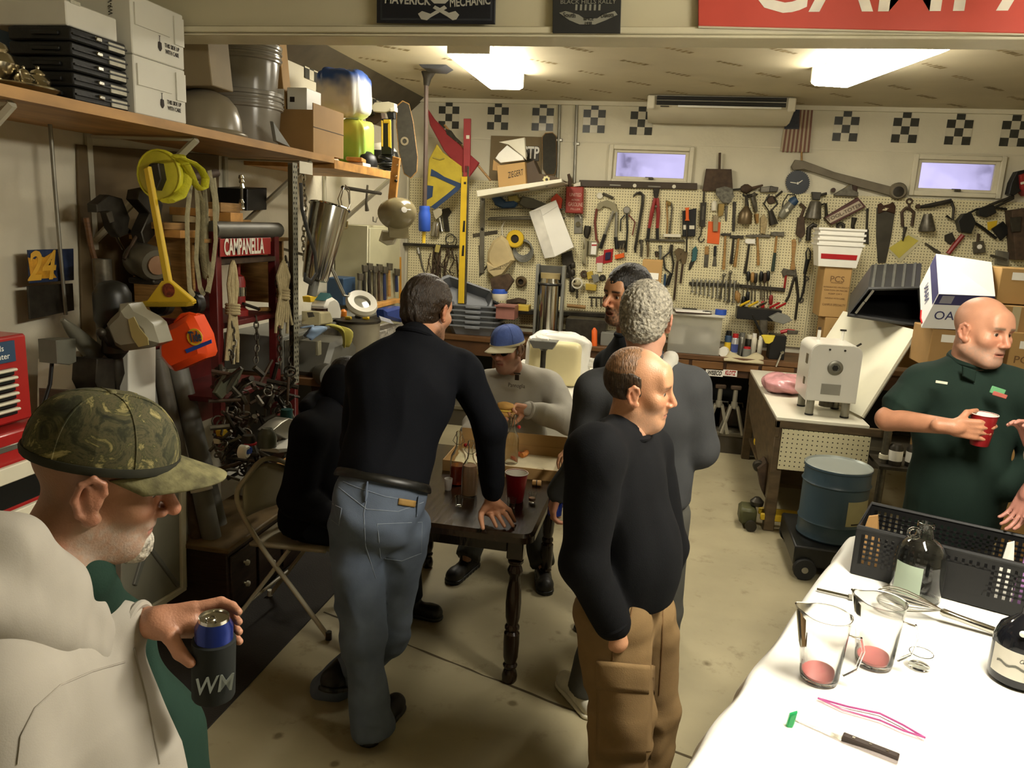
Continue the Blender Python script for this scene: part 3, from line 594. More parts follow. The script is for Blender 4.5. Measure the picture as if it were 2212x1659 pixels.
m_pvc=mk('grey_pvc','#6c6b62',.5,var=.15,vs=4)
def lean(label,a,c,r,mat,Xa,Xb,capm=None):
 p=atX(*a,Xa);q2=atX(*c,Xb);q2.z=max(q2.z,.02)
 t=thing('leaning_pipe',label,'pipe',q2,group='pipes leaning on the left wall');b=MB(P0(t));b.cyl(p,q2,r,n=16);b.build('pipe',mat,t)
 b=MB(P0(t));b.cyl(p+(p-q2).normalized()*.002,p-(p-q2).normalized()*.05,r*1.12,n=16);b.build('collar',capm or mat,t)
lean('grey plastic drain pipe leaning behind the camouflage cap brim',(372,745),(480,1180),.055,m_pvc,-2.62,-2.25)
lean('brownish grey pipe leaning left of the drain pipe',(338,760),(430,1190),.045,mk('pvc_brown','#5f594c',.55,var=.2),-2.66,-2.3)
lean('thin dark pipe leaning beside the drill press',(285,720),(330,1000),.03,mk('pipe_dark','#4a473e',.5,var=.2),-2.7,-2.4)
lean('thin grey pole leaning beside the drill press',(305,700),(352,1000),.022,m_grey,-2.7,-2.42)
lean('red handled rod leaning by the pipes',(326,850),(350,1010),.018,m_red,-2.6,-2.4)
lean('capped grey pipe standing under the cap brim',(432,1040),(462,1185),.05,m_pvc,-2.3,-2.2,m_offwhite)
lean('rust red board edge leaning beside the capped pipe',(405,1030),(430,1200),.03,m_rust,-2.4,-2.25)
Xp=-2.33
t=trace('braced_panel','pale sheet-metal panel with crossed braces standing on the floor','panel',[('sheet',mk('panel_grey','#8a8777',.55,var=.08),[(250,1090),(393,1050),(397,1265),(300,1335),(250,1360)],.03),('brace',m_grey,[(318,1185),(326,1180),(386,1262),(380,1268)],.012,.03),('brace',m_grey,[(318,1188),(308,1186),(285,1262),(292,1265)],.012,.03),('frame',m_trim,[(386,1050),(397,1048),(399,1268),(389,1272)],.014,.03),('frame',m_trim,[(260,1352),(300,1322),(399,1262),(399,1274),(305,1336),(262,1364)],.014,.03)],X=Xp)
def low_cabinet():
 p=atZ(415,1335,0);t=thing('low_cabinet','low dark brown wooden cabinet with white knobs behind the folding chair','cabinet',(-2.25,3.68,0));m=wood('cabinet_brown','#2f2015',rough=.45);mt_=wood('cabinet_top','#6b5838',rough=.5)
 MB().box((0,0,.19),(.36,.82,.36),ch=.006).build('carcass',m,t);MB().box((0,0,.385),(.40,.86,.03),ch=.006).build('worktop',mt_,t)
 for k in range(3):
  d=MB().box((.185,-.27+.27*k,.19),(.014,.24,.30),ch=.004).build('drawer',m,t)
  for z in (.14,.26):MB().lathe([(0,0),(.006,0),(.006,.012),(.016,.018),(.014,.03),(0,.034)],(.19,-.27+.27*k,z),(1,0,0),14).build('knob',m_offwhite,d)
low_cabinet()
MB().box((-2.17,3.6,.004),(1.0,3.6,.008),ch=.003).build('floor_mat',mk('rubber_mat','#2a2621',.8,var=.15,bump=.3,bs=120),None,'long dark rubber mat on the floor along the left wall','mat',smooth=0)
Xr=-2.3;m_rack=mk('rack_red','#5d1a18',.45,var=.25,vs=8)
def rack():
 ya,yb=atX(466,640,Xr).y,atX(592,640,Xr).y;zt=atX(530,500,Xr).z
 t=thing('red_rack','dark red steel storage rack against the left wall','rack',(Xr-.22,(ya+yb)/2,0));q=P0(t)
 for y in (ya,yb):
  for x in (Xr,Xr-.42):b=MB(q);b.box((x,y,(zt+.8)/2),(.05,.05,zt-.8),ch=.004);b.build('upright',m_rack,t)
 for px_,nm in ((562,'shelf_plate'),(692,'shelf_plate'),(845,'shelf_plate')):
  z=atX(530,px_,Xr).z;b=MB(q);b.box((Xr-.21,(ya+yb)/2,z),(.47,yb-ya,.03),ch=.004);b.build(nm,m_rack if px_!=562 else m_rust,t)
 b=MB(q);b.box((Xr-.40,(ya+yb)/2,zt*.5+.4),(.02,yb-ya-.05,zt-.82));b.build('back_panel',m_rack,t,smooth=0)
 for zz in (1.0,1.5):b=MB(q);b.box(((Xr-.42+WX)/2,(ya+yb)/2,zz),(Xr-.42-WX,.3,.05));b.build('wall_cleat',m_rust,t,smooth=0)
 z=atX(530,497,Xr).z;b=MB(q);b.cyl((Xr,ya-.02,z),(Xr,yb+.05,z),.045);b.build('top_roller',mk('roller_grey','#5c594f',.5,.3),t)
 return t,ya,yb
rk,rya,ryb=rack()
t=trace('name_sign','small red metal sign reading CAMPANELLA on the dark rack','sign',[('plate',mk('sign_red','#9e2a26',.45,var=.06),[(474,516),(583,513),(583,549),(474,555)],.006)],X=Xr+.035)
z1=atX(529,534,Xr+.045);text('CAMPANELLA',z1,(0,1,0),(0,0,1),.085,mk('sign_white','#e6dfce',.5,var=0),None,w=.40,bold=.003);_sg=_TXT[-1][0]
for _o in bpy.data.objects:
 if _o.name.startswith('name_sign'):_sg.parent=_o;_sg.matrix_basis.translation=Vector(_sg.matrix_basis.translation)-Vector(_o.location)
m_rope=mk('cotton_rope','#b3a47c',.85,var=.15,vs=40,bump=.4,bs=150)
def hank(label,x,y0,y1,w,X,seed):
 random.seed(seed);t=thing('rope_hank',label,'rope',atX(x,y0,X),group='ropes on the rack');q=P0(t);ym=y0+(y1-y0)*.45
 for k in range(7):
  o=(k-3)/3*w;b=MB(q);b.tube([atX(x+o*.4,y0+abs(o),X),atX(x+o,y0+(ym-y0)*.5,X+.01*random.random()),atX(x+o*.5,ym,X+.015),atX(x+o*1.1,ym+(y1-ym)*.5,X),atX(x+o*1.2+random.uniform(-4,4),y1-random.uniform(0,40),X)],.009,6);b.build('strand',m_rope,t)
 for k in range(4):b=MB(q);b.torus(atX(x,ym-8+6*k,X+.01),.032,.009,(0,.15,1),16,6);b.build('wrap',m_rope,t)
hank('cream rope hank hanging on the front of the red rack',503,562,795,10,Xr+.05,4)
hank('second cream rope hank hanging beside the perforated post',612,560,725,13,Xr+.08,9)
def chain(label,pts,X,mat,s=.022):
 t=thing('chain',label,'chain',atX(*pts[0],X),group='chains by the rack');q=P0(t);P=[atX(x,y,X) for x,y in pts];L_=[0]
 for i in range(1,len(P)):L_.append(L_[-1]+(P[i]-P[i-1]).length)
 n=int(L_[-1]/(s*1.45));b=MB(q)
 for k in range(n):
  d=L_[-1]*k/n;i=max(j for j in range(len(L_)) if L_[j]<=d);i=min(i,len(P)-2);f=(d-L_[i])/max(1e-6,L_[i+1]-L_[i]);c=P[i].lerp(P[i+1],f);tg=(P[i+1]-P[i]).normalized()
  sd=tg.orthogonal().normalized() if k % 2 else tg.cross(tg.orthogonal()).normalized()
  b.tube([c+tg*s*math.cos(a)+sd*s*.55*math.sin(a) for a in [2*math.pi*j/10 for j in range(10)]],s*.22,5,closed=True)
 o=b.build('links',mat,t);o['kind']='stuff'
chain('dark steel chain hanging inside the red rack',[(553,690),(556,740),(552,790)],Xr+.03,m_tmetal)
chain('dark chain hanging behind the second rope',[(618,560),(628,640),(632,720),(626,800)],Xr+.04,m_tmetal)
chain('chain with hooks hanging left of the perforated post',[(598,600),(604,680),(606,760),(604,800)],Xr+.05,m_tmetal)
chain('bright chain hanging behind the perforated post',[(655,372),(660,450),(655,520),(660,580)],-2.35,m_steel)
chain('short dark chain loop under the first rope',[(500,700),(506,740),(500,780),(494,750)],Xr+.06,m_tmetal)
t=thing('bottle_jack','red bottle jack on the middle plate of the red rack','jack',atX(517,684,Xr-.08));b=MB();b.lathe([(.05,0),(.05,.04),(.035,.05),(.038,.2),(.03,.23),(.012,.24),(.012,.33),(.02,.335),(.02,.35),(0,.35)],n=18);b.build('body',m_redpaint,t)
b=MB();b.lathe([(.04,.12),(.04,.17),(.0,.17)],n=18);b.build('collar',m_steel,t)
trace('wood_handle_tool','wooden handled tool lying across the rack plate','tool',[('handle',m_oak,('t',[(560,668),(590,668)],5),0),('shaft',m_dkmetal,('t',[(525,656),(560,668)],3.5),0)],X=Xr-.02)
random.seed(11);mts=[m_pine,m_oak,m_card2,mk('pale_wood','#c9b48a',.6,var=.1)]
zz=atX(540,470,-2.45).z
sc=thing('scrap_shelf','narrow board under the shelf holding wood offcuts','shelf',(-2.5,(rya+ryb)/2,zz-.12));b=MB();b.box((0,.05,0),(.4,.95,.02));b.build('board',m_oak,sc,smooth=0)
for s in (-1,1):b=MB();b.box((-.02,.05+s*.46,-.2),(.34,.02,.4));b.build('support',m_oak,sc,smooth=0)
spots=['nearest the rope','second from the rope','in the middle of the row','leaning left of the post','beside the perforated post']
lays=['bottom','second','third','top']
for i in range(5):
 n=(2,4,4,3,2)[i];zb=zz-.109
 for k in range(n):
  h=random.uniform(.03,.05);l=random.uniform(.12,.2);y=rya-.15+.2*i+random.uniform(-.02,.02)
  o=MB().box((0,0,h/2),(l,random.uniform(.1,.19),h-.001),ch=.002).build('wood_offcut',mts[(i+k) % 4],None,'wood offcut %s, %s of its pile above the rack' % (spots[i],lays[k]),'wood','wood offcuts',smooth=0)
  o.location=(-2.45+random.uniform(-.04,.06),y,zb);o.rotation_euler=(0,0,random.uniform(-.3,.3));zb +=h
pp=atX(637,392,-2.22)
def perf():
 t=thing('perforated_post','grey perforated steel angle post hanging from the shelf bracket','post',(-2.22,pp.y,0));z0=atX(648,825,-2.22).z;z1=SZ-.08
 m=mk('angle_grey','#8b8876',.5,.3,var=.1);b=MB();b.box((0,0,(z0+z1)/2),(.004,.06,z1-z0));b.box((-.03,.03,(z0+z1)/2),(.06,.004,z1-z0));b.build('angle',m,t,smooth=0)
 b=MB();k=0;z=z0+.02
 while z<z1:
  for o in (-.014,.014):b.box((.0025,o+(.004 if k % 2 else -.004),z),(.002,.008,.014))
  z +=.03;k +=1
 o=b.build('slots',m_dark,t,smooth=0);o['kind']='stuff'
 MB().box((-.02,.005,z0*.5),(.04,.04,z0),ch=.004).build('foot_post',m_rack,t)
 b=MB();b.box((.006,.13,z1-.02),(.006,.17,.07));b.build('strip_plate',m_offwhite,t,smooth=0)
perf()
t=thing('steel_canister','tall polished steel canister hanging tilted on a black strap','canister',atX(672,608,-2.15));q=P0(t)
a,c=atX(680,605,-2.15),atX(712,448,-2.1);ax=(c-a).normalized();ln=(c-a).length
b=MB(q);b.lathe([(0,0),(.075,0),(.08,.02),(.10,.2),(.115,ln*.75),(.12,ln),(.128,ln),(.128,ln+.008),(.118,ln+.008),(.11,ln*.8),(.07,.05),(0,.05)],a,ax,34);b.build('vessel',m_steel,t)
b=MB(q);b.torus(c+ax*.004,.125,.006,ax,30,6);b.build('rim',m_chrome,t)
b=MB(q);b.lathe([(.03,-.1),(.03,.0)],a,ax,16);b.build('spout',m_grey,t)
b=MB(q);b.tube([atX(x,y,-2.06) for x,y in [(650,395),(652,450),(665,500),(680,545),(684,590),(672,610),(658,602),(660,590)]],.02,8,flat=.3);b.build('strap',m_black,t)
t=thing('magnifier_lamp','white ring magnifier lamp on a jointed arm','lamp',atX(780,655,-2.1));q=P0(t);m_ml=mk('lamp_white','#d2cdbb',.35,var=.03)
b=MB(q);A1,A2,A3=atX(708,565,-2.25),atX(742,638,-2.12),atX(752,640,-2.1)
for o in (0,.025):b.tube([A1+V(0,o,0),A2+V(0,o,0)],.007)
b.tube([A1,Vector((WX+.02,A1.y+.1,A1.z+.1))],.01);b.build('arm',m_metal,t);b=MB(q);b.tube([A2,A3,A3+V(0,.02,.02)],.008);b.build('bracket',m_metal,t)
rc=atX(781,656,-2.1);axr=Vector((.45,-.45,.75)).normalized()
b=MB(q);b.lathe([(.06,-.02),(.105,-.025),(.115,0),(.105,.028),(.06,.022),(.06,-.02)],rc,axr,30,close=False);b.build('ring_shade',m_ml,t)
b=MB(q);b.lathe([(0,0),(.06,0),(.06,.006),(0,.01)],rc,axr,24);b.build('lens',mk('lens_grey','#8d8a7c',.1),t)
trace('wire_whisk','bundle of bright wire loops hanging under the far bracket','wire',[('loop',m_steel,('t',[(740,405),(730,430),(735,455),(745,462),(755,445),(752,415),(742,403)],1.2),0),('loop',m_steel,('t',[(743,402),(736,430),(744,470),(756,440),(755,410),(746,400)],1.2),0,.02)],X=-2.2)
trace('snap_hook','brass snap hook hanging below the wire loops','hook',[('hook',mk('old_brass','#8d7d52',.35,.8),('t',[(746,466),(740,480),(742,494),(749,492),(750,478)],2.6),0),('ring',m_tmetal,('c',746,464,4,2),.008)],X=-2.2)
trace('pipe_clamp_bar','dark bar clamp lying across the far shelf bracket','clamp',[('bar',m_dkmetal,('t',[(740,405),(822,418)],4),0)],X=-2.3)
trace('adjustable_wrench','open-end wrench hanging on the pale cabinet door','wrench',[('handle',m_tmetal,('t',[(794,400),(791,440),(793,455)],[2.4,3,5]),0)],X=-2.45)
trace('spring_links','chrome spring shackle hanging above the wood offcuts','shackle',[('spring',m_chrome,('l',(520,378),(524,408),[(4,0),(6,.2),(4,.3),(6,.5),(4,.6),(6,.9),(3,1)]),0),('lower_spring',m_chrome,('l',(521,430),(524,455),[(3,0),(6,.3),(4,.5),(6,.8),(3,1)]),0),('link',m_tmetal,('t',[(522,405),(522,432)],3),0)],X=-2.3)
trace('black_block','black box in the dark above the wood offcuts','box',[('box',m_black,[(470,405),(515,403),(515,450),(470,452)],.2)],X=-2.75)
YP=YB-.03
def pegmat(name,col,pitch,rad=.13):
 m=mk(name,col,.6,var=.05,vs=1.5);N,L,b=nodes_of(m);base=b.inputs['Base Color'].links[0].from_socket
 tc=N.new('ShaderNodeTexCoord');vm=N.new('ShaderNodeVectorMath');vm.operation='SCALE';vm.inputs['Scale'].default_value=1/pitch;L.new(tc.outputs['Object'],vm.inputs[0])
 fr=N.new('ShaderNodeVectorMath');fr.operation='FRACTION';L.new(vm.outputs[0],fr.inputs[0])
 sb=N.new('ShaderNodeVectorMath');sb.operation='SUBTRACT';sb.inputs[1].default_value=(.5,.5,.5);L.new(fr.outputs[0],sb.inputs[0])
 mu=N.new('ShaderNodeVectorMath');mu.operation='MULTIPLY';mu.inputs[1].default_value=(1,0,1);L.new(sb.outputs[0],mu.inputs[0])
 ln=N.new('ShaderNodeVectorMath');ln.operation='LENGTH';L.new(mu.outputs[0],ln.inputs[0])
 lt=N.new('ShaderNodeMath');lt.operation='LESS_THAN';lt.inputs[1].default_value=rad;L.new(ln.outputs['Value'],lt.inputs[0])
 mx=N.new('ShaderNodeMix');mx.data_type='RGBA';mx.inputs[7].default_value=(*S('#3b3323'),1);L.new(lt.outputs[0],mx.inputs[0]);L.new(base,mx.inputs[6]);L.new(mx.outputs[2],b.inputs['Base Color']);return m
m_peg=pegmat('pegboard','#dad0a6',.0275,.17)
zp0,zp1=1.0,atY(1500,408,YP).z
xs=[WX+.04,-1.05,1.39,3.83,XR-.02]
for i in range(4):
 o=MB().box((0,0,0),(xs[i+1]-xs[i]-.004,.012,zp1-zp0)).build('pegboard_panel',m_peg,None,['cream pegboard panel in the far left corner behind the yellow level','cream pegboard panel behind the bolt cutters and hammers','cream pegboard panel behind the hand saw','cream pegboard panel at the far right of the back wall'][i],'pegboard','pegboard panels',smooth=0)
 o.location=((xs[i]+xs[i+1])/2,YB-.022,(zp0+zp1)/2)
m_ck1=mk('checker_black','#3a3a34',.35,var=.25,vs=12);m_ck2=mk('checker_white','#c9c3ad',.3,var=.08,vs=12)
def pennant(cx,cy,Y,lab,w=46,X=None,slant=0):
 c=atY(cx,cy,Y) if X is None else atX(cx,cy,X);s=.074
 b=MB();cells=[(0,3.7,0)]+[(i-1,3-j,(i+j+1) % 2) for j in range(1,4) for i in range(3)]
 for (i,j,k) in cells:
  b.mi=k;z0=j-2 if j!=3.7 else 1.0;z1=z0+1 if j!=3.7 else 1.7
  x0,x1=(i-.5)*s,(i+.5)*s;zz0,zz1=(z0)*s,z1*s
  if X is None:b.box(((x0+x1)/2,-.004,(zz0+zz1)/2),(x1-x0,.003,zz1-zz0))
  else:b.box((.004,(x0+x1)/2,(zz0+zz1)/2),(.003,x1-x0,zz1-zz0))
 o=b.build('checkered_pennant',[m_ck1,m_ck2],None,lab,'pennant','checkered pennants',smooth=0);o.location=c
for i,(cx,cy) in enumerate([(970,246),(1076,248),(1173,250),(1284,254),(1386,258),(1828,270),(1956,273),(2072,277),(2192,280)]):
 pennant(cx,cy,YB,'black and white checkered pennant, %s from the left along the back wall' % ['first','second','third','fourth','fifth','sixth','seventh','eighth','ninth'][i])
for i,(cx,cy) in enumerate([(525,100),(590,107),(672,130),(735,170),(790,222),(815,235)]):
 pennant(cx,cy,0,'checkered pennant on the left wall, %s counted from the near end' % ['first','second','third','fourth','fifth','sixth'][i],X=WX+.004)
for i,(a,c) in enumerate((((1209,222),(1204,392)),((1246,222),(1240,395)))):
 trace('conduit_pipe',['left','right'][i]+' of two steel conduits running up the back wall','pipe',[('pipe',m_metal,('t',[a,c],3.2),0,.015),('strap',m_metal,[(a[0]-7,300+8*i),(a[0]+6,300+8*i),(a[0]+6,306+8*i),(a[0]-7,306+8*i)],.02)],Y=YB-.005,group='wall conduits')
def aircon():
 a=atY(1398,240,7.62);d=atY(1713,268,7.62);zt=atY(1400,205,7.62).z;cx=(a.x+d.x)/2;w=d.x-a.x
 t=thing('air_conditioner','long off-white air conditioner hung under the ceiling on the back wall','air conditioner',(cx,7.62,a.z))
 h=zt-a.z;m=mk('ac_white','#d3ccb4',.45,var=.03)
 MB().prism([(-w/2,0,.06),(-w/2,0,h),(-w/2,.42,h),(-w/2,.42,-.05),(-w/2,.25,-.05),(-w/2,.06,.01)],(w,0,0),.008).build('casing',m,t)
 for s in (-1,1):MB().box((s*(w/2-.03),-.012,h*.55),(.07,.03,h*.85),ch=.01).build('end_panel',m,t)
 MB().box((0,-.006,h*.68),(w-.16,.014,h*.56)).build('grille',m_dark,t,smooth=0)
 for k in range(3):MB().box((0,-.016,h*(.5+.17*k)),(w-.16,.012,.008)).build('louvre',m_metal if k==1 else m_dkmetal,t,smooth=0)
 MB().box((.08,-.018,h*.33),(w*.7,.012,.018),ch=.003).build('flap',m_white,t);MB().box((-w*.38,-.006,.045),(.08,.006,.01)).build('maker_badge',m_dkmetal,t,smooth=0)
 MB().box((0,.2,h+.05),(w*.7,.2,.12)).build('hanger',m_dkbrown,t,smooth=0)
aircon()
trace('striped_flag','red and white striped flag with a blue canton hanging from a stick','flag',[('cloth',mk('flag_white','#b3a58a',.8,var=.06),[(1700,232),(1757,229),(1748,329),(1685,326)],.004)]+[('stripe',mk('flag_red','#7a5648',.8,var=.06),[(1757-(57*(k)/7)-(0),230),(1757-57*(k+.5)/7,230),(1748-63*(k+.5)/7,329),(1748-63*k/7,329)],.003,.004,0) for k in range(7)]+[('canton',mk('flag_blue','#3c3f48',.8,var=.2,vs=60),[(1700,231),(1728,231),(1726,279),(1694,279)],.003,.008,0),('stick',m_oak,('t',[(1730,225),(1732,348)],2),0,-.004)],Y=YB-.02)
trace('long_level','long dark spirit level lying along the top of the pegboard','level',[('beam',mk('level_brown','#3f3325',.5,var=.2),[(1252,389),(1506,396),(1506,410),(1252,403)],.03),('window',m_metal,[(1317,398),(1341,399),(1341,402),(1317,401)],.004,.03),('window',m_metal,[(1400,401),(1427,402),(1427,405),(1400,404)],.004,.03),('vial',m_offwhite,('c',1371,401,4),.004,.03),('vial',m_offwhite,('c',1456,403,4),.004,.03)],Y=YP-.002)
trace('dust_pan','dark square shovel pan with an upright handle above the pegboard','dustpan',[('pan',m_rust,[(1525,365),(1580,366),(1583,413),(1517,413)],.03),('handle',m_rust,('t',[(1555,330),(1554,366)],2.6),0,.015)],Y=YP)
trace('saw_blade_clock','black circular saw blade used as a wall clock','clock',[('blade',mk('blade_black','#26282a',.4,.4,var=.15),[(1723+(27 if k % 2 else 24.5)*math.cos(k*math.pi/36),394+(27 if k % 2 else 24.5)*math.sin(k*math.pi/36)) for k in range(72)],.006,0,0),('hand',m_offwhite,[(1722,396),(1733,389),(1734,390),(1723,398)],.003,.008,0),('hand',m_offwhite,[(1723,395),(1707,393),(1707,394.5),(1723,397)],.003,.008,0),('arbor',m_metal,('c',1723,396,3),.01,.006)],Y=YP)
trace('long_club','long grey-brown paddle slanting above the pegboard to a round end','paddle',[('shaft',mk('weathered_wood','#6c6350',.6,var=.2,stretch=(1,1,1)),[(1708,360),(1716,346),(1735,348),(1800,372),(1925,404),(1925,424),(1845,402),(1735,366),(1712,368)],.04),('round_end',mk('weathered_wood','',0),('c',1938,413,18),.06),('dark_face',m_dkmetal,('c',1941,414,11),.004,.06)],Y=YP)
trace('hand_plane','small steel hand plane on top of the pegboard','plane',[('sole',m_tmetal,[(1800,420),(1806,416),(1830,402),(1838,398),(1840,410),(1852,416),(1851,425),(1800,423)],.05),('tote',m_dwood,[(1838,402),(1845,399),(1851,404),(1850,422),(1842,424)],.03,.01),('knob',m_dwood,('c',1799,411,5),.04),('lever_cap',m_chrome,[(1821,407),(1834,398),(1836,400),(1824,409)],.02,.03)],Y=YP)
trace('oiler','small dark oil can lying on the pegboard top edge','oil can',[('body',m_rust,('l',(1600,408),(1625,408),[(5,0),(10,.3),(10,.6),(4,1)]),0,.03),('spout',m_rust,('t',[(1622,408),(1648,400)],[4,2]),0,.03),('tip',m_dkmetal,('t',[(1583,410),(1602,408)],2),0,.03)],Y=YP)
trace('electric_shear','dark power tool lying on the pegboard top edge','tool',[('body',m_tmetal,[(1642,405),(1665,402),(1680,406),(1678,415),(1642,416)],.05),('motor',m_dkmetal,[(1662,403),(1680,405),(1676,415),(1660,415)],.06)],Y=YP)
trace('red_chainsaw','red and black power saw hanging at the right end of the pegboard','saw',[('housing',m_redpaint,[(2190,380),(2212,372),(2240,380),(2240,420),(2205,424),(2192,408)],.14),('engine',m_black,[(2176,395),(2188,372),(2205,368),(2200,410),(2180,424),(2170,420)],.1),('bar',m_dkmetal,('t',[(2190,424),(2146,440),(2120,452)],3.2),0,.05),('switch',m_offwhite,[(2204,394),(2212,392),(2213,397),(2205,399)],.004,.142)],Y=YP)
trace('ceiling_pole','dark pole with a blue foam grip rising to a box head at the ceiling','pole',[('pole',mk('pole_brown','#4e3f35',.5,var=.2),('t',[(921,170),(920,300),(917,450)],5),0),('grip',m_blue,('l',(917,445),(917,500),[(11,0),(12,.1),(11,.18),(13,.3),(13,.95),(11,1)]),0),('tip',m_yellow,('t',[(916,498),(915,525)],4),0),('head',mk('head_slate','#3b3c3e',.5,var=.1),[(900,92),(985,95),(982,150),(965,160),(930,158),(905,135)],.22,.1),('neck',m_dkmetal,('l',(925,155),(921,185),[(16,0),(9,.5),(6,1)]),0)],Y=6.7)
m_fr=mk('flag_crimson','#8a2a2c',.75,var=.12,vs=8,bump=.3,bs=6)
trace('red_flag','crimson flag hanging folded from its pole in the far left corner','flag',[('cloth',m_fr,[(924,234),(940,258),(1000,320),(1036,352),(1030,362),(1015,382),(1000,372),(960,325),(930,270)],.03,0,.008),('pole',m_oak,('t',[(960,270),(1060,390)],2.4),0,-.02),('emblem',m_dkmetal,[(962,278),(975,282),(985,296),(1000,310),(996,312),(978,300),(965,290)],.003,.031,0)],Y=7.75)
trace('yellow_flag','yellow and blue patterned flag gathered at its pole','flag',[('cloth',mk('flag_yellow','#b8a335',.8,var=.15,vs=8,bump=.3,bs=6),[(945,312),(958,330),(998,360),(1000,398),(975,425),(935,448),(920,446),(924,400),(928,345)],.03,0,.008),('blue_band',mk('flag_navy','#2c3f5e',.8,var=.2),[(932,365),(945,372),(960,382),(1000,398),(990,412),(940,452),(930,447),(965,420),(985,403),(940,382),(930,380)],.004,.031,0),('tie',mk('gold_cord','#a39548',.5),('t',[(935,340),(950,345),(960,342)],1.5),0,.035),('blue_patch',mk('flag_navy','',0),[(922,400),(936,402),(934,425),(922,432)],.004,.031,0)],Y=7.72)
trace('red_level','short red spirit level standing upright beside the flag','level',[('beam',mk('level_red','#9c3a3c',.5,var=.1),[(1003,257),(1018,257),(1016,382),(1002,382)],.03),('vial',m_offwhite,[(1007,292),(1014,292),(1014,300),(1007,300)],.003,.03),('label',mk('label_dkred','#6b2224',.5),[(1004,358),(1012,358),(1012,372),(1004,372)],.003,.03)],Y=7.72)
trace('yellow_level','long yellow spirit level hanging vertically on the corner pegboard','level',[('beam',m_yellow,[(998,382),(1011,382),(1004,655),(991,655)],.035),('edge',m_tmetal,[(1011,360),(1014,360),(1008,655),(1004,655)],.03),('slot',m_dark,[(1001,477),(1005,477),(1004,501),(999,501)],.003,.035),('slot',m_dark,[(999,530),(1003,530),(1002,553),(997,553)],.003,.035),('vial',m_dkmetal,[(1002,393),(1007,393),(1007,398),(1002,398)],.003,.035)],Y=7.7)
trace('silver_level','slim aluminium level hanging on the pegboard left of the cap','level',[('beam',m_metal,[(1038,412),(1048,412),(1046,590),(1036,590)],.02),('vial',m_dkmetal,('c',1043,430,3.5),.004,.02),('vial',m_dkmetal,('c',1042,495,3.5),.004,.02)],Y=YP)
trace('try_square','steel try square hanging left of the cream cap','square',[('blade',m_tmetal,[(1021,505),(1075,497),(1075,505),(1022,513)],.006),('stock',m_tmetal,[(1034,530),(1038,530),(1040,592),(1058,560),(1061,566),(1036,598)],.01)],Y=YP)
trace('spray_gun','chrome spray gun with a cup hanging left of the yellow level','spray gun',[('body',m_chrome,[(936,455),(950,449),(960,452),(956,465),(944,475),(940,470)],.03),('cup',m_steel,('l',(944,480),(940,510),[(9,0),(10,.2),(10,1),(0,1)]),0,.02),('handle',m_chrome,('t',[(950,470),(955,500)],3),0,.02)],Y=YP)
trace('black_spray_gun','dark spray gun hanging beside the chrome one','spray gun',[('body',m_dkmetal,[(955,452),(970,449),(976,458),(968,470),(972,500),(962,500),(958,470)],.03)],Y=YP)
random.seed(8)
t=thing('cable_tangle','dark tangle of cables and leads hanging on the corner pegboard','cable',atY(965,600,YP))
b=MB(P0(t))
for k in range(26):
 x=random.uniform(925,990);y=random.uniform(525,560);b.tube([atY(x+random.uniform(-6,6)*j,y+random.uniform(16,28)*j,YP-.02-.04*random.random()) for j in range(5)],.006,5)
o=b.build('strands',m_rust,t);o['kind']='stuff'
b=MB(P0(t));b.torus(atY(972,515,YP-.03),.05,.004,(0,1,0));b.torus(atY(975,520,YP-.03),.06,.004,(0,1,.1));b.build('wire_ring',m_black,t)
trace('cable_rail','dark rail carrying the hanging cables','rail',[('rail',m_dkmetal,[(870,524),(992,530),(992,536),(870,530)],.06)],Y=YP)
trace('yellow_tag_tool','small tool with a yellow tag on the cable rail','tag',[('tag',mk('tag_yellow','#b7a85e',.6),[(942,528),(952,530),(948,546),(939,544)],.003)],Y=YP-.07)
trace('long_pliers','slim pliers hanging below the blue foam grip','pliers',[('handle',m_tmetal,('t',[(905,540),(912,575),(918,592)],[3,2,1.5]),0),('jaw',m_steel,('t',[(903,535),(905,548)],4),0)],Y=YP)
trace('carton_panel','flat brown cardboard panel pinned to the back wall','panel',[('panel',mk('brown_board','#7d6c4c',.75,var=.08),[(1061,293),(1172,296),(1170,398),(1056,392)],.008)],Y=YB-.004)
t=trace('black_letter_sign','black plate with white letters behind the foam piece','sign',[('plate',m_dkmetal,[(1120,316),(1164,316),(1164,348),(1120,348)],.01)],Y=YB-.015)
text('STP',atY(1147,331,YB-.028)-Vector(bpy.data.objects['black_letter_sign'].location),(1,0,0),(0,0,1),.12,m_white,bpy.data.objects['black_letter_sign'],w=.17,bold=.004)
skate('dark skateboard deck hanging upright on the back wall',[(1171,296),(1178,287),(1194,286),(1202,294),(1203,362),(1198,378),(1180,378),(1172,366)],YB-.03,(1187,332))
YS=7.55
trace('white_bracket_shelf','narrow white wall shelf tilting up above the cream cap','shelf',[('board',m_offwhite,[(1054,417),(1228,393),(1229,400),(1056,430)],.5)],Y=YB-.04)
trace('brown_carton','brown carton with dark print standing on the white wall shelf','box',[('box_body',m_card2,[(1082,361),(1141,353),(1144,411),(1086,418)],.18,0,.003),('side_flap',m_card,[(1066,345),(1083,358),(1084,370),(1064,368)],.01,.16),('print_box',m_card,[(1104,402),(1138,396),(1138,406),(1105,411)],.002,.181,0)],Y=YS+.2)
bc=bpy.data.objects['brown_carton'];text('ZIEGERT',atY(1113,376,YS+.017)-Vector(bc.location),(1,0,.25),(-.1,0,1),.06,m_ink,bc,w=.16,shear=.3)
trace('foam_piece','white packing foam wedge sticking out of the brown carton','foam',[('wedge',m_white,[(1073,343),(1080,332),(1098,315),(1132,340),(1134,347),(1084,353)],.06),('wing',m_offwhite,[(1080,308),(1135,298),(1138,346),(1130,338),(1100,313),(1092,312)],.05,.01)],Y=YS+.15)
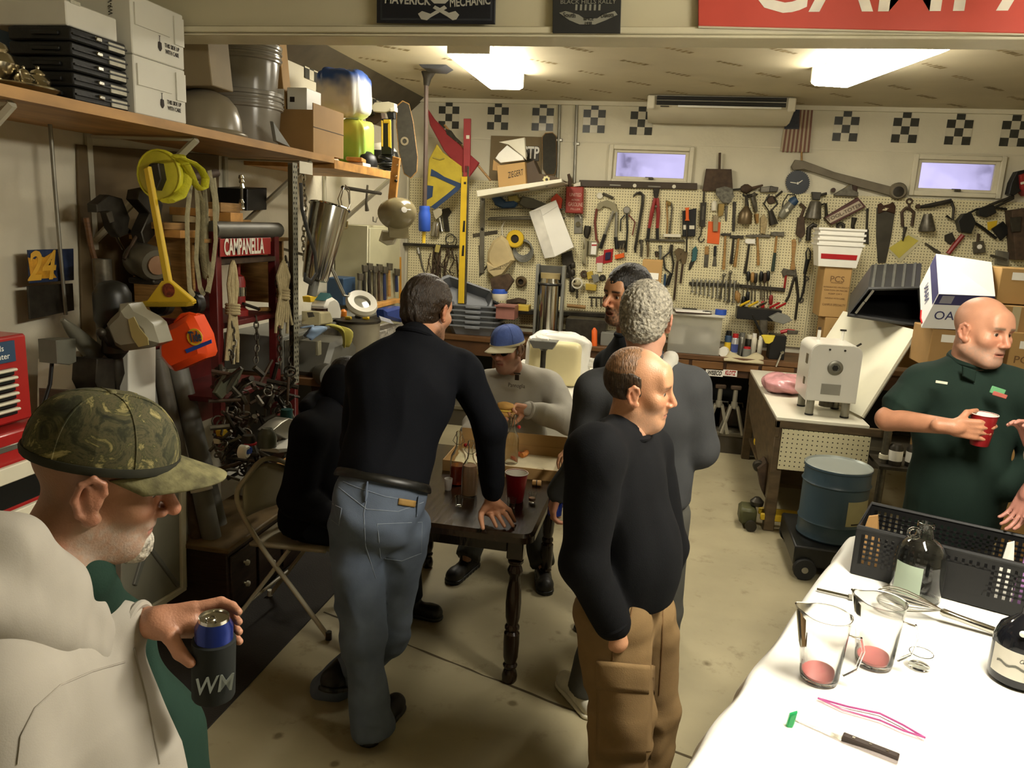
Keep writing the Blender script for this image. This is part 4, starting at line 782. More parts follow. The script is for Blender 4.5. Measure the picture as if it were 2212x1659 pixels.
trace('dark_boxes','dark brown flat boxes on the white shelf beside the carton','box',[('box_body',mk('umber_board','#4b3b28',.6,var=.15),[(1141,358),(1160,350),(1172,378),(1200,382),(1226,394),(1146,408)],.2)],Y=YS+.3)
trace('valve_wheel','cream scalloped valve wheel on the white wall shelf','valve',[('wheel',mk('cream_enamel','#d7cc93',.4),[(1181+(8.5 if k % 2 else 6.6)*math.cos(k*math.pi/7),388+(8.5 if k % 2 else 6.6)*math.sin(k*math.pi/7)) for k in range(14)],.03),('stem',m_metal,('t',[(1181,395),(1181,404)],2.2),0,.01),('nut',m_dkmetal,('c',1181,388,3),.01,.03)],Y=YS+.12)
t=trace('gasoline_can','red metal gasoline can with pale lettering above the pegboard tools','gas can',[('can',mk('can_red','#9a3a30',.45,var=.1),[(1225,404),(1262,405),(1260,462),(1223,460)],.09,0,.01),('spout',m_rust,('t',[(1230,404),(1231,388),(1228,376)],[4,4,3]),0,.05),('cap',m_offwhite,[(1240,398),(1254,393),(1255,402),(1241,404)],.03,.03)],Y=YP-.01)
for s_,yy,hh,ww in (('UNITED',421,.035,.12),('ACTION',432,.018,.08),('GASOLINE',442,.04,.15),('FILLER',452,.02,.10)):text(s_,atY(1243,yy,YP-.102)-Vector(t.location),(1,0,0),(0,0,1),hh,mk('faded_print','#d8b4a0',.6),t,w=ww)
trace('wire_basket','wire basket of gloves and cloths under the white wall shelf','basket',[('wire',m_tmetal,('t',[(1058,452),(1140,449),(1222,452)],1.2),0,.1),('wire',m_tmetal,('t',[(1058,470),(1140,468),(1222,470)],1.0),0,.1),('bottom',m_tmetal,[(1060,472),(1220,470),(1220,474),(1060,476)],.14)],Y=YP)
trace('blue_glove','dark blue work glove stuffed in the wire basket','glove',[('glove',m_dblue,[(1062,424),(1080,422),(1094,436),(1112,434),(1120,440),(1112,450),(1090,452),(1072,444)],.06,0,.015)],Y=YP-.02)
trace('yellow_cloth','dull yellow cloth in the wire basket beside the blue glove','cloth',[('cloth',mk('ochre_cloth','#9d8f4e',.8,var=.1),[(1098,424),(1118,421),(1126,434),(1110,440),(1100,436)],.05,0,.012)],Y=YP-.01)
trace('grey_sleeve','grey fabric sleeve folded in the wire basket','cloth',[('cloth',mk('grey_cloth','#5f5b4b',.8,var=.2),[(1130,424),(1150,428),(1192,445),(1180,462),(1132,448),(1122,440)],.06,0,.012)],Y=YP-.02)
trace('red_reflector','orange red folded plastic piece beside the gasoline can','reflector',[('front',mk('coral_plastic','#c4492f',.45),[(1191,430),(1203,418),(1216,430),(1213,452),(1193,450)],.04)],Y=YP-.02)
t=trace('paper_bag','crumpled white paper bag hanging on the pegboard at the front','paper bag',[('bag',m_paper,[(1143,458),(1201,432),(1240,534),(1199,555),(1177,559)],.02,0,.004),('fold',mk('paper_shade','#d6d2c6',.7),[(1143,458),(1167,452),(1199,555),(1177,559)],.012,.02,.004),('crease',m_paper,[(1167,452),(1201,433),(1206,444),(1172,466)],.006,.021,.002)],Y=7.93)
trace('fabric_hat','cream fabric cap hanging by its strap on the pegboard','cap',[('crown',mk('cream_cotton','#c3b083',.8,var=.12,bump=.4,bs=10),[(1056,545),(1068,520),(1086,508),(1100,520),(1114,562),(1098,580),(1070,582),(1056,565)],.1,0,.03),('bill',mk('cream_cotton','',0),[(1056,565),(1072,575),(1098,578),(1112,562),(1090,592),(1072,598),(1058,585)],.12,.03,.01),('strap',m_offwhite,('t',[(1086,512),(1084,490),(1090,478)],1.6),0,.03)],Y=YP-.02)
trace('yellow_tape_roll','yellow cable spool hanging beside the cream cap','spool',[('ring',m_yellow,('c',1114,516,19,9),.05),('core',m_dkmetal,('c',1114,516,10),.03)],Y=YP-.03)
t=thing('cable_coil','grey cable coiled on the pegboard behind the yellow spool','cable',atY(1130,545,YP))
for k in range(5):b=MB(P0(t));b.torus(atY(1130,535+2*k,YP-.015*k),.085+.006*k,.008,(0.05*k,1,.05),26,6);b.build('turn',m_grey,t)
trace('bell_plate','chrome electrical cover plate hanging under the gasoline can','plate',[('plate',m_metal,[(1241,466),(1259,465),(1258,504),(1240,505)],.01),('dome',m_chrome,('c',1249,484,6),.02,.01),('hook',m_white,('t',[(1243,466),(1250,462),(1255,472)],1.5),0,.02)],Y=YP)
trace('caulking_bar','long chrome flashlight hanging below the chrome plate','flashlight',[('barrel',m_chrome,('t',[(1266,495),(1262,570)],[5,6]),0,.03),('head',m_dkmetal,('l',(1270,488),(1266,515),[(7,0),(8,.5),(5,1)]),0,.03)],Y=YP)
trace('pipe_bender','tan tubing bender with two long steel handles and a gauge','bender',[('quadrant',mk('olive_grey','#8d8567',.5,var=.1),[(1288,452),(1294,438),(1312,432),(1330,440),(1336,458),(1326,462),(1318,450),(1304,446),(1296,454)],.03),('handle',m_metal,('t',[(1325,456),(1306,508)],3),0,.02),('grip',m_black,('t',[(1307,506),(1297,537)],4),0,.02),('handle',m_metal,('t',[(1332,458),(1330,514)],3.2),0,.02),('grip',m_black,('t',[(1330,512),(1332,538)],4),0,.02),('hose',mk('rust_hose','#6d3527',.6),('t',[(1289,451),(1285,480),(1288,515),(1292,525)],2.6),0,.02),('gauge',m_offwhite,('c',1296,423,7),.02),('lever',m_tmetal,('t',[(1302,418),(1325,428)],3),0,.02)],Y=YP)
trace('compression_gauge','round pressure gauge with dark hoses on the pegboard','gauge',[('dial',m_metal,('c',1354,454,8),.03),('face',mk('gauge_face','#8f8b80',.3),('c',1354,454,6),.004,.03),('hose',m_black,('t',[(1354,462),(1355,500),(1352,545)],2),0,.02),('hose',m_black,('t',[(1350,464),(1341,475),(1340,500)],1.4),0,.02),('hose',mk('rust_hose','',0),('t',[(1358,464),(1372,480),(1366,508)],1.4),0,.02)],Y=YP)
trace('crow_bar','dark curved crowbar hanging on the pegboard','crowbar',[('bar',m_dkmetal,('t',[(1368,425),(1374,418),(1382,416),(1389,422),(1388,440),(1380,490),(1372,538),(1373,546)],[1.5,2.4,3.2,3.4,3.2,3,3,1.5]),0,.02)],Y=YP)
trace('bolt_cutter','large bolt cutter with red arms and black grips','bolt cutter',[('jaws',m_dkmetal,[(1411,408),(1418,404),(1425,408),(1422,424),(1420,430),(1415,430),(1412,424)],.03),('arm',m_redpaint,('t',[(1415,428),(1408,460),(1402,494)],[3.6,4.4,3.4]),0,.02),('arm',m_redpaint,('t',[(1420,428),(1422,460),(1420,494)],[3.6,4.4,3.4]),0,.02),('grip',m_black,('t',[(1402,493),(1399,518)],3.6),0,.02),('grip',m_black,('t',[(1420,493),(1420,518)],3.6),0,.02),('pivot',m_steel,('c',1417,446,3),.01,.03)],Y=YP)
trace('soldering_iron','thin double-rod wire tool hanging beside the bolt cutter','tool',[('rod',m_oak,('t',[(1440,436),(1442,480),(1440,515)],1.5),0,.015),('rod',m_tmetal,('t',[(1450,438),(1452,450),(1446,515)],1.5),0,.015),('head',mk('brass_dull','#8a7442',.4,.7),[(1438,432),(1448,436),(1452,442),(1444,446)],.015)],Y=YP)
trace('blister_rack','black rack of small parts with an orange spool on top','rack',[('rack',m_black,[(1474,456),(1504,450),(1502,510),(1474,511)],.05),('spool',m_orange,[(1479,449),(1490,448),(1488,452),(1488,473),(1490,477),(1479,477),(1481,473),(1481,453)],.03,.05),('card',m_offwhite,[(1476,486),(1484,486),(1484,496),(1476,496)],.003,.051),('card',m_offwhite,[(1489,487),(1500,487),(1500,495),(1489,495)],.003,.051),('stick',m_dkmetal,('t',[(1484,478),(1483,545)],2),0,.055)],Y=YP)
trace('hanging_scale','dark hanging spring scale with a hook','scale',[('body',m_dkmetal,[(1513,438),(1526,437),(1523,490),(1511,489)],.03),('slot',m_tmetal,[(1518,445),(1521,445),(1519,475),(1516,475)],.003,.03),('link',m_dkmetal,('t',[(1521,414),(1520,438)],2),0,.015),('hook',m_dkmetal,('t',[(1516,490),(1514,508),(1509,516),(1512,523),(1519,521),(1521,515)],1.4),0,.015)],Y=YP)
trace('stone_casting','pitted grey casting hanging at the pegboard top','casting',[('block',mk('pitted_grey','#6f6c60',.8,.2,var=.4,vs=40,bump=.8,bs=30),[(1546,408),(1565,403),(1582,408),(1585,425),(1575,440),(1560,438),(1552,428),(1546,420)],.06)],Y=YP)
trace('glass_vial_tool','small glass and brass torch hanging under the casting','torch',[('vial',m_offwhite,('l',(1543,434),(1542,455),[(3,0),(6,.2),(6,1)]),0,.02),('body',mk('brass_dull','',0),[(1552,440),(1566,440),(1562,465),(1550,470)],.03),('blade',m_tmetal,[(1566,445),(1572,445),(1570,478),(1566,478)],.008)],Y=YP)
trace('plastic_pouch','orange backed blister pouch hanging on the pegboard','pouch',[('card',m_orange,[(1530,478),(1557,480),(1553,528),(1527,525)],.006),('blister',mk('clear_blister','#9a8a68',.2),[(1540,465),(1552,466),(1550,500),(1540,500)],.03,.006)],Y=YP)
trace('steel_file','long dark file hanging beside the orange pouch','file',[('file',m_dkmetal,[(1583,437),(1590,436),(1587,500),(1581,500)],.012)],Y=YP)
m_brz=mk('dull_copper','#6f5f45',.4,.6,var=.2)
trace('pump_oiler','large copper-coloured pump oil can hanging on the pegboard','oil can',[('body',m_brz,('l',(1613,445),(1608,484),[(4,0),(8,.15),(14,.4),(15,.95),(14,1)]),0,.06),('pump',m_dkmetal,('t',[(1614,446),(1612,425),(1604,420)],[4,3,2]),0,.06),('lever',m_dkmetal,('t',[(1612,428),(1625,422)],2),0,.06)],Y=YP)
trace('grease_nozzle','dark curved nozzle hanging beside the copper oil can','nozzle',[('nozzle',m_tmetal,('t',[(1632,417),(1626,424),(1630,440),(1634,458)],[4,6,5,3]),0,.03),('cross',m_dkmetal,('t',[(1612,422),(1636,420)],2.4),0,.03)],Y=YP)
trace('bristle_brush','tan bristle brush with a short handle on the pegboard','brush',[('bristles',mk('tan_bristle','#a3916a',.9,var=.3,vs=60),[(1642,470),(1650,462),(1658,478),(1652,506),(1642,504)],.03),('handle',m_oak,('t',[(1634,462),(1636,482)],[5,3]),0,.02)],Y=YP)
trace('breast_drill','dark hand drill with bent crank frame on the pegboard','hand drill',[('frame',m_dkmetal,('t',[(1662,420),(1650,440),(1662,458),(1680,440),(1672,425)],2),0,.03),('gear',m_rust,('c',1666,432,9),.02),('handle',m_dkmetal,('t',[(1664,455),(1672,485)],[5,9]),0,.03),('crank',m_dkmetal,('t',[(1676,425),(1690,413)],2.4),0,.03)],Y=YP)
trace('die_grinder','grey cylindrical power tool with a dark blue cap and looped cord','power tool',[('barrel',mk('tool_grey','#7b7868',.4,.2),('l',(1712,436),(1686,470),[(7,0),(10,.2),(10,.7),(6,1)]),0,.05),('cap',m_dblue,('l',(1720,430),(1708,440),[(8,0),(10,.5),(9,1)]),0,.05),('cord',m_black,('t',[(1722,432),(1716,420),(1702,420),(1692,436),(1690,452)],1.2),0,.03),('plate',m_offwhite,[(1696,452),(1702,450),(1704,456),(1698,459)],.003,.1)],Y=YP)
trace('trouble_torch','dark old drill hanging below the blue capped tool','drill',[('body',m_rust,[(1722,470),(1736,468),(1738,505),(1728,516),(1718,505)],.05),('chuck',m_metal,('t',[(1729,510),(1728,522)],3),0,.03),('pipe',m_rust,('t',[(1730,470),(1738,448),(1728,440)],3.4),0,.03)],Y=YP)
trace('blow_lamp','conical old blow lamp with a top pump on the pegboard','blow lamp',[('tank',m_tmetal,('l',(1762,435),(1756,472),[(10,0),(12,.1),(17,.95),(17,1)]),0,.07),('pump',m_dkmetal,[(1752,415),(1772,416),(1770,432),(1754,432)],.05,.03),('nozzle',m_dkmetal,('t',[(1770,422),(1786,418)],3),0,.05),('handle',m_dkmetal,('t',[(1772,443),(1784,440),(1786,468)],3),0,.05)],Y=YP)
t=trace('lettered_box','long dark red box with a pale lettered strip slanting on the pegboard','box',[('box',mk('maroon_box','#54302a',.5,var=.2),[(1778,470),(1850,427),(1867,447),(1794,486)],.07),('strip',mk('aged_strip','#b3a48c',.6,var=.15,vs=30),[(1784,472),(1855,434),(1864,446),(1793,482)],.004,.07,0)],Y=YP)
text('TOOL-TOTER',atY(1824,459,YP-.078)-Vector(t.location),(1,0,.56),(-.5,0,1),.035,m_rust,t,w=.33)
trace('pipe_elbow','small black pipe fitting beside the dark drill','fitting',[('elbow',m_dkmetal,('t',[(1746,520),(1748,492),(1756,486),(1764,490)],5),0,.03)],Y=YP)
trace('round_fitting','small dark round fitting under the lettered box','fitting',[('fitting',m_dkmetal,('c',1815,489,9,4),.04)],Y=YP)
trace('grabber_hook','dark claw tool hanging right of the lettered box','claw',[('claw',m_dkmetal,('t',[(1846,470),(1842,488),(1846,505)],[6,4,2]),0,.02)],Y=YP)
trace('black_spade_tool','black long-handled scraper tool beside the hand saw','scraper',[('handle',m_dkmetal,('t',[(1874,450),(1872,500)],2.6),0,.02),('blade',m_dkmetal,[(1860,498),(1876,495),(1876,528),(1862,524)],.02)],Y=YP)
trace('hand_saw','large dark hand saw hanging handle up on the pegboard','saw',[('blade',mk('saw_blade','#4a463c',.4,.5,var=.25),[(1893,448),(1934,452),(1925,512),(1913,568),(1896,568),(1892,510)],.004,.006,0),('handle',m_dwood,[(1895,442),(1902,438),(1908,444),(1922,440),(1928,436),(1934,446),(1932,462),(1912,456),(1896,462)],.022),('hand_hole',m_peg,[(1905,454),(1912,449),(1920,450),(1914,455)],.002,.023,0)],Y=YP)
trace('slip_caliper','old forked iron puller hanging right of the hand saw','puller',[('fork',m_rust,('t',[(1950,490),(1948,458),(1956,450),(1964,450),(1974,458),(1970,488)],3.4),0,.02),('ring',m_rust,('c',1964,435,7,4),.015),('screw',m_rust,('t',[(1964,442),(1963,454)],3),0,.02),('pin',m_dkmetal,('t',[(1956,490),(1950,520)],[4,1.5]),0,.02)],Y=YP)
trace('bell_oiler','grey bell-shaped blow lamp with a long pump arm','blow lamp',[('bell',m_tmetal,('l',(2004,462),(2002,500),[(8,0),(11,.3),(17,.92),(16,1),(12,1)]),0,.06),('arm',m_dkmetal,('t',[(1982,448),(2010,444),(2055,434)],[3,5,5]),0,.06),('bracket',m_dkmetal,('t',[(2055,434),(2060,450),(2058,475),(2044,466)],3),0,.06),('knob',m_rust,('c',1982,446,5),.03,.05)],Y=YP)
trace('parts_sheet','yellow printed sheet in a clear sleeve pinned diagonally','paper',[('sleeve',mk('clear_sleeve','#c6bf9a',.3),[(1966,504),(1994,518),(1944,568),(1916,538)],.003),('sheet',mk('yellow_sheet','#c2b44e',.7,var=.08),[(1962,508),(1984,520),(1942,558),(1920,536)],.002,.004,0)],Y=YP)
trace('red_pipe_wrench','red pipe wrench hanging low on the pegboard','wrench',[('handle',m_redpaint,('t',[(2080,508),(2062,530),(2048,548)],5),0,.03),('jaw',m_dkmetal,[(2040,508),(2055,502),(2062,518),(2050,528),(2040,520)],.03)],Y=YP)
trace('dark_cord_tool','dark power tool with cord looped on the right pegboard','power tool',[('body',m_black,[(2062,478),(2075,462),(2090,460),(2100,480),(2090,505),(2068,500)],.1),('cord',m_black,('t',[(2090,462),(2110,452),(2140,448),(2175,452)],2.4),0,.05),('cord',m_black,('t',[(2085,470),(2120,490),(2152,515)],3),0,.05)],Y=YP)
trace('spot_lamp','dark work lamp head on the right pegboard','lamp',[('head',m_black,[(2108,450),(2140,444),(2146,460),(2125,470),(2108,466)],.08),('arm',m_dkmetal,('t',[(2140,452),(2190,428)],2.6),0,.05)],Y=YP)
trace('square_pulley','rusty square hanging weight with a white spot','weight',[('block',m_tmetal,[(2100,523),(2122,520),(2126,545),(2102,548)],.04),('spot',m_white,('c',2116,533,5),.004,.04),('chain',m_rust,('t',[(2114,505),(2112,522)],3),0,.02)],Y=YP)
trace('yellow_square_blade','black blade over a yellow card on the right pegboard','card',[('card',m_yellow,[(2132,480),(2155,476),(2150,495),(2134,498)],.004),('blade',m_black,[(2140,495),(2165,478),(2180,500),(2160,520)],.03,.004)],Y=YP)
trace('rusty_machine','rusty dark mechanism at the right edge of the pegboard','machine',[('block',m_rust,[(2170,455),(2240,445),(2240,560),(2178,560)],.16),('plate',m_dkmetal,[(2180,470),(2205,468),(2203,500),(2184,502)],.02,.16),('lever',m_tmetal,('t',[(2140,552),(2175,562)],3),0,.1)],Y=YP)
trace('grey_pan','flat grey pan hung behind the white box','pan',[('pan',m_metal,[(2150,540),(2178,545),(2176,575),(2148,570)],.03)],Y=YP)
trace('long_bit','long knife-like bit between the sheet and the red wrench','blade',[('blade',m_tmetal,('t',[(1998,525),(2030,548)],[2,4]),0,.02)],Y=YP)
def hammer(label,hx,hy,w,h,ex,ey,hm,wm,gm=None,round_=False):
 parts=[('head',hm,[(hx-w/2,hy-h*.35),(hx-w*.2,hy-h*.5),(hx+w*.25,hy-h*.4),(hx+w/2,hy-h*.5),(hx+w/2,hy+h*.5),(hx+w*.25,hy+h*.35),(hx-w*.2,hy+h*.4),(hx-w/2,hy+h*.2)],.025,.005),('handle',wm,('t',[(hx-1,hy),((hx+ex)/2,(hy+ey)/2),(ex,ey)],[2.2,2.6,3.4]),0,.018)]
 if gm:parts.append(('grip',gm,('t',[((hx+ex)/2,(hy+ey)/2),(ex,ey)],[3.2,3.8]),0,.018))
 trace('claw_hammer',label,'hammer',parts,Y=YP,group='hammers on the pegboard')
hammer('claw hammer with a plain wooden handle, first of the hammer row',1568,507,22,7,1563,582,m_dkmetal,m_oak)
hammer('ball hammer with a dark handle, second of the hammer row',1586,512,18,8,1579,570,m_dkmetal,m_dkmetal)
hammer('hammer with a slim wooden handle, third of the hammer row',1597,512,18,8,1587,576,m_dkmetal,m_oak)
hammer('white-headed mallet with a black handle in the hammer row',1620,522,22,13,1609,591,m_white,m_dkmetal)
hammer('long-headed body hammer with a wooden handle',1637,510,52,7,1638,573,m_tmetal,m_oak)
hammer('hammer with a dark green grip at the right of the row',1679,506,29,11,1669,586,m_tmetal,m_oak,mk('dark_green_grip','#2b3a30',.6))
trace('wooden_paddle','pale wooden paddle handle hanging right of the hammers','handle',[('paddle',m_oak,[(1710,518),(1718,516),(1720,526),(1716,560),(1718,583),(1706,583),(1710,560)],.02)],Y=YP)
trace('wood_chisel','short chisel with a metal-bound handle on the pegboard','chisel',[('handle',m_oak,[(1523,532),(1531,532),(1531,550),(1522,550)],.02),('blade',m_tmetal,[(1522,549),(1531,549),(1529,577),(1520,577)],.01)],Y=YP)
trace('putty_chisel','dark-handled putty chisel right of the short chisel','chisel',[('handle',m_black,[(1542,532),(1548,531),(1547,553),(1541,553)],.02),('blade',m_tmetal,[(1542,553),(1547,553),(1548,575),(1538,575)],.006)],Y=YP)
trace('teal_utility_knife','teal handled folding tool on the pegboard','knife',[('handle',mk('teal_plastic','#2f5f60',.5),[(1496,538),(1503,531),(1507,540),(1504,562),(1494,566)],.025),('blade',m_dkmetal,[(1494,560),(1503,560),(1492,582),(1487,584),(1489,570)],.012)],Y=YP)
for i,(a,c,d) in enumerate((((1467,538),(1456,648),'long thin pry tool with a flat brown brush head'),((1478,545),(1470,612),'shorter brush with a bulbous brown head'))):
 trace('parts_brush',d+' on the pegboard','brush',[('bristles',m_brz,[(a[0]-10,a[1]+4),(a[0]-2,a[1]-3),(a[0]+8,a[1]),(a[0]+4,a[1]+22),(a[0]-4,a[1]+28)],.03),('handle',m_rust,('t',[(a[0]-3,a[1]+24),c],2.4),0,.015)],Y=YP)
trace('axe_hatchet','grey hatchet head with a red-collared handle on the pegboard','hatchet',[('head',m_tmetal,[(1688,586),(1692,579),(1700,581),(1720,586),(1718,596),(1700,594),(1691,598)],.025),('handle',m_redpaint,('t',[(1698,594),(1694,625)],2.4),0,.012)],Y=YP)
trace('tin_snips','long dark tin snips spread open on the right of the wrench rail','snips',[('handle',m_dkmetal,('t',[(1716,598),(1704,640),(1697,652)],2.8),0,.02),('handle',m_dkmetal,('t',[(1720,598),(1724,640),(1718,690)],2.8),0,.02),('blades',m_tmetal,[(1713,582),(1719,580),(1722,600),(1714,602)],.02)],Y=YP)
trace('lead_cord','dark looped lead with a plug hanging left of the white tubs','cable',[('loop',m_black,('t',[(1742,560),(1741,545),(1746,535),(1751,545),(1750,562)],1.6),0,.02),('plug',m_black,('t',[(1745,560),(1738,592)],[5,3.4]),0,.02),('tail',m_black,('t',[(1739,592),(1736,630),(1728,650)],2),0,.02)],Y=YP)
trace('ring_spanner_pair','large ring wrench hanging left of the brown cartons','wrench',[('shaft',m_tmetal,('t',[(1740,605),(1732,640)],2.6),0,.01),('ring',m_tmetal,('c',1730,648,6,3),.012),('ring',m_tmetal,('c',1742,602,5,2.6),.012)],Y=YP)
trace('hook_rail','thin rail with small tools right of the crowbar','rail',[('rail',m_tmetal,[(1393,515),(1478,518),(1478,523),(1393,520)],.03),('strip',m_offwhite,[(1433,505),(1471,506),(1471,513),(1433,512)],.03,.01)],Y=YP)
for x,y0,y1,mt,lab in ((1385,520,555,m_tmetal,'small steel pliers under the crowbar'),(1399,522,556,m_brz,'slim brass tool under the bolt cutter'),(1426,532,560,m_grey,'short grey clamp under the bolt cutter'),(1418,545,556,m_rust,'tiny rusty clamp beside the grey clamp')):trace('hanging_tool',lab,'tool',[('shank',mt,('t',[(x,y0),(x+1,(y0+y1)/2),(x,y1)],[2,3,2]),0,.02),('jaw',m_dkmetal,[(x-4,y0-2),(x+4,y0-2),(x+3,y0+7),(x-3,y0+7)],.02)],Y=YP,group='small tools under the rail')
trace('iron_tongs','black looped tongs above the brown carton','tongs',[('loop',m_dkmetal,('t',[(1450,528),(1446,545),(1433,556),(1436,580),(1452,592),(1455,570),(1451,548),(1452,528)],2.2),0,.02),('grip',m_black,('t',[(1450,590),(1442,616)],4),0,.02),('grip',m_dblue,('t',[(1437,592),(1435,622)],2.6),0,.02)],Y=YP)
for x,y,r,mt,lab in ((1228,590,10,m_dkmetal,'dark round castor left of the cream reflector'),(1262,592,8,m_rust,'brown coiled spring above the cream reflector'),(1302,600,7,m_dkmetal,'small black pulley right of the grey clamp'),(1318,622,6,m_tmetal,'grey washer ring near the brown ledge')):trace('ring_part',lab,'part',[('rim',mt,('c',x,y,r,r*.45),.03),('axle',m_tmetal,('c',x,y,r*.45),.02)],Y=YP,group='small round parts on the pegboard')
trace('socket_string','string of dark sockets hanging beside the steel tube','sockets',[('socket',m_dkmetal,('l',(1236,565+17*k),(1237,580+17*k),[(4,0),(6,.2),(6,.8),(4,1)]),0,.03) for k in range(4)],Y=YP)
trace('wrench_rail','steel rail holding a row of small wrenches','rail',[('rail',m_dkmetal,[(1489,609),(1600,614),(1600,620),(1489,616)],.02)],Y=YP-.004)
trace('screwdriver_rail','steel rail holding screwdrivers and files','rail',[('rail',m_dkmetal,[(1600,614),(1695,622),(1695,630),(1600,621)],.03)],Y=YP-.004)
for k in range(11):
 x=1497+k*9;y=603+.045*(x-1489);l=26+k*1.8
 trace('small_wrench','small open-end wrench, number %s along the wrench rail' % ['one','two','three','four','five','six','seven','eight','nine','ten','eleven'][k],'wrench',[('wrench',m_metal,[(x-3,y-3),(x-1,y),(x+1,y),(x+3,y-3),(x+2,y+4),(x+1-l*.05,y+l-3),(x+3-l*.08,y+l+3),(x-3-l*.05,y+l+2),(x-1-l*.05,y+l-3),(x-2,y+4)],.006)],Y=YP-.026,group='wrenches on the rail')
for a,c,d in (((1564,594),(1556,642),'medium'),((1578,588),(1574,650),'longest')):
 trace('combination_wrench',d+' ring wrench hung in front of the rail','wrench',[('shaft',m_tmetal,('t',[a,c],1.8),0,.01),('ring',m_tmetal,('c',*a,4,2),.012,.004),('ring',m_tmetal,('c',*c,4,2),.012,.004)],Y=YP-.026,group='wrenches on the rail')
drv=[(1617,586,m_black),(1633,590,m_dkmetal),(1645,586,m_black),(1653,589,m_rust),(1660,585,m_black),(1592,628,m_oak),(1596,632,m_oak),(1607,640,m_black),(1616,630,m_black),(1666,637,m_redpaint),(1648,650,m_red),(1626,588,m_oak)]
onm=['first black','dark steel','second black','brown','third black','first wooden','second wooden','short black','slanting black','dark red','small red','third wooden']
for k,(x,y,mt) in enumerate(drv):
 up=y<600;s=1 if up else -1
 trace('screwdriver','screwdriver with a %s handle on the screwdriver rail' % onm[k],'screwdriver',[('handle',mt,('l',(x,y),(x-1,y+22),[(2.2,0),(4,.15),(4,.8),(2,1)]),0,.03),('shank',m_tmetal,('t',[(x-1,y+20 if up else y+2),(x-1.5,y+62 if up else y-22)],1),0,.03)],Y=YP,group='screwdrivers on the rail')
trace('price_box','small white labelled box hanging under the bender','box',[('box_body',mk('clear_pack','#8f8870',.4),[(1273,520),(1293,521),(1290,553),(1272,551)],.03),('label',m_paper,[(1278,524),(1289,524),(1287,550),(1276,549)],.003,.031,0),('stripe',m_red,[(1278,528),(1289,528),(1289,531),(1278,531)],.002,.034,0)],Y=YP)
trace('red_blister','red carded blister pack on the pegboard','package',[('card',m_red,[(1305,540),(1325,537),(1322,566),(1303,570)],.008),('blister',mk('navy_pack','#2d2d4a',.3),[(1308,546),(1320,544),(1318,560),(1307,562)],.02,.008)],Y=YP)
trace('pink_card','pink hanging card left of the red blister pack','package',[('card',mk('pink_card','#b04a50',.5),[(1288,556),(1304,550),(1303,568),(1287,570)],.006),('blister',m_offwhite,[(1289,568),(1302,568),(1301,588),(1290,588)],.015)],Y=YP)
trace('orange_holder','orange plastic holder with screwdriver bits','holder',[('holder',m_orange,[(1328,551),(1348,546),(1349,556),(1330,560)],.04),('bit',m_steel,('t',[(1337,550),(1341,530)],1),0,.03),('bit',m_steel,('t',[(1343,548),(1348,526)],1),0,.03)],Y=YP)
trace('green_brush','dark brush pad hanging above the orange holder','brush',[('pad',m_dkmetal,[(1334,520),(1350,519),(1350,536),(1336,536)],.03)],Y=YP)
trace('grey_lamp_reflector','small round cream lamp reflector on the pegboard','reflector',[('bowl',mk('cream_reflector','#b0a583',.35),('l',(1247,610),(1247,625),[(11,.3),(12,0),(10,.1),(4,.9)]),0,.05),('ring',m_offwhite,('c',1247,612,12,9),.02,.06),('stem',m_dkmetal,('t',[(1247,626),(1246,645)],2),0,.05)],Y=YP)
trace('sand_bobbin','brass-coloured hose fitting on the lower pegboard','fitting',[('body',m_brz,('c',1127,608,12,6),.06),('inside',m_dkmetal,('c',1127,608,6),.03)],Y=YP)
trace('yellow_clamps','two small yellow spring clamps on the lower pegboard','clamp',[('pad',mk('mustard','#b59b3a',.5),[(1268,588),(1280,585),(1283,600),(1270,604)],.04),('bar',mk('mustard','',0),[(1266,612),(1290,615),(1288,628),(1266,626)],.05)],Y=YP)
trace('grey_clamp','grey spring clamp above the yellow clamps','clamp',[('jaw',m_grey,[(1278,594),(1292,592),(1296,606),(1284,612)],.05)],Y=YP)
trace('dark_vise_grip','dark locking tool hanging behind the paper bag','pliers',[('jaw',m_dkmetal,[(1215,548),(1236,540),(1240,566),(1226,578),(1216,570)],.06),('handle',m_dkmetal,('t',[(1228,575),(1234,600),(1232,630)],[5,4,3]),0,.03)],Y=YP)
trace('bench_ledge','narrow dark ledge with odds and ends along the pegboard foot','shelf',[('board',m_dkmetal,[(1075,664),(1345,676),(1345,684),(1075,674)],.14)],Y=YP)
trace('leather_roll','dark leather roll lying on the narrow ledge','roll',[('roll',m_rust,('t',[(1095,655),(1120,652),(1136,655)],[7,9,8]),0,.08)],Y=YP)
trace('wooden_grip','tan wooden handle lying on the narrow ledge','handle',[('handle',m_oak,('t',[(1225,660),(1265,664)],4),0,.06)],Y=YP)
trace('hook_row','row of small hooks on the lower pegboard','hooks',[('bar',m_dkmetal,[(1272,640),(1312,642),(1312,645),(1272,643)],.01)]+[('hook',m_tmetal,('t',[(1278+10*k,642),(1278+10*k,662)],1.6),0,.01) for k in range(4)],Y=YP)
ZB=.945;YF=7.4
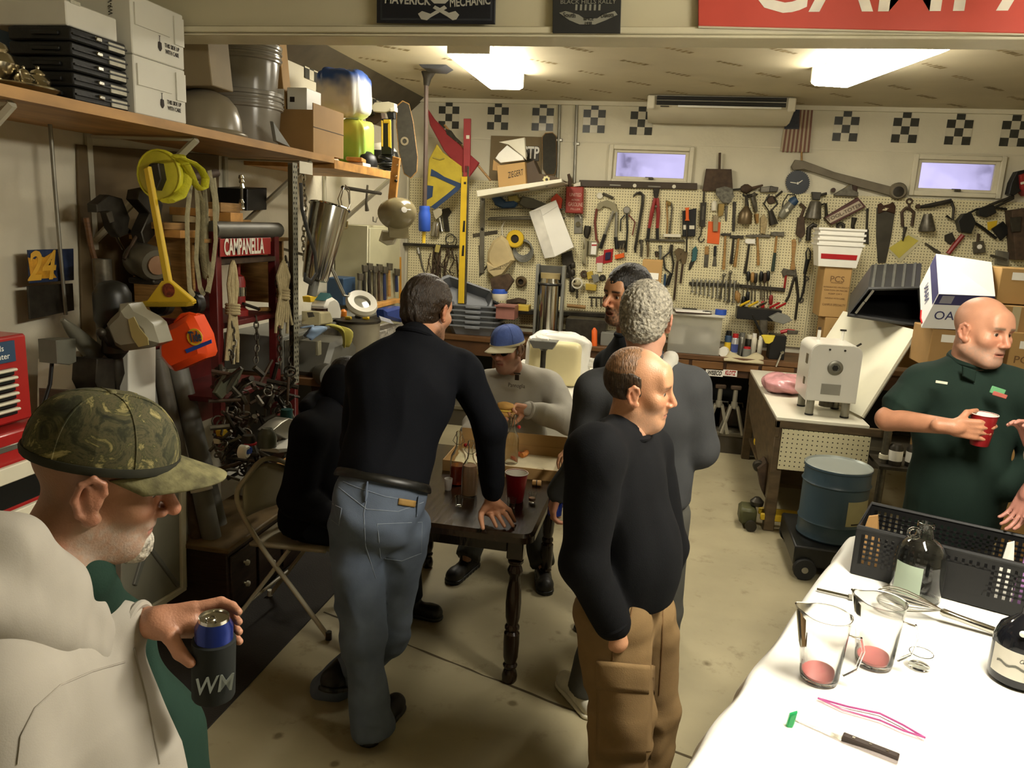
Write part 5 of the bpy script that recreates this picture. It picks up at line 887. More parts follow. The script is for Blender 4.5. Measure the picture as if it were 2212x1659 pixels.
def back_bench():
 x0,x1=-2.75,3.6;cx=(x0+x1)/2;t=thing('work_bench','long dark wooden workbench under the pegboard','workbench',(cx,7.74,0));q=P0(t)
 b=MB(q);b.box((cx,(YF+YB-.04)/2,ZB-.025),(x1-x0,YB-.04-YF,.05),ch=.006);b.build('worktop',wood('bench_top','#5d3f22',scale=(.8,3,3)),t)
 b=MB(q);b.box((cx,YF+.03,ZB-.12),(x1-x0-.05,.03,.14));b.build('apron',wood('bench_apron','#4a301a',scale=(.8,3,3)),t,smooth=0)
 for k in range(5):b=MB(q);b.box((-.2+k*.32,YF+.01,ZB-.09),(.29,.03,.07),ch=.004);b.build('drawer',wood('bench_drawer','#6b4926',scale=(.8,3,3)),t)
 for k in range(7):b=MB(q);b.box((x0+.1+k*(x1-x0-.2)/6,YF+.08,(ZB-.05)/2),(.09,.09,ZB-.05),ch=.005);b.build('leg',m_dwood,t)
 b=MB(q);b.box((cx,7.72,.19),(x1-x0-.04,.6,.04),ch=.004);b.build('lower_shelf',mk('shelf_grey','#6a6351',.6,var=.1),t)
 b=MB(q);b.box((cx,YF+.04,.085),(x1-x0-.04,.02,.17));b.build('kick_board',mk('kick_dark','#4b4436',.7,var=.1),t,smooth=0)
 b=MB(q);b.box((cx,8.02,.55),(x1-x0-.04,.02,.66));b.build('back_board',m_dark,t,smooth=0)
 return t
bb=back_bench()
p=Vector((-.2+2*.32,YF-.008,ZB-.12))
for s_,x_,mt_,wd_ in (('WISECO',1543,m_ink,.13),('KLOTZ',1577,m_red,.10)):
 c=atY(x_,806,YF-.01);k=thing('bench_sticker','white %s sticker on the workbench apron' % s_,'sticker',c,group='stickers on the workbench');MB().box((0,0,0),(wd_+.03,.002,.06)).build('backing',m_paper,k,smooth=0);text(s_,(0,-.002,0),(1,0,0),(0,0,1),.042,mt_,k,w=wd_,shear=.25,bold=.002)
m_js=mk('jack_grey','#8c8674',.5,.3,var=.1)
for i,(x,lab) in enumerate(((1545,'left'),(1578,'right'))):
 c=atY(x,945,7.45);c.z=.21;t=thing('jack_stand',lab+' of two grey jack stands under the workbench','jack stand',c,group='jack stands')
 for sx in (-1,1):
  for sy in (-1,1):b=MB();b.tube([(sx*.1,sy*.09,0),(sx*.03,sy*.03,.26)],[.018,.016],6);b.build('leg',m_js,t)
 b=MB();b.lathe([(.035,.24),(.03,.3),(.022,.3),(.022,.42)],n=12);b.build('column',m_js,t);b=MB();b.box((0,0,.44),(.1,.05,.04),ch=.008);b.build('saddle',m_rust,t)
for i,(x,y,mt,lab) in enumerate(((1530,880,m_black,'black toolbox'),(1500,905,m_dkmetal,'dark steel case'),(1590,870,m_dkmetal,'dark motor casting'),(1440,900,m_black,'black crate'),(1560,860,m_rust,'rusty bottle jack'))):
 c=atY(x,y,7.75);c.z=.21;t=thing('stored_case',lab+' in the dark under the workbench','case',c,group='cases under the workbench');b=MB();b.box((0,0,.11),(.26,.3,.2),ch=.02);b.build('shell',mt,t);b=MB();b.tube([(-.06,-.1,.2),(-.05,-.1,.25),(.05,-.1,.25),(.06,-.1,.2)],.01,6);b.build('handle',m_tmetal,t)
def ybox(name,label,x0,x1,y0,y1,Y,depth,mat,cat='box',group=None,ch=.004,zb=None):
 a=atY(x0,y1,Y);d=atY(x1,y0,Y);m=atY((x0+x1)/2,y1,Y);z0=m.z if zb is None else zb;z1=atY((x0+x1)/2,y0,Y).z
 t=thing(name,label,cat,((a.x+d.x)/2,Y+depth/2,z0),group=group);w=d.x-a.x
 MB().box((0,0,(z1-z0)/2),(w,depth,z1-z0),ch=ch).build('box_body',mat,t,smooth=0);return t,w,z1-z0
YQ=7.5
t,w,h=ybox('shipping_carton','upper brown PCS shipping carton under the white tubs',1768,1842,577,686,YQ,.34,m_card2,group='brown PCS cartons')
for s_,z,hh,ww in (('PCS',.76,.055,.12),('PACKAGING',.69,.012,.1),('INTEGRATED PRODUCT',.6,.014,.22),('CARTON 24 PIECES',.54,.014,.2),('KEEP DRY',.47,.014,.12),('HANDLE WITH CARE',.38,.014,.17),('CAMPUS SPECIALTY',.25,.02,.2)):text(s_,(0,-.1715,h*z),(1,0,0),(0,0,1),hh,mk('brown_ink','#6e5030',.7),t,w=ww)
zc=t.location.z
t,w,h=ybox('shipping_carton','lower brown PCS shipping carton behind the white machine',1768,1842,687,800,YQ-.01,.36,m_card2,group='brown PCS cartons',zb=ZB)
text('PCS',(0,-.1815,h*.72),(1,0,0),(0,0,1),.05,mk('brown_ink','',0),t,w=.12)
ct=atY(1803,573,YQ+.1);ct.z=atY(1803,577,YQ).z+.002
for k in range(4):
 t=thing('white_tub','white plastic tub, %s of the nested stack on the brown carton' % ['lowest with a red band,','second','third','topmost'][k],'tub',ct+V(0,0,.045*k),group='white tubs');W_,D_,H_=.19,.14,.21
 b=MB();r=[(0,.86),(H_-.02,1),(H_-.02,1.07),(H_,1.07),(H_,1.0),(.012,.84)];vs=[]
 for z,s_ in r:
  for sx,sy in ((-1,-1),(1,-1),(1,1),(-1,1)):vs.append((sx*W_*s_,sy*D_*s_,z))
 fs=[[i*4+j,i*4+(j+1) % 4,(i+1)*4+(j+1) % 4,(i+1)*4+j] for i in range(5) for j in range(4)]+[[3,2,1,0],[20,21,22,23]]
 b.add(vs,fs);b.build('tub',m_white,t,smooth=0)
 if k==0:
  b=MB();b.add([(-W_*.8,-D_*.932,.07),(W_*.8,-D_*.932,.07),(W_*.82,-D_*.965,.115),(-W_*.82,-D_*.965,.115)],[[0,1,2,3]]);b.build('red_band',m_red,t,smooth=0,thick=.003)
 else:b=MB();b.box((0,-D_*1.075,H_-.01),(W_*1.9,.004,.012));b.build('lip',m_white,t,smooth=0)
m_clear=mk('frosted_plastic','#b9b6a8',.35,var=.03,alpha=.55)
t,w,h=ybox('storage_tote','large frosted plastic storage box on the workbench',1440,1562,682,763,7.42,.42,m_clear,cat='storage box',zb=ZB)
MB().box((0,-.0,h+.008),(w+.04,.47,.03),ch=.008).build('lid',mk('frosted_lid','#c6c3b5',.4,var=.03),t)
MB().box((-w*.33,0,h*.42),(.16,.2,.2),ch=.02).build('inner_carton',m_white,t)
b=MB();rr=np.random.default_rng(4)
b.grid(lambda u,v:(w*.22+.11*math.cos(6.283*u)*math.sin(math.pi*v)*(1+.2*math.sin(5*u*6.28+7*v)),.12*math.sin(6.283*u)*math.sin(math.pi*v),h*.36+.1*math.cos(math.pi*v)*(1+.15*math.sin(4*u*6.28))),24,14);b.build('plastic_bag',mk('bag_white','#d8d5ca',.4),t,smooth=80)
zl=ZB+h+.024
c=atY(1495,668,7.5);c.z=zl;t=thing('clipboard','clipboard with white papers on the storage box lid','clipboard',c);MB().box((0,0,.005),(.34,.24,.008),R_ and Euler((0,0,.1)).to_matrix()).build('board',m_dwood,t,smooth=0);MB().box((0,-.01,.012),(.32,.22,.006),Euler((0,0,.08)).to_matrix()).build('paper',m_paper,t,smooth=0);MB().box((-.02,.1,.02),(.14,.03,.014),ch=.004).build('clip',m_dkmetal,t)
b=MB();b.tube([(.1,-.02,.018),(.14,.01,.02),(.18,-.02,.018),(.15,-.04,.02),(.12,-.03,.018)],.004,6);b.build('hair_tie',m_black,t)
c=atY(1558,666,7.45);c.z=zl;t=thing('blue_tape','roll of blue masking tape on the storage box lid','tape',c);MB().lathe([(.038,0),(.052,0),(.052,.05),(.038,.05),(.038,0)],n=24,close=False).build('roll',m_blue,t);MB().lathe([(.034,.001),(.038,.001),(.038,.049),(.034,.049),(.034,.001)],n=24,close=False).build('core',m_card,t)
def can(label,x,y,Y,r,h,mb,mc,cap=True,ball=None):
 c=atY(x,y,Y);c.z=ZB;t=thing('spray_can',label,'spray can',c,group='cans on the workbench')
 MB().lathe([(0,0),(r,0),(r,h*.78),(r*.75,h*.84),(r*.5,h*.86),(0,h*.86)],n=18).build('can',mb,t);MB().lathe([(r*.8,h*.8),(r*.85,h*.83),(r*.8,h),(0,h)],n=18).build('cap',mc,t)
 MB().lathe([(r*1.01,h*.2),(r*1.01,h*.55)],n=18,close=False).build('label_wrap',ball or mb,t)
can('black spray can beside the storage box',1572,745,7.5,.032,.24,m_dblue,m_black,ball=m_yellow)
can('blue and white spray can with a red cap',1587,745,7.48,.033,.22,mk('can_silver','#a9a8a8',.3,.4),m_red,ball=mk('can_blue','#3d4a86',.4))
can('silver spray can behind the red-capped can',1602,740,7.58,.033,.22,m_metal,m_grey)
can('dark spray can with a pale cap',1618,735,7.62,.035,.2,m_dkmetal,m_offwhite)
can('white glue bottle with a pointed tip',1629,735,7.6,.025,.22,m_offwhite,m_white)
can('small white glue bottle beside the first',1643,735,7.6,.022,.2,m_offwhite,m_white)
can('clear jar with a dark red lid',1614,752,7.5,.04,.1,m_grey,m_red)
c=atY(1562,755,7.44);c.z=ZB;t=thing('paper_roll','white paper roll lying at the workbench edge','roll',c+V(0,0,.045));MB().lathe([(.015,0),(.045,0),(.045,.12),(.015,.12)],(0,-.02,0),(.3,1,0),20).build('roll',m_white,t)
c=atY(1612,765,7.42);t=thing('folded_rag','cream folded rag hanging over the workbench edge','rag',(c.x,c.y,ZB));b=MB();b.grid(lambda u,v:(-.2+.36*u,-.05+.12*v,.02+.03*math.sin(3*u*math.pi)*v-(.05*(1-v) if v<.5 else 0)),12,6);b.build('cloth',mk('rag_cream','#b8ad8c',.85,var=.1),t,thick=.012,smooth=80)
t=trace('yellow_funnel','small yellow plastic funnel with a black stem','funnel',[('cone',mk('lemon','#d2bc3a',.5),[(1643,722),(1673,724),(1668,736),(1660,741),(1652,740)],.06),('stem',m_black,('t',[(1625,680),(1648,728)],2.4),0,.03)],Y=7.45)
t=trace('pin_hammer_bar','chrome socket bar leaning against the workbench edge','bar',[('shaft',m_chrome,('t',[(1688,764),(1676,792)],2.2),0),('head',m_chrome,('c',1689,761,4),.03)],Y=7.385)
ybox('black_vise','black bench vise block behind the yellow funnel',1660,1700,725,772,7.5,.2,m_black,cat='vise',zb=ZB)
t,w,h=ybox('tool_tray','black tray of coloured screwdrivers on the ledge',1590,1690,668,692,7.75,.2,m_black,cat='tray')
for k,(x,mt) in enumerate(((-.18,m_yellow),(-.1,m_yellow),(-.02,m_steel),(.1,m_red),(.16,m_red))):b=MB();b.tube([(x,-.06,h+.02),(x+.09,.04,h+.06)],.012,8);b.build('driver',mt,t)
trace('grey_visor','grey dust mask shaped cover on the tool tray end','cover',[('cover',m_grey,[(1660,684),(1680,674),(1700,680),(1708,690),(1690,698),(1668,692)],.1)],Y=7.65)
trace('red_pliers','red handled shears lying on the workbench back','shears',[('handle',m_red,('t',[(1686,718),(1702,714),(1716,716)],4),0),('blade',m_tmetal,[(1700,712),(1724,714),(1722,722),(1700,722)],.03)],Y=7.6)
trace('bench_drum','grey steel canister lid stack behind the red shears','canister',[('can',m_tmetal,[(1640,690),(1656,690),(1656,748),(1640,748)],.08)],Y=7.8)
ybox('brown_parcel','tall brown carton with white labels behind the dark-haired man',1375,1432,562,720,7.3,.3,m_card2,zb=ZB)
t=bpy.data.objects['brown_parcel']
for z in (.72,.63):MB().box((.01,-.152,z),(.11,.003,.06)).build('address_label',m_paper,t,smooth=0)
ca=atY(1180,705,7.45);t=thing('tube_dispenser','polished steel tube in a grey upright stand','dispenser',(ca.x,7.55,ZB));zt=atY(1180,572,7.5).z-ZB
for s in (-1,1):MB().box((s*.13,0,zt/2),(.03,.1,zt),ch=.004).build('upright',m_grey,t)
MB().box((0,.03,zt-.16),(.24,.012,.3)).build('back_plate',mk('plate_grey','#5d5c56',.4,.3),t,smooth=0)
MB().lathe([(.10,0),(.10,zt-.2),(.115,zt-.19),(.115,zt-.17),(.1,zt-.17),(.09,zt-.13),(0,zt-.13)],(0,-.03,0),n=30).build('tube',m_steel,t);MB().lathe([(.095,zt-.14),(.1,zt-.08),(.0,zt-.08)],(0,-.02,0),n=26).build('collar',mk('tan_ring','#a39266',.4),t);MB().torus((0,-.03,zt-.185),.112,.012).build('seal_ring',m_black,t)
m_tub=mk('tub_grey','#73767a',.45,var=.06)
def tub(name,label,loc,R,W_=.27,D_=.2,H_=.17,inner=None):
 t=thing(name,label,'tub',loc,group='grey bus tubs',R=R);b=MB();r=[(0,.84,0),(H_-.015,.97,0),(H_-.015,1.06,0),(H_,1.06,0),(H_,.97,0),(.01,.83,0)];n=8;vs=[]
 for z,s_,_ in r:
  for sx,sy in ((-1,-1),(1,-1),(1,1),(-1,1)):
   c_=.05
   q=[(sx*(W_*s_-c_),sy*D_*s_),(sx*W_*s_,sy*(D_*s_-c_))]
   if sx*sy>0:q=q[::-1]
   if (sx,sy) in ((-1,-1),(1,1)):pass
   vs +=[(a,b_,z) for a,b_ in q]
 fs=[[i*n+j,i*n+(j+1) % n,(i+1)*n+(j+1) % n,(i+1)*n+j] for i in range(5) for j in range(n)]+[list(range(n))[::-1],[5*n+j for j in range(n)]]
 b.add(vs,fs);b.build('tub',m_tub,t,smooth=30)
 b=MB();b.box((.0,-D_*1.03,H_-.02),(.16,.03,.03),ch=.006);b.build('grip',m_tub,t);return t
cs=atY(1018,770,7.5)
for k in range(5):tub('bus_tub','grey bus tub, %s of the stack beside the blue-capped man' % ['lowest','second','third','fourth','topmost level'][k],(cs.x,7.66,ZB+.002+k*.052),Euler((0,0,.05)).to_matrix(),H_=.1)
tub('bus_tub','grey bus tub tipped up on the stack showing its inside',atY(1000,662,7.72),Euler((R_(58),R_(16),R_(4))).to_matrix(),.28,.2,.16)
tub('bus_tub','grey bus tub standing on edge behind the tipped one',atY(1026,672,7.93),Euler((R_(82),R_(24),R_(-6))).to_matrix(),.26,.2,.1)
t,w,h=ybox('pink_bin','dusty pink parts bin behind the grey tubs',1070,1112,660,690,7.3,.2,mk('dusty_pink','#8d5f55',.5,var=.1),cat='bin');MB().box((0,-.11,h-.005),(w+.02,.02,.015)).build('rim',mk('dusty_pink','',0),t,smooth=0)
ybox('yellow_block','dull yellow board beside the pink bin',1112,1142,660,672,7.5,.15,mk('mustard','',0),cat='board')
trace('blue_lid_jar','round blue lidded jar under the cream cap','jar',[('jar',m_offwhite,('l',(1080,648),(1080,634),[(15,0),(17,.5),(17,1)]),0,.1),('lid',m_blue,('l',(1080,636),(1080,624),[(16,0),(17,.4),(15,1),(0,1)]),0,.1),('plant_wad',m_rust,[(1062,600),(1100,590),(1112,606),(1098,628),(1066,626)],.08,.06)],Y=7.7)
ybox('steel_toolbox','dark steel toolbox on the workbench behind the white jug',1220,1310,690,730,7.6,.25,m_dkmetal,cat='toolbox',zb=ZB)
ybox('grey_parts_case','grey parts case on the workbench beside the toolbox',1295,1340,720,760,7.5,.25,m_grey,cat='case',zb=ZB)
trace('small_orange_bottle','small orange bottle by the white jug','bottle',[('bottle',m_orange,('l',(1284,750),(1284,708),[(6,0),(6,.85),(2,1)]),0,.05)],Y=7.5)
cb=thing('steel_cabinet','tall pale steel cabinet against the left wall in the far corner','cabinet',(WX+.16,6.65,0));MB().box((0,0,1.0),(.3,.8,2.0),ch=.006).build('carcass',mk('cabinet_sage','#a7a283',.5,var=.06),cb);MB().box((.155,0,1.15),(.012,.76,1.66),ch=.004).build('door',mk('cabinet_sage','',0),cb)
MB().box((.165,-.3,1.2),(.02,.03,.1),ch=.004).build('handle',m_tmetal,cb)
trace('twin_hook','small twin hook on the pale cabinet door','hook',[('hook',m_tmetal,('t',[(806,468),(806,478),(812,480),(815,470)],1.2),0,.02)],X=WX+.32)
lb=thing('side_bench','wooden side bench along the left wall behind the seated man','workbench',(-2.45,5.34,0));MB().box((0,0,1.015),(.7,1.76,.05),ch=.006).build('worktop',wood('bench_top',''),lb)
for sx in (-1,1):
 for sy in (-1,1):MB().box((sx*.28,sy*.8,.495),(.08,.08,.99),ch=.005).build('leg',m_dwood,lb)
MB().box((0,0,.3),(.6,1.6,.03)).build('lower_shelf',m_dwood,lb,smooth=0)
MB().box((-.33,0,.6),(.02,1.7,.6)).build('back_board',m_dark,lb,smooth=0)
ZL=1.041
t=thing('parts_cabinet','low grey steel parts cabinet at the back of the side bench','cabinet',(-2.61,5.34,ZL));MB().box((0,0,.124),(.42,1.7,.246),ch=.005).build('carcass',m_grey,t)
for k in range(6):MB().box((.213,-.7+.28*k,.124),(.008,.26,.2),ch=.003).build('drawer',m_tmetal,t)
def on_l(x,y,X):p=atX(x,y,X);p.z=ZL;return p
c=on_l(772,745,-2.3);t=thing('steel_drum','small grey steel drum with a dark lid on the side bench','drum',c);MB().lathe([(0,0),(.17,0),(.17,.24),(.175,.245),(.17,.25)],n=28).build('drum',mk('drum_grey','#96907c',.4,.3,var=.1),t);MB().lathe([(.178,.245),(.178,.262),(0,.262)],n=28).build('lid',m_dkmetal,t)
for k,(x,y,mt) in enumerate(((-.05,-.06,m_yellow),(.06,.02,m_yellow),(-.02,.06,m_black))):o=MB().box((0,0,.012),(.05,.03,.024),ch=.006).build('small_pouch',mt,None,['yellow scrap nearest the edge of the drum lid','yellow scrap in the middle of the drum lid','black scrap on the drum lid'][k],'scrap','scraps on the drum lid');o.location=c+V(x,y,.262)
t=thing('bench_buffer','grey bench buffing machine with a belled guard behind the rope','machine',atX(680,835,-2.15));q=P0(t);m_bf=mk('machine_grey','#63625a',.4,.1,var=.12)
for pts,th,nm in (([(648,735),(690,722),(705,740),(700,790),(682,822),(640,822),(628,800)],.24,'casing'),):
 b=MB(q);b.prism([atX(x,y,-2.35) for x,y in pts],(th,0,0),.03);b.build(nm,m_bf,t)
b=MB(q);b.lathe([(.0,0),(.06,.0),(.075,.05),(.08,.12),(.05,.13),(0,.13)],atX(692,806,-2.15),(.8,-.5,0),20);b.build('bell_guard',m_bf,t)
b=MB(q);b.box(atX(688,752,-2.1),(.02,.05,.09),ch=.004);b.build('switch_plate',mk('switch_cream','#8c8870',.5),t)
def rag(name,label,pts,X,mt):
 t=thing(name,label,'rag',atX(*pts[0],X),group='rags on the machine');b=MB(P0(t));P=[atX(x,y,X) for x,y in pts]
 b.grid(lambda u,v:tuple(P[0].lerp(P[1],u).lerp(P[3].lerp(P[2],u),v)+Vector((.05*math.sin(math.pi*v)+.02*math.sin(9*u+3*v),.02*math.sin(7*v+4*u),.03*math.sin(math.pi*v)+.008*math.sin(11*u)))),14,14);b.build('cloth',mt,t,thick=.008,smooth=80)
rag('blue_rag','pale blue rag draped over the grey machine',[(648,708),(702,708),(680,732),(655,728)],-2.1,mk('rag_blue','#8ea6c4',.85,var=.06,bump=.3,bs=12))
rag('yellow_rag','pale yellow rag draped over the machine side',[(702,702),(728,705),(754,740),(742,752)],-2.08,mk('rag_yellow','#c4bb5c',.85,var=.08,bump=.3,bs=12))
def yb_(name,label,x0,x1,y0,y1,X,mt,cat='box',d=.15):
 a,c=atX(x0,y1,X),atX(x1,y0,X);t=thing(name,label,cat,(X-d/2,(a.y+c.y)/2,a.z));MB().box((0,0,(c.z-a.z)/2),(d,c.y-a.y,c.z-a.z),ch=.006).build('box_body',mt,t,smooth=0);return t
trace('white_jug','white bottle with a teal top behind the steel canister','bottle',[('bottle',m_white,[(672,660),(678,645),(690,640),(702,648),(708,670),(706,690),(674,690)],.12,0,.02),('top',mk('teal_plastic','',0),[(680,648),(692,632),(700,646)],.08,.02)],X=-2.55)
trace('coffee_carafe','dark brown glass coffee carafe on the side bench','carafe',[('carafe',mk('brown_glass','#2c130c',.1,var=.1),('l',(690,698),(690,665),[(16,0),(18,.4),(17,1)]),0,.1),('handle',m_black,('t',[(704,670),(710,680),(705,694)],2),0,.15)],X=-2.55)
trace('cream_telephone','cream boxy radio beside the perforated post','radio',[('case',mk('cream_case','#c9c19a',.45),[(652,672),(675,670),(682,688),(680,696),(652,700)],.14,0,.01),('screen',m_dkmetal,[(663,675),(675,674),(679,684),(666,686)],.003,.141)],X=-2.5)
trace('orange_bottle','orange plastic bottle on the side bench','bottle',[('bottle',mk('amber_plastic','#d07a22',.4),('l',(742,690),(742,668),[(6,0),(7,.1),(7,.8),(3,1)]),0,.06)],X=-2.52)
trace('yellow_gun','yellow tape gun on the side bench behind the post','tape gun',[('body',m_yellow,[(653,640),(668,637),(676,642),(674,650),(655,652)],.06)],X=-2.6)
t=trace('blue_snack_bag','glossy blue and white packet on the side bench','packet',[('packet',mk('packet_blue','#2c3f7d',.25,var=.2),[(812,668),(845,660),(868,664),(866,690),(850,695),(815,685)],.08,0,.02),('panel',mk('packet_white','#b9bac2',.25),[(818,682),(842,690),(850,700),(822,692)],.004,.081)],X=-2.2)
yb_('printed_carton','printed white carton with small pictures beside the drum',815,868,700,752,-2.15,mk('printed_white','#9a958a',.5,var=.6,vs=40))
yb_('blue_can','large blue coffee can on the side bench',742,768,598,660,-2.6,m_dblue,'can')
yb_('shelf_plank','small orange shelf plank holding upright tools',808,868,652,660,-2.45,m_pine,'shelf',.25)
trace('yellow_board','orange yellow board standing behind the upright tools','board',[('board',mk('board_orange','#bb8326',.6),[(846,556),(863,555),(864,655),(848,657)],.02)],X=-2.6)
for k,(x,y0,y1,mt,lab) in enumerate(((776,590,655,m_metal,'pale steel rod'),(786,572,652,m_dkmetal,'dark long-nose tool'),(797,568,652,m_dkmetal,'dark slim file'),(808,574,650,m_tmetal,'grey steel tool'),(818,570,650,m_rust,'brown handled tool'),(830,575,648,mk('navy_grip','#252f52',.5),'navy gripped tool'),(840,568,640,m_oak,'pale wooden handled tool'),(856,580,630,mk('navy_grip','',0),'dark blue pouch tool'))):
 trace('upright_tool',lab+' standing in the rack on the side bench','tool',[('shaft',mt,('t',[(x,y0+10),(x,(y0+y1)/2),(x+1,y1)],[3,4,4]),0),('head',m_tmetal,[(x-5,y0),(x+5,y0+1),(x+4,y0+16),(x-4,y0+15)],.02)],X=-2.5,group='tools in the side rack')
yb_('small_tray','row of small boxes at the end of the side bench',740,790,645,662,-2.65,m_grey,'tray')
ZT=.765;TX0,TX1,TY0,TY1=-1.37,-.47,3.05,4.26
m_tab=wood('table_walnut','#23170d',scale=(6,1.2,2),rough=.22)
def dining_table():
 t=thing('dining_table','dark brown wooden dining table with turned legs','table',((TX0+TX1)/2,(TY0+TY1)/2,0));cx,cy=t.location.x,t.location.y;w,l=TX1-TX0,TY1-TY0
 pts=[]
 for sx,sy,a0 in ((1,-1,-90),(1,1,0),(-1,1,90),(-1,-1,180)):
  for k in range(5):a=R_(a0+22.5*k);pts.append((sx*(w/2-.06)+.06*math.cos(a),sy*(l/2-.06)+.06*math.sin(a),ZT-.042))
 MB().prism(pts,(0,0,.042),.014).build('tabletop',m_tab,t)
 for s in (-1,1):
  MB().box((0,s*(l/2-.11),ZT-.085),(w-.26,.022,.09),ch=.003).build('apron',m_tab,t);MB().box((s*(w/2-.1),0,ZT-.085),(.022,l-.26,.09),ch=.003).build('apron',m_tab,t)
 prof=[(.0,0),(.026,0),(.034,.012),(.036,.035),(.03,.06),(.024,.07),(.032,.08),(.034,.09),(.026,.10),(.034,.13),(.037,.2),(.036,.25),(.026,.262),(.034,.272),(.034,.285),(.026,.297),(.033,.33),(.036,.40),(.033,.46),(.026,.50),(.024,.53),(.033,.545),(.036,.56),(.03,.575),(.026,.585),(.036,.6),(.036,.61)]
 for sx in (-1,1):
  for sy in (-1,1):
   b=MB();b.lathe(prof,(sx*(w/2-.085),sy*(l/2-.09),0),n=18);b.box((sx*(w/2-.085),sy*(l/2-.09),ZT-.09),(.075,.075,.11),ch=.006);b.build('leg',m_tab,t)
dining_table()
def on_t(x,y):return atZ(x,y,ZT)
pb=thing('pizza_box','open cardboard pizza box on the dark table','box',(-.79,4.0,ZT),R_(2));m_pz=mk('pizza_board','#9b7a4a',.8,var=.08);m_pzi=mk('pizza_inside','#cabf9f',.8,var=.1,vs=12)
MB().box((0,0,.003),(.62,.42,.006)).build('floor_panel',m_pzi,pb,smooth=0)
for s in (-1,1):MB().box((0,s*.21,.03),(.62,.006,.06)).build('side',m_pz,pb,smooth=0);MB().box((s*.31,0,.03),(.006,.42,.06)).build('side',m_pz,pb,smooth=0)
MB().box((0,.22,.075),(.62,.006,.10),Euler((R_(-12),0,0)).to_matrix()).build('lid',m_pz,pb,smooth=0)
m_crust=mk('pizza_crust','#b5712f',.7,var=.3,vs=30);m_top=mk('pizza_top','#a8502a',.6,var=.4,vs=45,bump=.8,bs=50)
def slice_(label,c,a,r):
 t=thing('pizza_slice',label,'pizza',c,a,'pizza in the box');pts=[(0,0,0)]+[(r*math.cos(R_(-25+10*k)),r*math.sin(R_(-25+10*k)),0) for k in range(6)];MB().prism(pts,(0,0,.014),.003).build('base',m_top,t)
 MB().tube([(r*math.cos(R_(-25+10*k)),r*math.sin(R_(-25+10*k)),.012) for k in range(6)],.016,8).build('crust',m_crust,t)
c=on_t(1150,972);slice_('large pizza slice lying in the cardboard box',(c.x-.0,c.y-.02,ZT+.008),R_(2),.155)
c=on_t(1125,985);slice_('small leftover pizza piece beside the bottle',(c.x-.06,c.y-.0,ZT+.008),R_(-10),.09)
m_clr=mk('bottle_glass',(.95,.96,.92),.03,var=0,trans=1.,ior=1.42)
def swing_bottle(label,c,liquid=None,fill=.45,h=.29,body=None):
 t=thing('swing_bottle',label,'bottle',c,group='swing-top bottles')
 MB().lathe(hol([(0,.0),(.036,0),(.04,.008),(.04,.13),(.036,.155),(.02,.185),(.015,.2),(.0125,.25),(.016,.255),(.016,.275),(.0125,.28)]),n=22).build('glass',body or m_clr,t)
 if liquid:MB().lathe([(0,.008),(.036,.008),(.0365,.13*fill*2 if fill<.5 else .13),(0 if fill<.5 else .032,.13*fill*2 if fill<.5 else .155),(0,.156)][:5 if fill>=.5 else 4],n=20).build('liquid',liquid,t)
 MB().tube([(-.017,0,.262),(-.03,-.005,.23),(-.012,-.01,.215),(.012,-.01,.215),(.03,-.005,.23),(.017,0,.262)],.0016,5).build('wire_bail',m_tmetal,t)
 MB().lathe([(.0,0),(.009,0),(.01,.01),(0,.014)],(.034,-.012,.215),(1,-.4,.2),10).build('stopper',m_red,t)
m_pink=mk('rose_liquid','#c4451f',.1,var=0,trans=.6,ior=1.33);m_cream=mk('cream_liqueur','#b08a6c',.3,var=.04)
p=on_t(988,1046);swing_bottle('swing-top bottle half full of amber red liquid',p,m_pink,.4)
p=on_t(1013,1070);swing_bottle('swing-top bottle filled with cream coloured liqueur',p,m_cream,.6)
p=on_t(1103,1003);p.z=ZT+.007;swing_bottle('empty clear swing-top bottle in front of the pizza box',p)
def cup(label,c,s=1.):
 t=thing('plastic_cup',label,'cup',c,group='red plastic cups')
 MB().lathe([(0,.003),(.03*s,0),(.032*s,.004),(.045*s,.115*s),(.047*s,.117*s),(.047*s,.121*s),(.044*s,.121*s),(.043*s,.115*s)],n=26,close=False).build('cup',mk('cup_red','#8d171c',.35,var=.05),t)
 MB().lathe([(.0435*s,.119*s),(.0425*s,.112*s),(.031*s,.008),(0,.008)],n=26,close=False).build('lining',m_white,t);MB().torus((0,0,.12*s),.046*s,.002,n=26,k=6).build('rim',m_white,t);return t
p=on_t(1113,1082);cup('red plastic party cup on the dark table',p,1.2)
def shot(label,x,y,fill=None,h=.05,glass=None):
 p=on_t(x,y);t=thing('shot_glass',label,'glass',p,group='shot glasses on the table');MB().lathe([(0,.004),(.014,0),(.016,.006),(.021,h),(.019,h),(.014,.01),(0,.01)],n=18,close=False).build('glass',glass or m_clr,t)
 if fill:MB().lathe([(0,.011),(.014,.011),(.0165,.024),(0,.024)],n=16).build('drink',fill,t)
shot('cloudy plastic shot glass by the amber bottle',968,1058,m_cream,.06,mk('cloudy_cup','#cfcac0',.3,alpha=.6))
shot('clear shot glass near the table front',991,1094);shot('clear shot glass behind the resting hand',1105,1098);shot('shot glass with a little cream drink',1149,1085,m_cream);shot('clear shot glass beside the pizza box',1166,1033)
p=on_t(1159,1050);t=thing('cork','pale cork lying on the dark table','cork',p+V(0,0,.016),R_(5));MB().lathe([(.014,0),(.016,.004),(.016,.042),(.014,.046)],(-.023,0,0),(1,0,0),14).build('stopper',m_oak,t);MB().lathe([(.0163,.02),(.0163,.026)],(-.023,0,0),(1,0,0),14,close=False).build('printed_ring',m_ink,t)
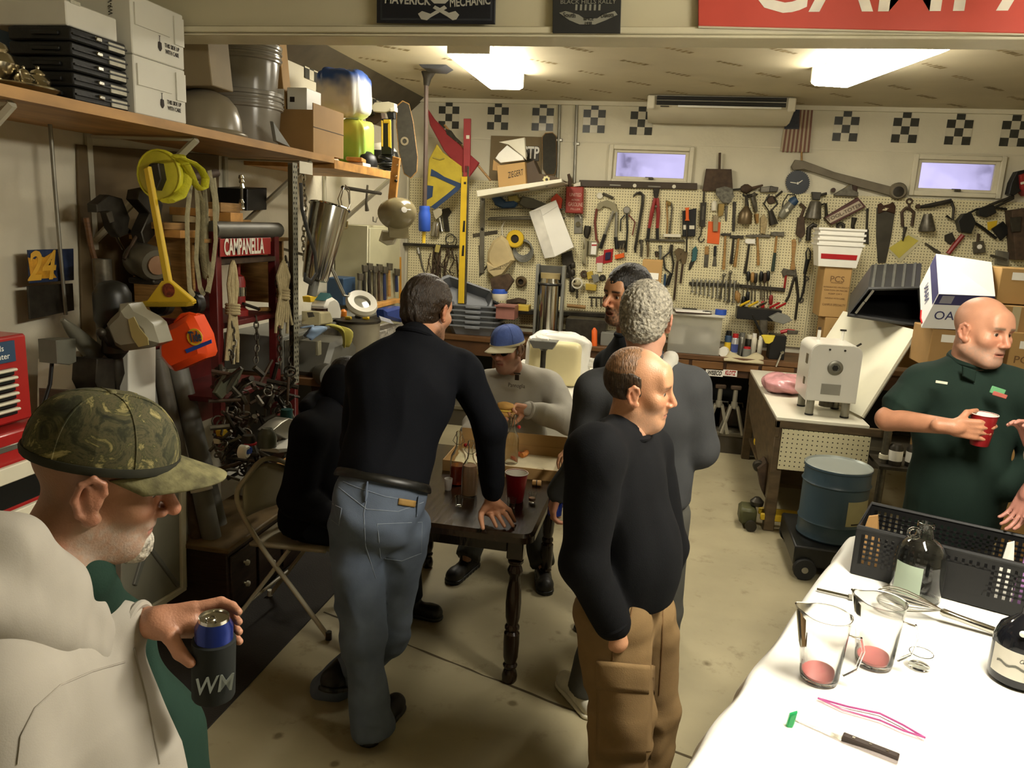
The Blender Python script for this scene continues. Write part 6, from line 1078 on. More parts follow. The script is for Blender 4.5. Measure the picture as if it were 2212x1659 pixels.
def folding_chair():
 t=thing('folding_chair','beige metal folding chair with an oval back','chair',(-1.72,3.42,0),R_(0));m=mk('chair_beige','#aea58b',.4,var=.06);q=P0(t)
 fA,rA=V(-1.50,3.24,.012),V(-2.01,3.17,.012);w=V(.03,.42,0)
 fB,rB=fA+w,rA+V(.02,.38,0);tA=atY(512,1080,3.24);tB=atY(632,1040,3.60);hA=V(-1.86,3.24,.45);hB=hA+w
 P=[fA,fA.lerp(hA,.5),hA,tA,tA+V(.03,.05,.11),(tA+tB)/2+V(.0,0,.17),tB+V(0,-.05,.11),tB,hB,fB.lerp(hB,.5),fB]
 pts=[]
 for i in range(len(P)-1):
  for k in range(5):
   f=k/5;p0,p1,p2,p3=P[max(i-1,0)],P[i],P[i+1],P[min(i+2,len(P)-1)]
   pts.append(.5*((2*p1)+(p2-p0)*f+(2*p0-5*p1+4*p2-p3)*f*f+(3*p1-p0-3*p2+p3)*f**3))
 pts.append(P[-1]);MB(q).tube(pts,.013,10).build('front_frame',m,t)
 s0=V(-1.88,3.28,.43)
 for r_,f_ in ((rA,V(-1.72,3.26,.44)),(rB,V(-1.70,3.62,.44))):MB(q).tube([r_,f_],.011,8).build('rear_leg',m,t)
 b=MB(q);b.tube([rA.lerp(V(-1.72,3.26,.44),.35),rB.lerp(V(-1.7,3.62,.44),.35)],.008,8);b.build('stretcher',m,t)
 for f_ in (fA,fB):MB(q).lathe([(.016,-.012),(.016,.03)],f_,n=12).build('foot_cap',m_dkmetal,t)
 for f_ in (rA,rB):MB(q).lathe([(.014,-.012),(.014,.03)],f_,n=12).build('foot_cap',m_offwhite,t)
 b=MB(q);b.grid(lambda u,v:tuple(V(-1.93+.40*u,3.25+.37*v+.012*u,.445-.018*math.sin(math.pi*u)*math.sin(math.pi*v)+.012*u)),10,8);b.build('seat',m,t,thick=.018,smooth=60)
 A,B=tA+V(.02,.03,-.10),tB+V(.0,-.03,-.10);up=V(-.02,0,1)
 b=MB(q)
 def bk(u,v):
  wv=.5+.5*(1-abs(2*v-1)**3*.25) if v>.5 else .5+.5*(.98);e=(u-.5)*2*(1-.22*max(0,v-.55)**2*4)
  mid=(A+B)/2;return tuple(mid+(B-A)/2*e+up*(.24*v)+V(-.035*(1-e*e)*.6,0,-.05*(e*e)*v))
 b.grid(bk,10,8);b.build('backrest',m,t,thick=.012,smooth=60)
folding_chair()
t,w,h=ybox('storage_bin','white plastic storage bin behind the folding chair',478,600,1045,1105,3.95,.3,m_white,cat='bin');MB().box((0,0,h+.01),(w+.03,.33,.02),ch=.005).build('rim',m_white,t)
ybox('black_crate','black crate carrying the white storage bin',470,605,1106,1180,3.93,.34,m_black,cat='crate')
random.seed(21);hp=thing('clutter_heap','dark heap of hand tools and buckles piled beside the rack','heap',(-2.1,4.3,0))
b=MB(P0(hp))
for k in range(190):
 x=random.uniform(470,640);y=random.uniform(800,1038);p=atX(x,y,-2.15+random.uniform(-.1,.1));d=Vector((random.uniform(-1,1),random.uniform(-1,1),random.uniform(-1,1))).normalized()*random.uniform(.03,.09)
 if k % 3:b.mi=random.choice((0,0,1,2));b.tube([p-d,p+d],random.uniform(.006,.016),6)
 else:b.mi=random.choice((0,1,1));b.torus(p,random.uniform(.015,.04),.005,d,12,5)
o=b.build('pile',[m_dkmetal,m_tmetal,m_rust],hp);o['kind']='stuff'
trace('green_strap','dark green webbing strap slanting over the tool heap','strap',[('strap',mk('olive_webbing','#4a4b39',.8,var=.1),[(488,798),(520,795),(508,825),(472,862),(458,848)],.02)],X=-2.12)
trace('electric_meter','grey glass-domed meter on the tool heap','meter',[('dome',mk('meter_grey','#55584d',.25,var=.2),('l',(577,965),(577,925),[(19,0),(20,.5),(17,.8),(10,1)]),0,.08),('base',m_metal,[(556,928),(580,908),(596,900),(612,905),(612,935),(598,950)],.08)],X=-2.0)
trace('white_channel','curved white plastic gutter piece at the heap edge','gutter',[('gutter',m_white,[(560,965),(590,962),(625,935),(628,948),(600,970),(565,974)],.1)],X=-1.95)
trace('tape_reel','white and blue tape reel lying below the heap','reel',[('reel',m_white,('c',520,975,15,7),.04),('label',m_blue,('c',529,972,9),.03,.01)],X=-1.95)
trace('yellow_connector','small yellow and white connectors on the heap','connector',[('connector',m_yellow,[(465,930),(478,926),(486,935),(478,944),(468,942)],.03),('plug',m_offwhite,[(460,948),(470,945),(472,955),(462,958)],.03)],X=-2.12)
trace('teal_jar','small teal topped jar at the back of the heap','jar',[('jar',mk('teal_dark','#1f4a4a',.3),('l',(619,905),(619,884),[(12,0),(13,.5),(12,1)]),0,.05)],X=-2.1)
trace('red_lid_pot','dark pot with a red rim beside the meter','pot',[('pot',m_dkmetal,('l',(537,960),(537,940),[(14,0),(15,.6),(12,1)]),0,.05),('rim',m_red,('l',(540,960),(540,956),[(14,0),(14,1)]),0,.06)],X=-2.0)
trace('yellow_timber','short yellow timber block under the heap','block',[('block',m_pine,[(590,1005),(618,988),(619,1004),(596,1020)],.1)],X=-2.0)
wt=thing('white_table','white topped table behind the blue-capped man','table',(-.75,5.95,0));MB().box((0,0,.86),(.95,1.5,.05),ch=.008).build('tabletop',m_white,wt)
for sx in (-1,1):
 for sy in (-1,1):MB().cyl((sx*.4,sy*.65,0),(sx*.4,sy*.65,.84),.02).build('leg',m_metal,wt)
for sx in (-1,1):MB().box((sx*.44,0,.76),(.02,1.4,.16)).build('skirt',m_white,wt,smooth=0)
MB().box((0,-.72,.62),(.92,.02,.46)).build('front_panel',mk('panel_white','#c9c5b6',.5),wt,smooth=0)
ZW=.886
def blob(name,label,cat,c,r,mat,e=.6,amp=.05,seed=1,n=44,m=24,group=None,parent=None):
 rg=np.random.default_rng(seed);ph=rg.uniform(0,6.28,12);b=MB()
 def fn(u,v):
  th=math.pi*(v-.5);p=2*math.pi*u;sg=lambda x:math.copysign(abs(x)**e,x)
  k=1+amp*(math.sin(3*p+ph[0]+2*th)*math.cos(3*th+ph[1])+.5*math.sin(7*p+ph[2]+5*th)+.4*math.cos(9*th+ph[3]+4*p))
  return (r[0]*sg(math.cos(th))*sg(math.cos(p))*k,r[1]*sg(math.cos(th))*sg(math.sin(p))*k,r[2]*(1+sg(math.sin(th))*k))
 b.grid(fn,n,m);o=b.build(name,mat,parent,label,cat,group,smooth=80);o.location=c;return o
jp=atZ(1195,815,ZW)
jug=thing('water_carboy','pale plastic jerrycan wrapped in a white bin bag on the white table','jug',(-.62,5.75,ZW));jug.location.x=atY(1200,800,5.75).x
m_jug=mk('natural_plastic','#ded2a2',.35,var=.04)
b=blob('container',None,None,(0,0,0),(.2,.13,.17),m_jug,.3,.004,2,parent=jug)
m_bag=mk('bin_bag','#e6e3da',.35,var=.03,bump=.25,bs=14)
blob('bag_back',None,None,(.0,.06,.0),(.25,.13,.19),m_bag,.5,.06,6,parent=jug);blob('bag_knot',None,None,(.27,.05,.14),(.09,.05,.035),m_bag,.8,.12,8,parent=jug);blob('bag_fold',None,None,(-.12,.0,.27),(.1,.1,.05),m_bag,.8,.1,9,parent=jug)
c=atY(1170,775,5.35);t=thing('kitchen_scale','grey kitchen scale with a tray pan on the white table','scale',(c.x,5.42,ZW));zt=atY(1170,748,5.42).z-ZW
b=MB();b.hexa([(-.07,-.05,zt-.01),(.07,-.05,zt-.01),(.07,.05,zt-.01),(-.07,.05,zt-.01),(-.1,-.07,zt+.045),(.1,-.07,zt+.045),(.1,.07,zt+.045),(-.1,.07,zt+.045)]);b.build('pan',mk('scale_grey','#6d6c66',.4),t,smooth=0);MB().box((0,0,zt+.046),(.18,.12,.002)).build('pan_inside',m_grey,t,smooth=0)
MB().lathe([(.05,0),(.05,.02),(.02,.03),(.02,zt-.03),(.04,zt-.01)],n=16).build('pedestal',m_dkmetal,t);MB().box((0,-.0,.02),(.16,.14,.04),ch=.01).build('base',m_dkmetal,t)
MB().box((.01,-.02,zt+.055),(.05,.04,.02),ch=.004).build('note',m_paper,t)
ZWB=.85;bx0,bx1,by0,by1=.83,1.44,5.46,7.38
def white_bench():
 t=thing('white_workbench','white topped workbench with a pegboard end panel','workbench',((bx0+bx1)/2,(by0+by1)/2,0));q=P0(t);mw=wood('old_brown_wood','#5a4a33',scale=(2,2,6))
 MB(q).box(((bx0+bx1)/2,(by0+by1)/2,ZWB-.012),(bx1-bx0,by1-by0,.024),ch=.003).build('worktop',mk('white_laminate','#e4dfcc',.3,var=.03),t)
 MB(q).box(((bx0+bx1)/2+.06,by0+.02,ZWB-.05),(bx1-bx0+.12,.04,.055),ch=.004).build('edge_rail',mw,t)
 MB(q).box((bx0+.015,(by0+by1)/2,ZWB-.085),(.03,by1-by0,.12),ch=.004).build('edge_rail',mw,t)
 for x in (bx0+.04,bx1-.02):
  for y in (by0+.05,by1-.06):MB(q).box((x,y,(ZWB-.03)/2),(.075,.075,ZWB-.03),ch=.005).build('leg',mw,t)
 o=MB().box((0,0,0),(bx1-bx0-.03,.015,.29)).build('peg_panel',pegmat('peg_front','#d9d1ab',.033,.15),t,smooth=0);o.location=(.03,by0-.006-(by0+by1)/2,ZWB-.225)
 MB(q).hexa([(bx0+.005,by0+.1,.22),(bx0+.03,by0+.1,.22),(bx0+.03,by1-.2,.5),(bx0+.005,by1-.2,.5),(bx0+.005,by0+.1,.75),(bx0+.03,by0+.1,.75),(bx0+.03,by1-.1,.75),(bx0+.005,by1-.1,.75)]).build('side_panel',mw,t,smooth=0)
 b=MB(q);b.tube([(bx0+.05,by0+.6,.35),(bx0+.05,by1-.3,.75)],.03,6);b.build('brace',mw,t)
 MB(q).box(((bx0+bx1)/2,(by0+by1)/2+.2,.2),(bx1-bx0-.1,by1-by0-.6,.03)).build('lower_shelf',mw,t,smooth=0)
white_bench()
def on_w(x,y):return atZ(x,y,ZWB)
def machine():
 a,c=on_w(1755,897),on_w(1825,902);t=thing('white_machine','white enamelled kitchen machine on four steel feet','machine',(1.185,5.78,ZWB),R_(2));m=mk('enamel_white','#dedbd0',.25,var=.02,coat=.3);w,d,z0,z1=.34,.38,.115,.52
 pts=[];r=.06
 for sx,sz,a0 in ((1,0,None),(1,1,0),(-1,1,90),(-1,0,None)):
  if a0 is None:pts.append((sx*w/2,-d/2,z0))
  else:
   for k in range(6):an=R_(a0+18*k);pts.append((sx*(w/2-r)+r*math.cos(an),-d/2,z1-r+r*math.sin(an)))
 MB().prism(pts,(0,d,0),.0).build('housing',m,t)
 MB().prism([(x*.97,y-.006,z0+.006+(z-z0)*.975) for x,y,z in pts],(0,.006,0)).build('front_cover',m,t)
 for sx in (-1,1):
  for sy in (-1,1):MB().cyl((sx*.12,sy*.14,.006),(sx*.12,sy*.14,z0+.01),.028).build('foot',m_metal,t);
 for sx in (-1,1):
  for sy in (-1,1):MB().cyl((sx*.12,sy*.14,0),(sx*.12,sy*.14,.012),.03).build('foot_pad',m_black,t)
 h=MB().lathe([(0,0),(.05,0),(.052,.008),(.046,.012),(.03,.012),(.03,.004),(0,.004)],(.0,-d/2-.006,.36),(0,-1,0),24).build('hub',m_metal,t);MB().lathe([(0,.0),(.02,0),(.02,.012),(0,.012)],(0,-d/2-.01,.36),(0,-1,0),6).build('socket',m_dark,h)
 MB().box((-.01,-d/2-.008,.205),(.13,.004,.075)).build('rating_plate',mk('plate_silver','#a09d92',.4,.4,var=.1),t,smooth=0)
 for x in (-.05,.05):MB().cyl((x,-d/2-.004,z1-.035),(x,-d/2-.012,z1-.035),.007).build('bolt',m_dkmetal,t)
 MB().box((-w/2-.003,-.1,.40),(.006,.05,.07)).build('switch',mk('switch_brown','#6a604b',.5),t,smooth=0);MB().box((-w/2-.003,-.09,.24),(.006,.035,.05)).build('switch',mk('switch_brown','',0),t,smooth=0)
 MB().cyl((-.08,.05,z1-.005),(-.08,.05,z1+.07),.012).build('post',m_white,t);MB().cyl((-.08,.05,z1+.07),(-.08,.05,z1+.09),.011).build('post_tip',m_rust,t)
 MB().cyl((.09,.08,z1-.005),(.09,.08,z1+.07),.01).build('post',m_white,t);MB().box((.09,.08,z1+.075),(.04,.02,.012)).build('post_tip',m_dkmetal,t)
 MB().tube([(w/2-.01,.08,z1-.06),(w/2+.05,.06,z1-.01)],.008,6).build('lever',m_dkmetal,t)
 MB().cyl((.05,.12,.02),(.05,.12,.1),.05).build('motor_pot',m_tmetal,t)
machine()
c=on_w(1692,850);blob('meat_bag','pink mound of wrapped meat in a clear plastic bag on the white workbench','bag',(c.x+.0,c.y+.05,ZWB),(.17,.2,.075),mk('pink_bag','#c88f92',.25,var=.25,vs=9,bump=.5,bs=18),.85,.07,12)
TL,TR,BR=atY(1825,675,6.9),atY(1983,717,5.95),atZ(1865,903,ZWB+.01);BL=BR+(TL-TR);BL.z=max(BL.z,ZWB+.01)
t=thing('white_board','large white board leaning beside the white machine','board',BR);b=MB(P0(t));n=(TR-BR).cross(BL-BR).normalized();b.hexa([BR,BL,TL,TR,BR+n*.02,BL+n*.02,TL+n*.02,TR+n*.02]);b.build('board',mk('board_white','#e0dcc6',.4,var=.03),t,smooth=0)
b=MB(P0(t));b.tube([BR-n*.004,TR-n*.004],.006,6);b.build('edge_strip',m_metal,t)
fr=[atY(1876,624,6.1),atY(1985,622,6.1),atY(1992,705,6.1),atY(1832,680,6.1)];bk=[atY(1884,573,6.75),atY(1990,570,6.75),atY(1985,640,6.75),atY(1838,636,6.75)]
t=thing('black_tote','black ribbed storage tote lying on its side','tote',fr[3]);m_tt=mk('tote_black','#2c2c2c',.45,var=.1);b=MB(P0(t));b.add(fr+bk,[[0,1,5,4],[1,2,6,5],[2,3,7,6],[3,0,4,7],[4,5,6,7]]);b.build('shell',m_tt,t,smooth=0,thick=.012)
for k in range(5):f=.08+.2*k;b=MB(P0(t));b.tube([fr[0].lerp(fr[1],f),bk[0].lerp(bk[1],f)],.014,6);b.build('rib',mk('rib_grey','#55554f',.4),t)
b=MB(P0(t));b.tube(fr,.016,6,closed=True);b.build('rim',m_tt,t)
for k,f in enumerate((.35,.8)):b=MB(P0(t));p=fr[3].lerp(fr[0],f)+V(.03,-.02,-.01);b.box(p,(.015,.012,.1),Euler((0,.5,0)).to_matrix());b.build('latch',m_metal,t)
b=MB(P0(t));q0=fr[3];b.box((q0.x+.62,6.62,q0.z-.24),(.5,.4,.34));b.build('stand_carton',m_card,t,smooth=0)
A,B,C_,D=atY(2022,548,5.9),atY(2142,566,5.9),atY(2150,640,5.45),atY(2028,635,5.45);off=atY(1990,708,5.5)-D
t=thing('printed_box','white printed cardboard box tilted on the pile behind the bald man','box',D+off);b=MB(P0(t));b.hexa([A+off,B+off,C_+off,D+off,A,B,C_,D]);b.build('box_body',mk('gloss_white','#e9e8e6',.35,var=.02),t,smooth=0)
n1=(C_-D).cross(off).normalized();n1=n1 if n1.y<0 else -n1;e=n1*.002
def on_front(u,v):return D.lerp(C_,u)+off*v+e
b=MB(P0(t));b.add([on_front(0,.0),on_front(1,.0),on_front(1,.3),on_front(0,.3)],[[0,1,2,3]]);b.build('blue_band',mk('band_navy','#3a3a66',.4),t,smooth=0)
b=MB(P0(t));b.add([on_front(.08,.04),on_front(.3,.04),on_front(.3,.26),on_front(.08,.26)],[[0,1,2,3]]);o=b.build('panel',mk('panel_grey2','#8d8c96',.5),t,smooth=0);o.location=n1*.002
text('OAMI',on_front(.42,.62)+n1*.003-Vector(t.location),C_-D,-off,.06,mk('band_navy','',0),t,w=.2)
n2=(A-D).cross(off).normalized();n2=n2 if n2.x<0 else -n2
b=MB(P0(t));b.add([D.lerp(A,.02)+n2*.002,D.lerp(A,.98)+n2*.002,D.lerp(A,.98)+off*.35+n2*.002,D.lerp(A,.02)+off*.35+n2*.002],[[0,1,2,3]]);b.build('blue_band',mk('band_navy','',0),t,smooth=0)
text('NAAN',D.lerp(A,.5)+off*.62+n2*.004-Vector(t.location),A-D,-off,.06,mk('band_navy','',0),t,w=.2)
b=MB(P0(t));b.tube([D.lerp(A,.05)+off*.93+n2*.002,D.lerp(A,.2)+off*.99+n2*.002,D.lerp(A,.35)+off*.94+n2*.002],.006,6);b.build('red_swoosh',m_red,t)
for i,(x0,x1,y0,y1,Y,lab) in enumerate(((2150,2320,582,660,5.7,'topmost brown carton at the right edge behind the bald man'),(2060,2330,662,720,5.6,'wide brown carton behind the bald head'),(2165,2330,722,840,5.55,'brown PCS carton at shoulder height by the right edge'),(2000,2160,715,800,5.5,'brown carton under the white printed box'),(2000,2330,842,1010,5.45,'large lower brown carton behind the polo shirt'),(1990,2330,1012,1200,5.4,'bottom brown carton of the pile behind the polo shirt'))):
 t,w,h=ybox('stacked_carton',lab,x0,x1,y0,y1,Y,.4,(m_card2,m_card)[i % 2],group='brown cartons on the right',zb=0 if i==5 else None)
 if i==2:text('PCS',(-w*.25,-.2015,h*.5),(1,0,0),(0,0,1),.05,mk('brown_ink','',0),t,w=.12)
 if i in (0,2,3):MB().box((-w*.15,-.202,h*.78),(.16,.002,.05)).build('paper_label',m_paper,t,smooth=0)
 MB().box((0,-.2015,h*.5),(.05,.002,h*.98)).build('packing_tape',mk('packing_tape','',0),t,smooth=0)
t=thing('rack_post','dark steel rack post right of the white workbench','post',(1.53,5.35,0));MB().cyl((0,0,0),(0,0,1.0),.025).build('post',m_tmetal,t);MB().box((.1,.05,.62),(.3,.3,.02)).build('shelf_plate',m_dkmetal,t,smooth=0);MB().cyl((0,0,.66),(0,0,.69),.035).build('collar',m_offwhite,t)
for i,(x,lab) in enumerate(((.06,'small labelled jar on the rack post shelf'),(.17,'second labelled jar on the rack post shelf'))):
 k=thing('label_jar',lab,'jar',(1.53+x,5.33,.632),group='jars on the rack');MB().lathe([(0,0),(.045,0),(.045,.12),(.03,.14),(0,.14)],n=18).build('jar',m_dkmetal,k);MB().lathe([(.0455,.03),(.0455,.1)],n=18,close=False).build('label',m_paper,k)
dl=thing('drum_dolly','low black wheeled dolly under the blue drum','dolly',(1.23,5.02,0));MB().box((0,0,.145),(.62,.6,.13),ch=.01).build('platform',m_black,dl)
for sx in (-1,1):
 for sy in (-1,1):
  wv=MB().lathe([(0,0),(.065,0),(.07,.01),(.07,.035),(.065,.045),(0,.045)],(sx*.24,sy*.3+(-.03 if sy<0 else -.015),.07),(0,1,0),22).build('wheel',mk('tyre_black','#1a1a18',.7),dl);MB().lathe([(0,-.004),(.02,-.004),(.02,.0),(0,.0)],(sx*.24,sy*.3+(-.03 if sy<0 else -.015),.07),(0,1,0),14).build('hub',m_metal,wv)
 MB().box((sx*.27,0,.08),(.05,.56,.06),ch=.006).build('rail',m_black,dl)
m_drum=mk('drum_blue','#3c505d',.4,var=.1,vs=4);m_band=mk('drum_label','#a8a27c',.6,var=.1)
dr=thing('steel_drum','blue steel drum with a cream label standing on the black dolly','drum',(1.17,5.0,.212));hd=.47
MB().lathe([(0,.01),(.195,.01),(.2,0),(.205,.01),(.2,.02),(.2,.1),(.207,.11),(.2,.12),(.2,hd-.12),(.21,hd-.108),(.2,hd-.095),(.2,hd-.02),(.207,hd-.012),(.205,hd)],n=40,close=False).build('body',m_drum,dr)
MB().lathe([(.205,hd),(.2,hd+.004),(.192,hd-.008),(0,hd-.006)],n=40,close=False).build('lid',mk('drum_lid','#9aa19c',.35,.3,var=.06),dr)
b=MB();b.grid(lambda u,v:(.2025*math.cos(R_(-78+52*u)),.2025*math.sin(R_(-78+52*u)),.13+.16*v),10,3);b.build('paper_label',m_band,dr);b=MB();b.grid(lambda u,v:(.2035*math.cos(R_(-68+34*u)),.2035*math.sin(R_(-68+34*u)),.137+.01*v),8,1);b.build('print_line',m_ink,dr)
t=thing('floor_jack','floor jack with a yellow frame under the white workbench','jack',(.98,5.55,0));q=None
for s in (-1,1):b=MB();b.box((.1,s*.06,.1),(.55,.03,.05),ch=.006);b.build('side_rail',m_yellow,t)
MB().box((-.26,0,.09),(.12,.18,.12),ch=.02).build('front_block',mk('jack_olive','#4a4a2c',.5,var=.2),t);MB().lathe([(.04,0),(.04,.03)],(-.24,.11,.04),(0,1,0),16).build('wheel',m_dkmetal,t);MB().lathe([(.04,0),(.04,.03)],(-.24,-.14,.04),(0,1,0),16).build('wheel',m_dkmetal,t);MB().lathe([(0,0),(.045,0),(.05,.03),(.02,.06),(0,.06)],(-.2,0,.16),n=16).build('saddle',m_dkmetal,t)
t=trace('bench_motor','dark greasy motor under the white workbench','motor',[('block',m_rust,[(1632,1000),(1650,985),(1662,995),(1660,1040),(1650,1065),(1640,1045)],.15),('pulley',m_dkmetal,('c',1638,1005,12),.05,.06)],Y=5.75)
trace('yellow_can','small yellow can on the shelf under the white workbench','can',[('can',m_yellow,('l',(1637,960),(1637,948),[(8,0),(9,.5),(8,1)]),0)],Y=6.5)
ZC=.75;F0=atZ(1845,1155,ZC);F1=atZ(1500,1640,ZC);dv=(F0-F1).normalized();ev=Vector((dv.y,-dv.x,0))
ct_=thing('covered_table','folding table under a white tablecloth in the right foreground','table',(F0.x+.75*ev.x-1.2*dv.x,F0.y+.75*ev.y-1.2*dv.y,0));q=P0(ct_)
Lx,Wx=2.5,.98
MB(q).hexa([F0-V(0,0,.04),F0+ev*Wx-V(0,0,.04),F0+ev*Wx-dv*Lx-V(0,0,.04),F0-dv*Lx-V(0,0,.04),F0-V(0,0,.006),F0+ev*Wx-V(0,0,.006),F0+ev*Wx-dv*Lx-V(0,0,.006),F0-dv*Lx-V(0,0,.006)]).build('tabletop',m_offwhite,ct_,smooth=0)
for a_ in (.15,Wx-.15):
 for c_ in (.2,Lx-.2):p=F0+ev*a_-dv*c_;MB(q).cyl((p.x,p.y,0),(p.x,p.y,ZC-.04),.02).build('leg',m_metal,ct_)
tc_=thing('tablecloth','white plastic tablecloth hanging over the right foreground table','tablecloth',F0);b=MB(P0(tc_));nA,nB=90,60
def cloth(u,v):
 a=-.30+(Lx+.4)*u;c=-.38+(Wx+.38)*v;da=max(0,-a);dc=max(0,-c);dr=max(da,dc)
 aa=max(a,0);cc=max(c,0);p=F0-dv*aa+ev*cc
 z=ZC+.002+.0025*math.sin(5*a)*math.sin(7*c)
 if dr>0:
  f=.035*math.sin(11*(a if dc>da else c)+2*math.sin(4*a))*min(1,dr/.12);z=ZC-dr*.95;p=p+(-ev*(.015+.12*dr+f) if dc>=da else dv*(.015+.08*dr+f))
 return (p.x,p.y,z)
b.grid(cloth,nA,nB);b.build('cloth',mk('table_plastic','#f7f5ee',.45,var=.02,bump=.12,bs=9),tc_,smooth=80)
def on_c(x,y):return atZ(x,y,ZC+.006)
k0,k1=on_c(1838,1237),on_c(2120,1312);ke=(k1-k0);ke.z=0;ke.normalize();kd=Vector((-ke.y,ke.x,0));cr=thing('plastic_crate','black perforated plastic crate on the white tablecloth','crate',k0);q=P0(cr);Lc,Dc,Hc=.80,.34,.2;m_cr=mk('crate_black','#161616',.5,var=.1)
def kp(a,c,z):return k0+ke*a+kd*c+V(0,0,z)
MB(q).hexa([kp(0,0,0),kp(Lc,0,0),kp(Lc,Dc,0),kp(0,Dc,0),kp(0,0,.01),kp(Lc,0,.01),kp(Lc,Dc,.01),kp(0,Dc,.01)]).build('bottom',m_cr,cr,smooth=0)
def lattice(nm,o,d,L_):
 b=MB(q);th=Vector((0,0,1)).cross(d)*.004;solid=[0,.03];nx=int(L_/.024);nz=6
 def bar(a0,a1,z0,z1):P=[o+d*a0+V(0,0,z0),o+d*a1+V(0,0,z0),o+d*a1+V(0,0,z1),o+d*a0+V(0,0,z1)];b.hexa([p-th for p in P]+[p+th for p in P])
 bar(0,L_,0,.05);bar(0,L_,Hc-.025,Hc);bar(0,.03,.05,Hc-.025);bar(L_-.03,L_,.05,Hc-.025)
 for i in range(1,nx):bar(i*L_/nx-.007,i*L_/nx+.007,.05,Hc-.025)
 for j in range(1,nz):z=.05+(Hc-.075)*j/nz;bar(.03,L_-.03,z-.004,z+.004)
 b.build(nm,m_cr,cr,smooth=0)
for o_,d_,L_ in ((kp(0,0,0),ke,Lc),(kp(0,Dc,0),ke,Lc),(kp(0,0,0),kd,Dc),(kp(Lc,0,0),kd,Dc)):lattice('lattice_side',o_,d_,L_)
b=MB(q);b.tube([kp(0,0,Hc),kp(Lc,0,Hc),kp(Lc,Dc,Hc),kp(0,Dc,Hc)],.009,6,closed=True);b.build('rim',m_cr,cr)
b=MB(q);b.hexa([kp(.3,-.006,.045),kp(.45,-.006,.045),kp(.45,0,.045),kp(.3,0,.045),kp(.28,-.006,.15),kp(.47,-.006,.15),kp(.47,0,.15),kp(.28,0,.15)]);b.build('solid_panel',m_cr,cr,smooth=0)
m_kraft=mk('kraft_paper','#a8804c',.75,var=.08)
for i,(a,c,w_,z,mt,lab) in enumerate(((.04,.1,.1,.19,m_kraft,'brown paper cone at the near end of the black crate'),(.52,.12,.07,.2,m_white,'white packet standing in the black crate'),(.58,.1,.06,.2,mk('lilac_film','#a77bb0',.25,var=.2),'lilac clear packet standing in the black crate'),(.66,.1,.08,.18,m_kraft,'brown paper packet at the far end of the black crate'))):
 t=thing('crate_packet',lab,'packet',kp(a,c,.012),group='packets in the crate');b=MB(P0(t));P=[kp(a-w_/2,c-.02,.012),kp(a+w_/2,c-.02,.012),kp(a+w_/2,c+.05,.012),kp(a-w_/2,c+.05,.012)];b.hexa(P+[kp(a-w_*.2,c+.02,z+.02),kp(a+w_*.12,c+.03,z+.03),kp(a+w_*.12,c+.05,z+.03),kp(a-w_*.2,c+.04,z+.02)]);b.build('packet',mt,t,smooth=0)
p=on_c(1975,1287);t=thing('glass_jug','large clear glass jug with a pale green label','jug',p)
MB().lathe(hol([(0,.0),(.08,0),(.088,.008),(.09,.03),(.09,.15),(.084,.19),(.06,.225),(.034,.245),(.027,.28),(.031,.282),(.031,.297),(.026,.3)]),n=32).build('glass',m_clr,t)
b=MB();b.torus((-.04,-.01,.255),.02,.006,(.3,1,0),16,8);b.build('ring_handle',m_clr,t)
b=MB();b.grid(lambda u,v:(.0912*math.cos(R_(-165+66*u)),.0912*math.sin(R_(-165+66*u)),.03+.12*v),10,2);b.build('label',mk('mint_label','#b4c4ae',.6,var=.04),t)
def pitcher(label,x,y,rz):
 p=on_c(x,y);t=thing('measuring_jug',label,'pitcher',p,rz,'clear pitchers on the tablecloth');m=mk('pitcher_glass',(.95,.94,.92),.08,var=0,trans=1.,ior=1.38)
 b=MB();pr=[(.05,0),(.055,.004),(.058,.02),(.063,.12),(.07,.215),(.072,.22)];n=34;vs=[];fs=[]
 rings=[[(0,.006)]]
 for r,z in pr+[(.069,.218),(.055,.02),(.05,.012)]:
  for j in range(n):
   a=2*math.pi*j/n;sp=max(0,math.cos(a-math.pi))**14*(max(0,z-.15)/.07)*.025;zz=z+(.012*max(0,math.cos(a-math.pi))**8 if z>.2 else 0);vs.append(((r+sp)*math.cos(a),(r+sp)*math.sin(a),zz))
 k=len(vs)//n
 for i in range(k-1):
  for j in range(n):fs.append([i*n+j,i*n+(j+1) % n,(i+1)*n+(j+1) % n,(i+1)*n+j])
 fs.append(list(range(n))[::-1]);fs.append([(k-1)*n+j for j in range(n)]);b.add(vs,fs);b.build('vessel',m,t,smooth=50)
 MB().tube([(.064,0,.165),(.1,0,.16),(.112,0,.12),(.1,0,.06),(.066,0,.03)],.008,8,flat=.6).build('handle',m,t)
 MB().lathe([(0,.0125),(.049,.0125),(.0505,.02),(0,.02)],n=28).build('drink',mk('rose_dregs','#c06a66',.2,var=.2),t)
pitcher('clear pitcher with pink dregs, nearer the table edge',1768,1466,R_(-8));pitcher('clear pitcher with pink dregs, beside the whisk',1886,1432,R_(-14))
p=on_c(2000,1335);t=thing('balloon_whisk','steel balloon whisk lying behind the pitchers','whisk',p,math.atan2(ke.y,ke.x)+.05)
for k in range(9):
 a=math.pi*k/9;b=MB();b.tube([(.06*1-.24*math.sin(math.pi*f)**.8*1 if False else .05-.22*math.sin(math.pi*f/1.0 if f<=.5 else math.pi*(1-f)),.05*math.sin(2*math.pi*f)*math.cos(a),.045+.04*math.sin(2*math.pi*f)*math.sin(a)) for f in [i/16 for i in range(17)]],.0016,5);b.build('wire',m_steel,t)
MB().lathe([(.008,0),(.014,.01),(.012,.06),(.013,.17),(.009,.18)],(.04,0,.04),(1,0,-.12),14).build('handle',m_steel,t)
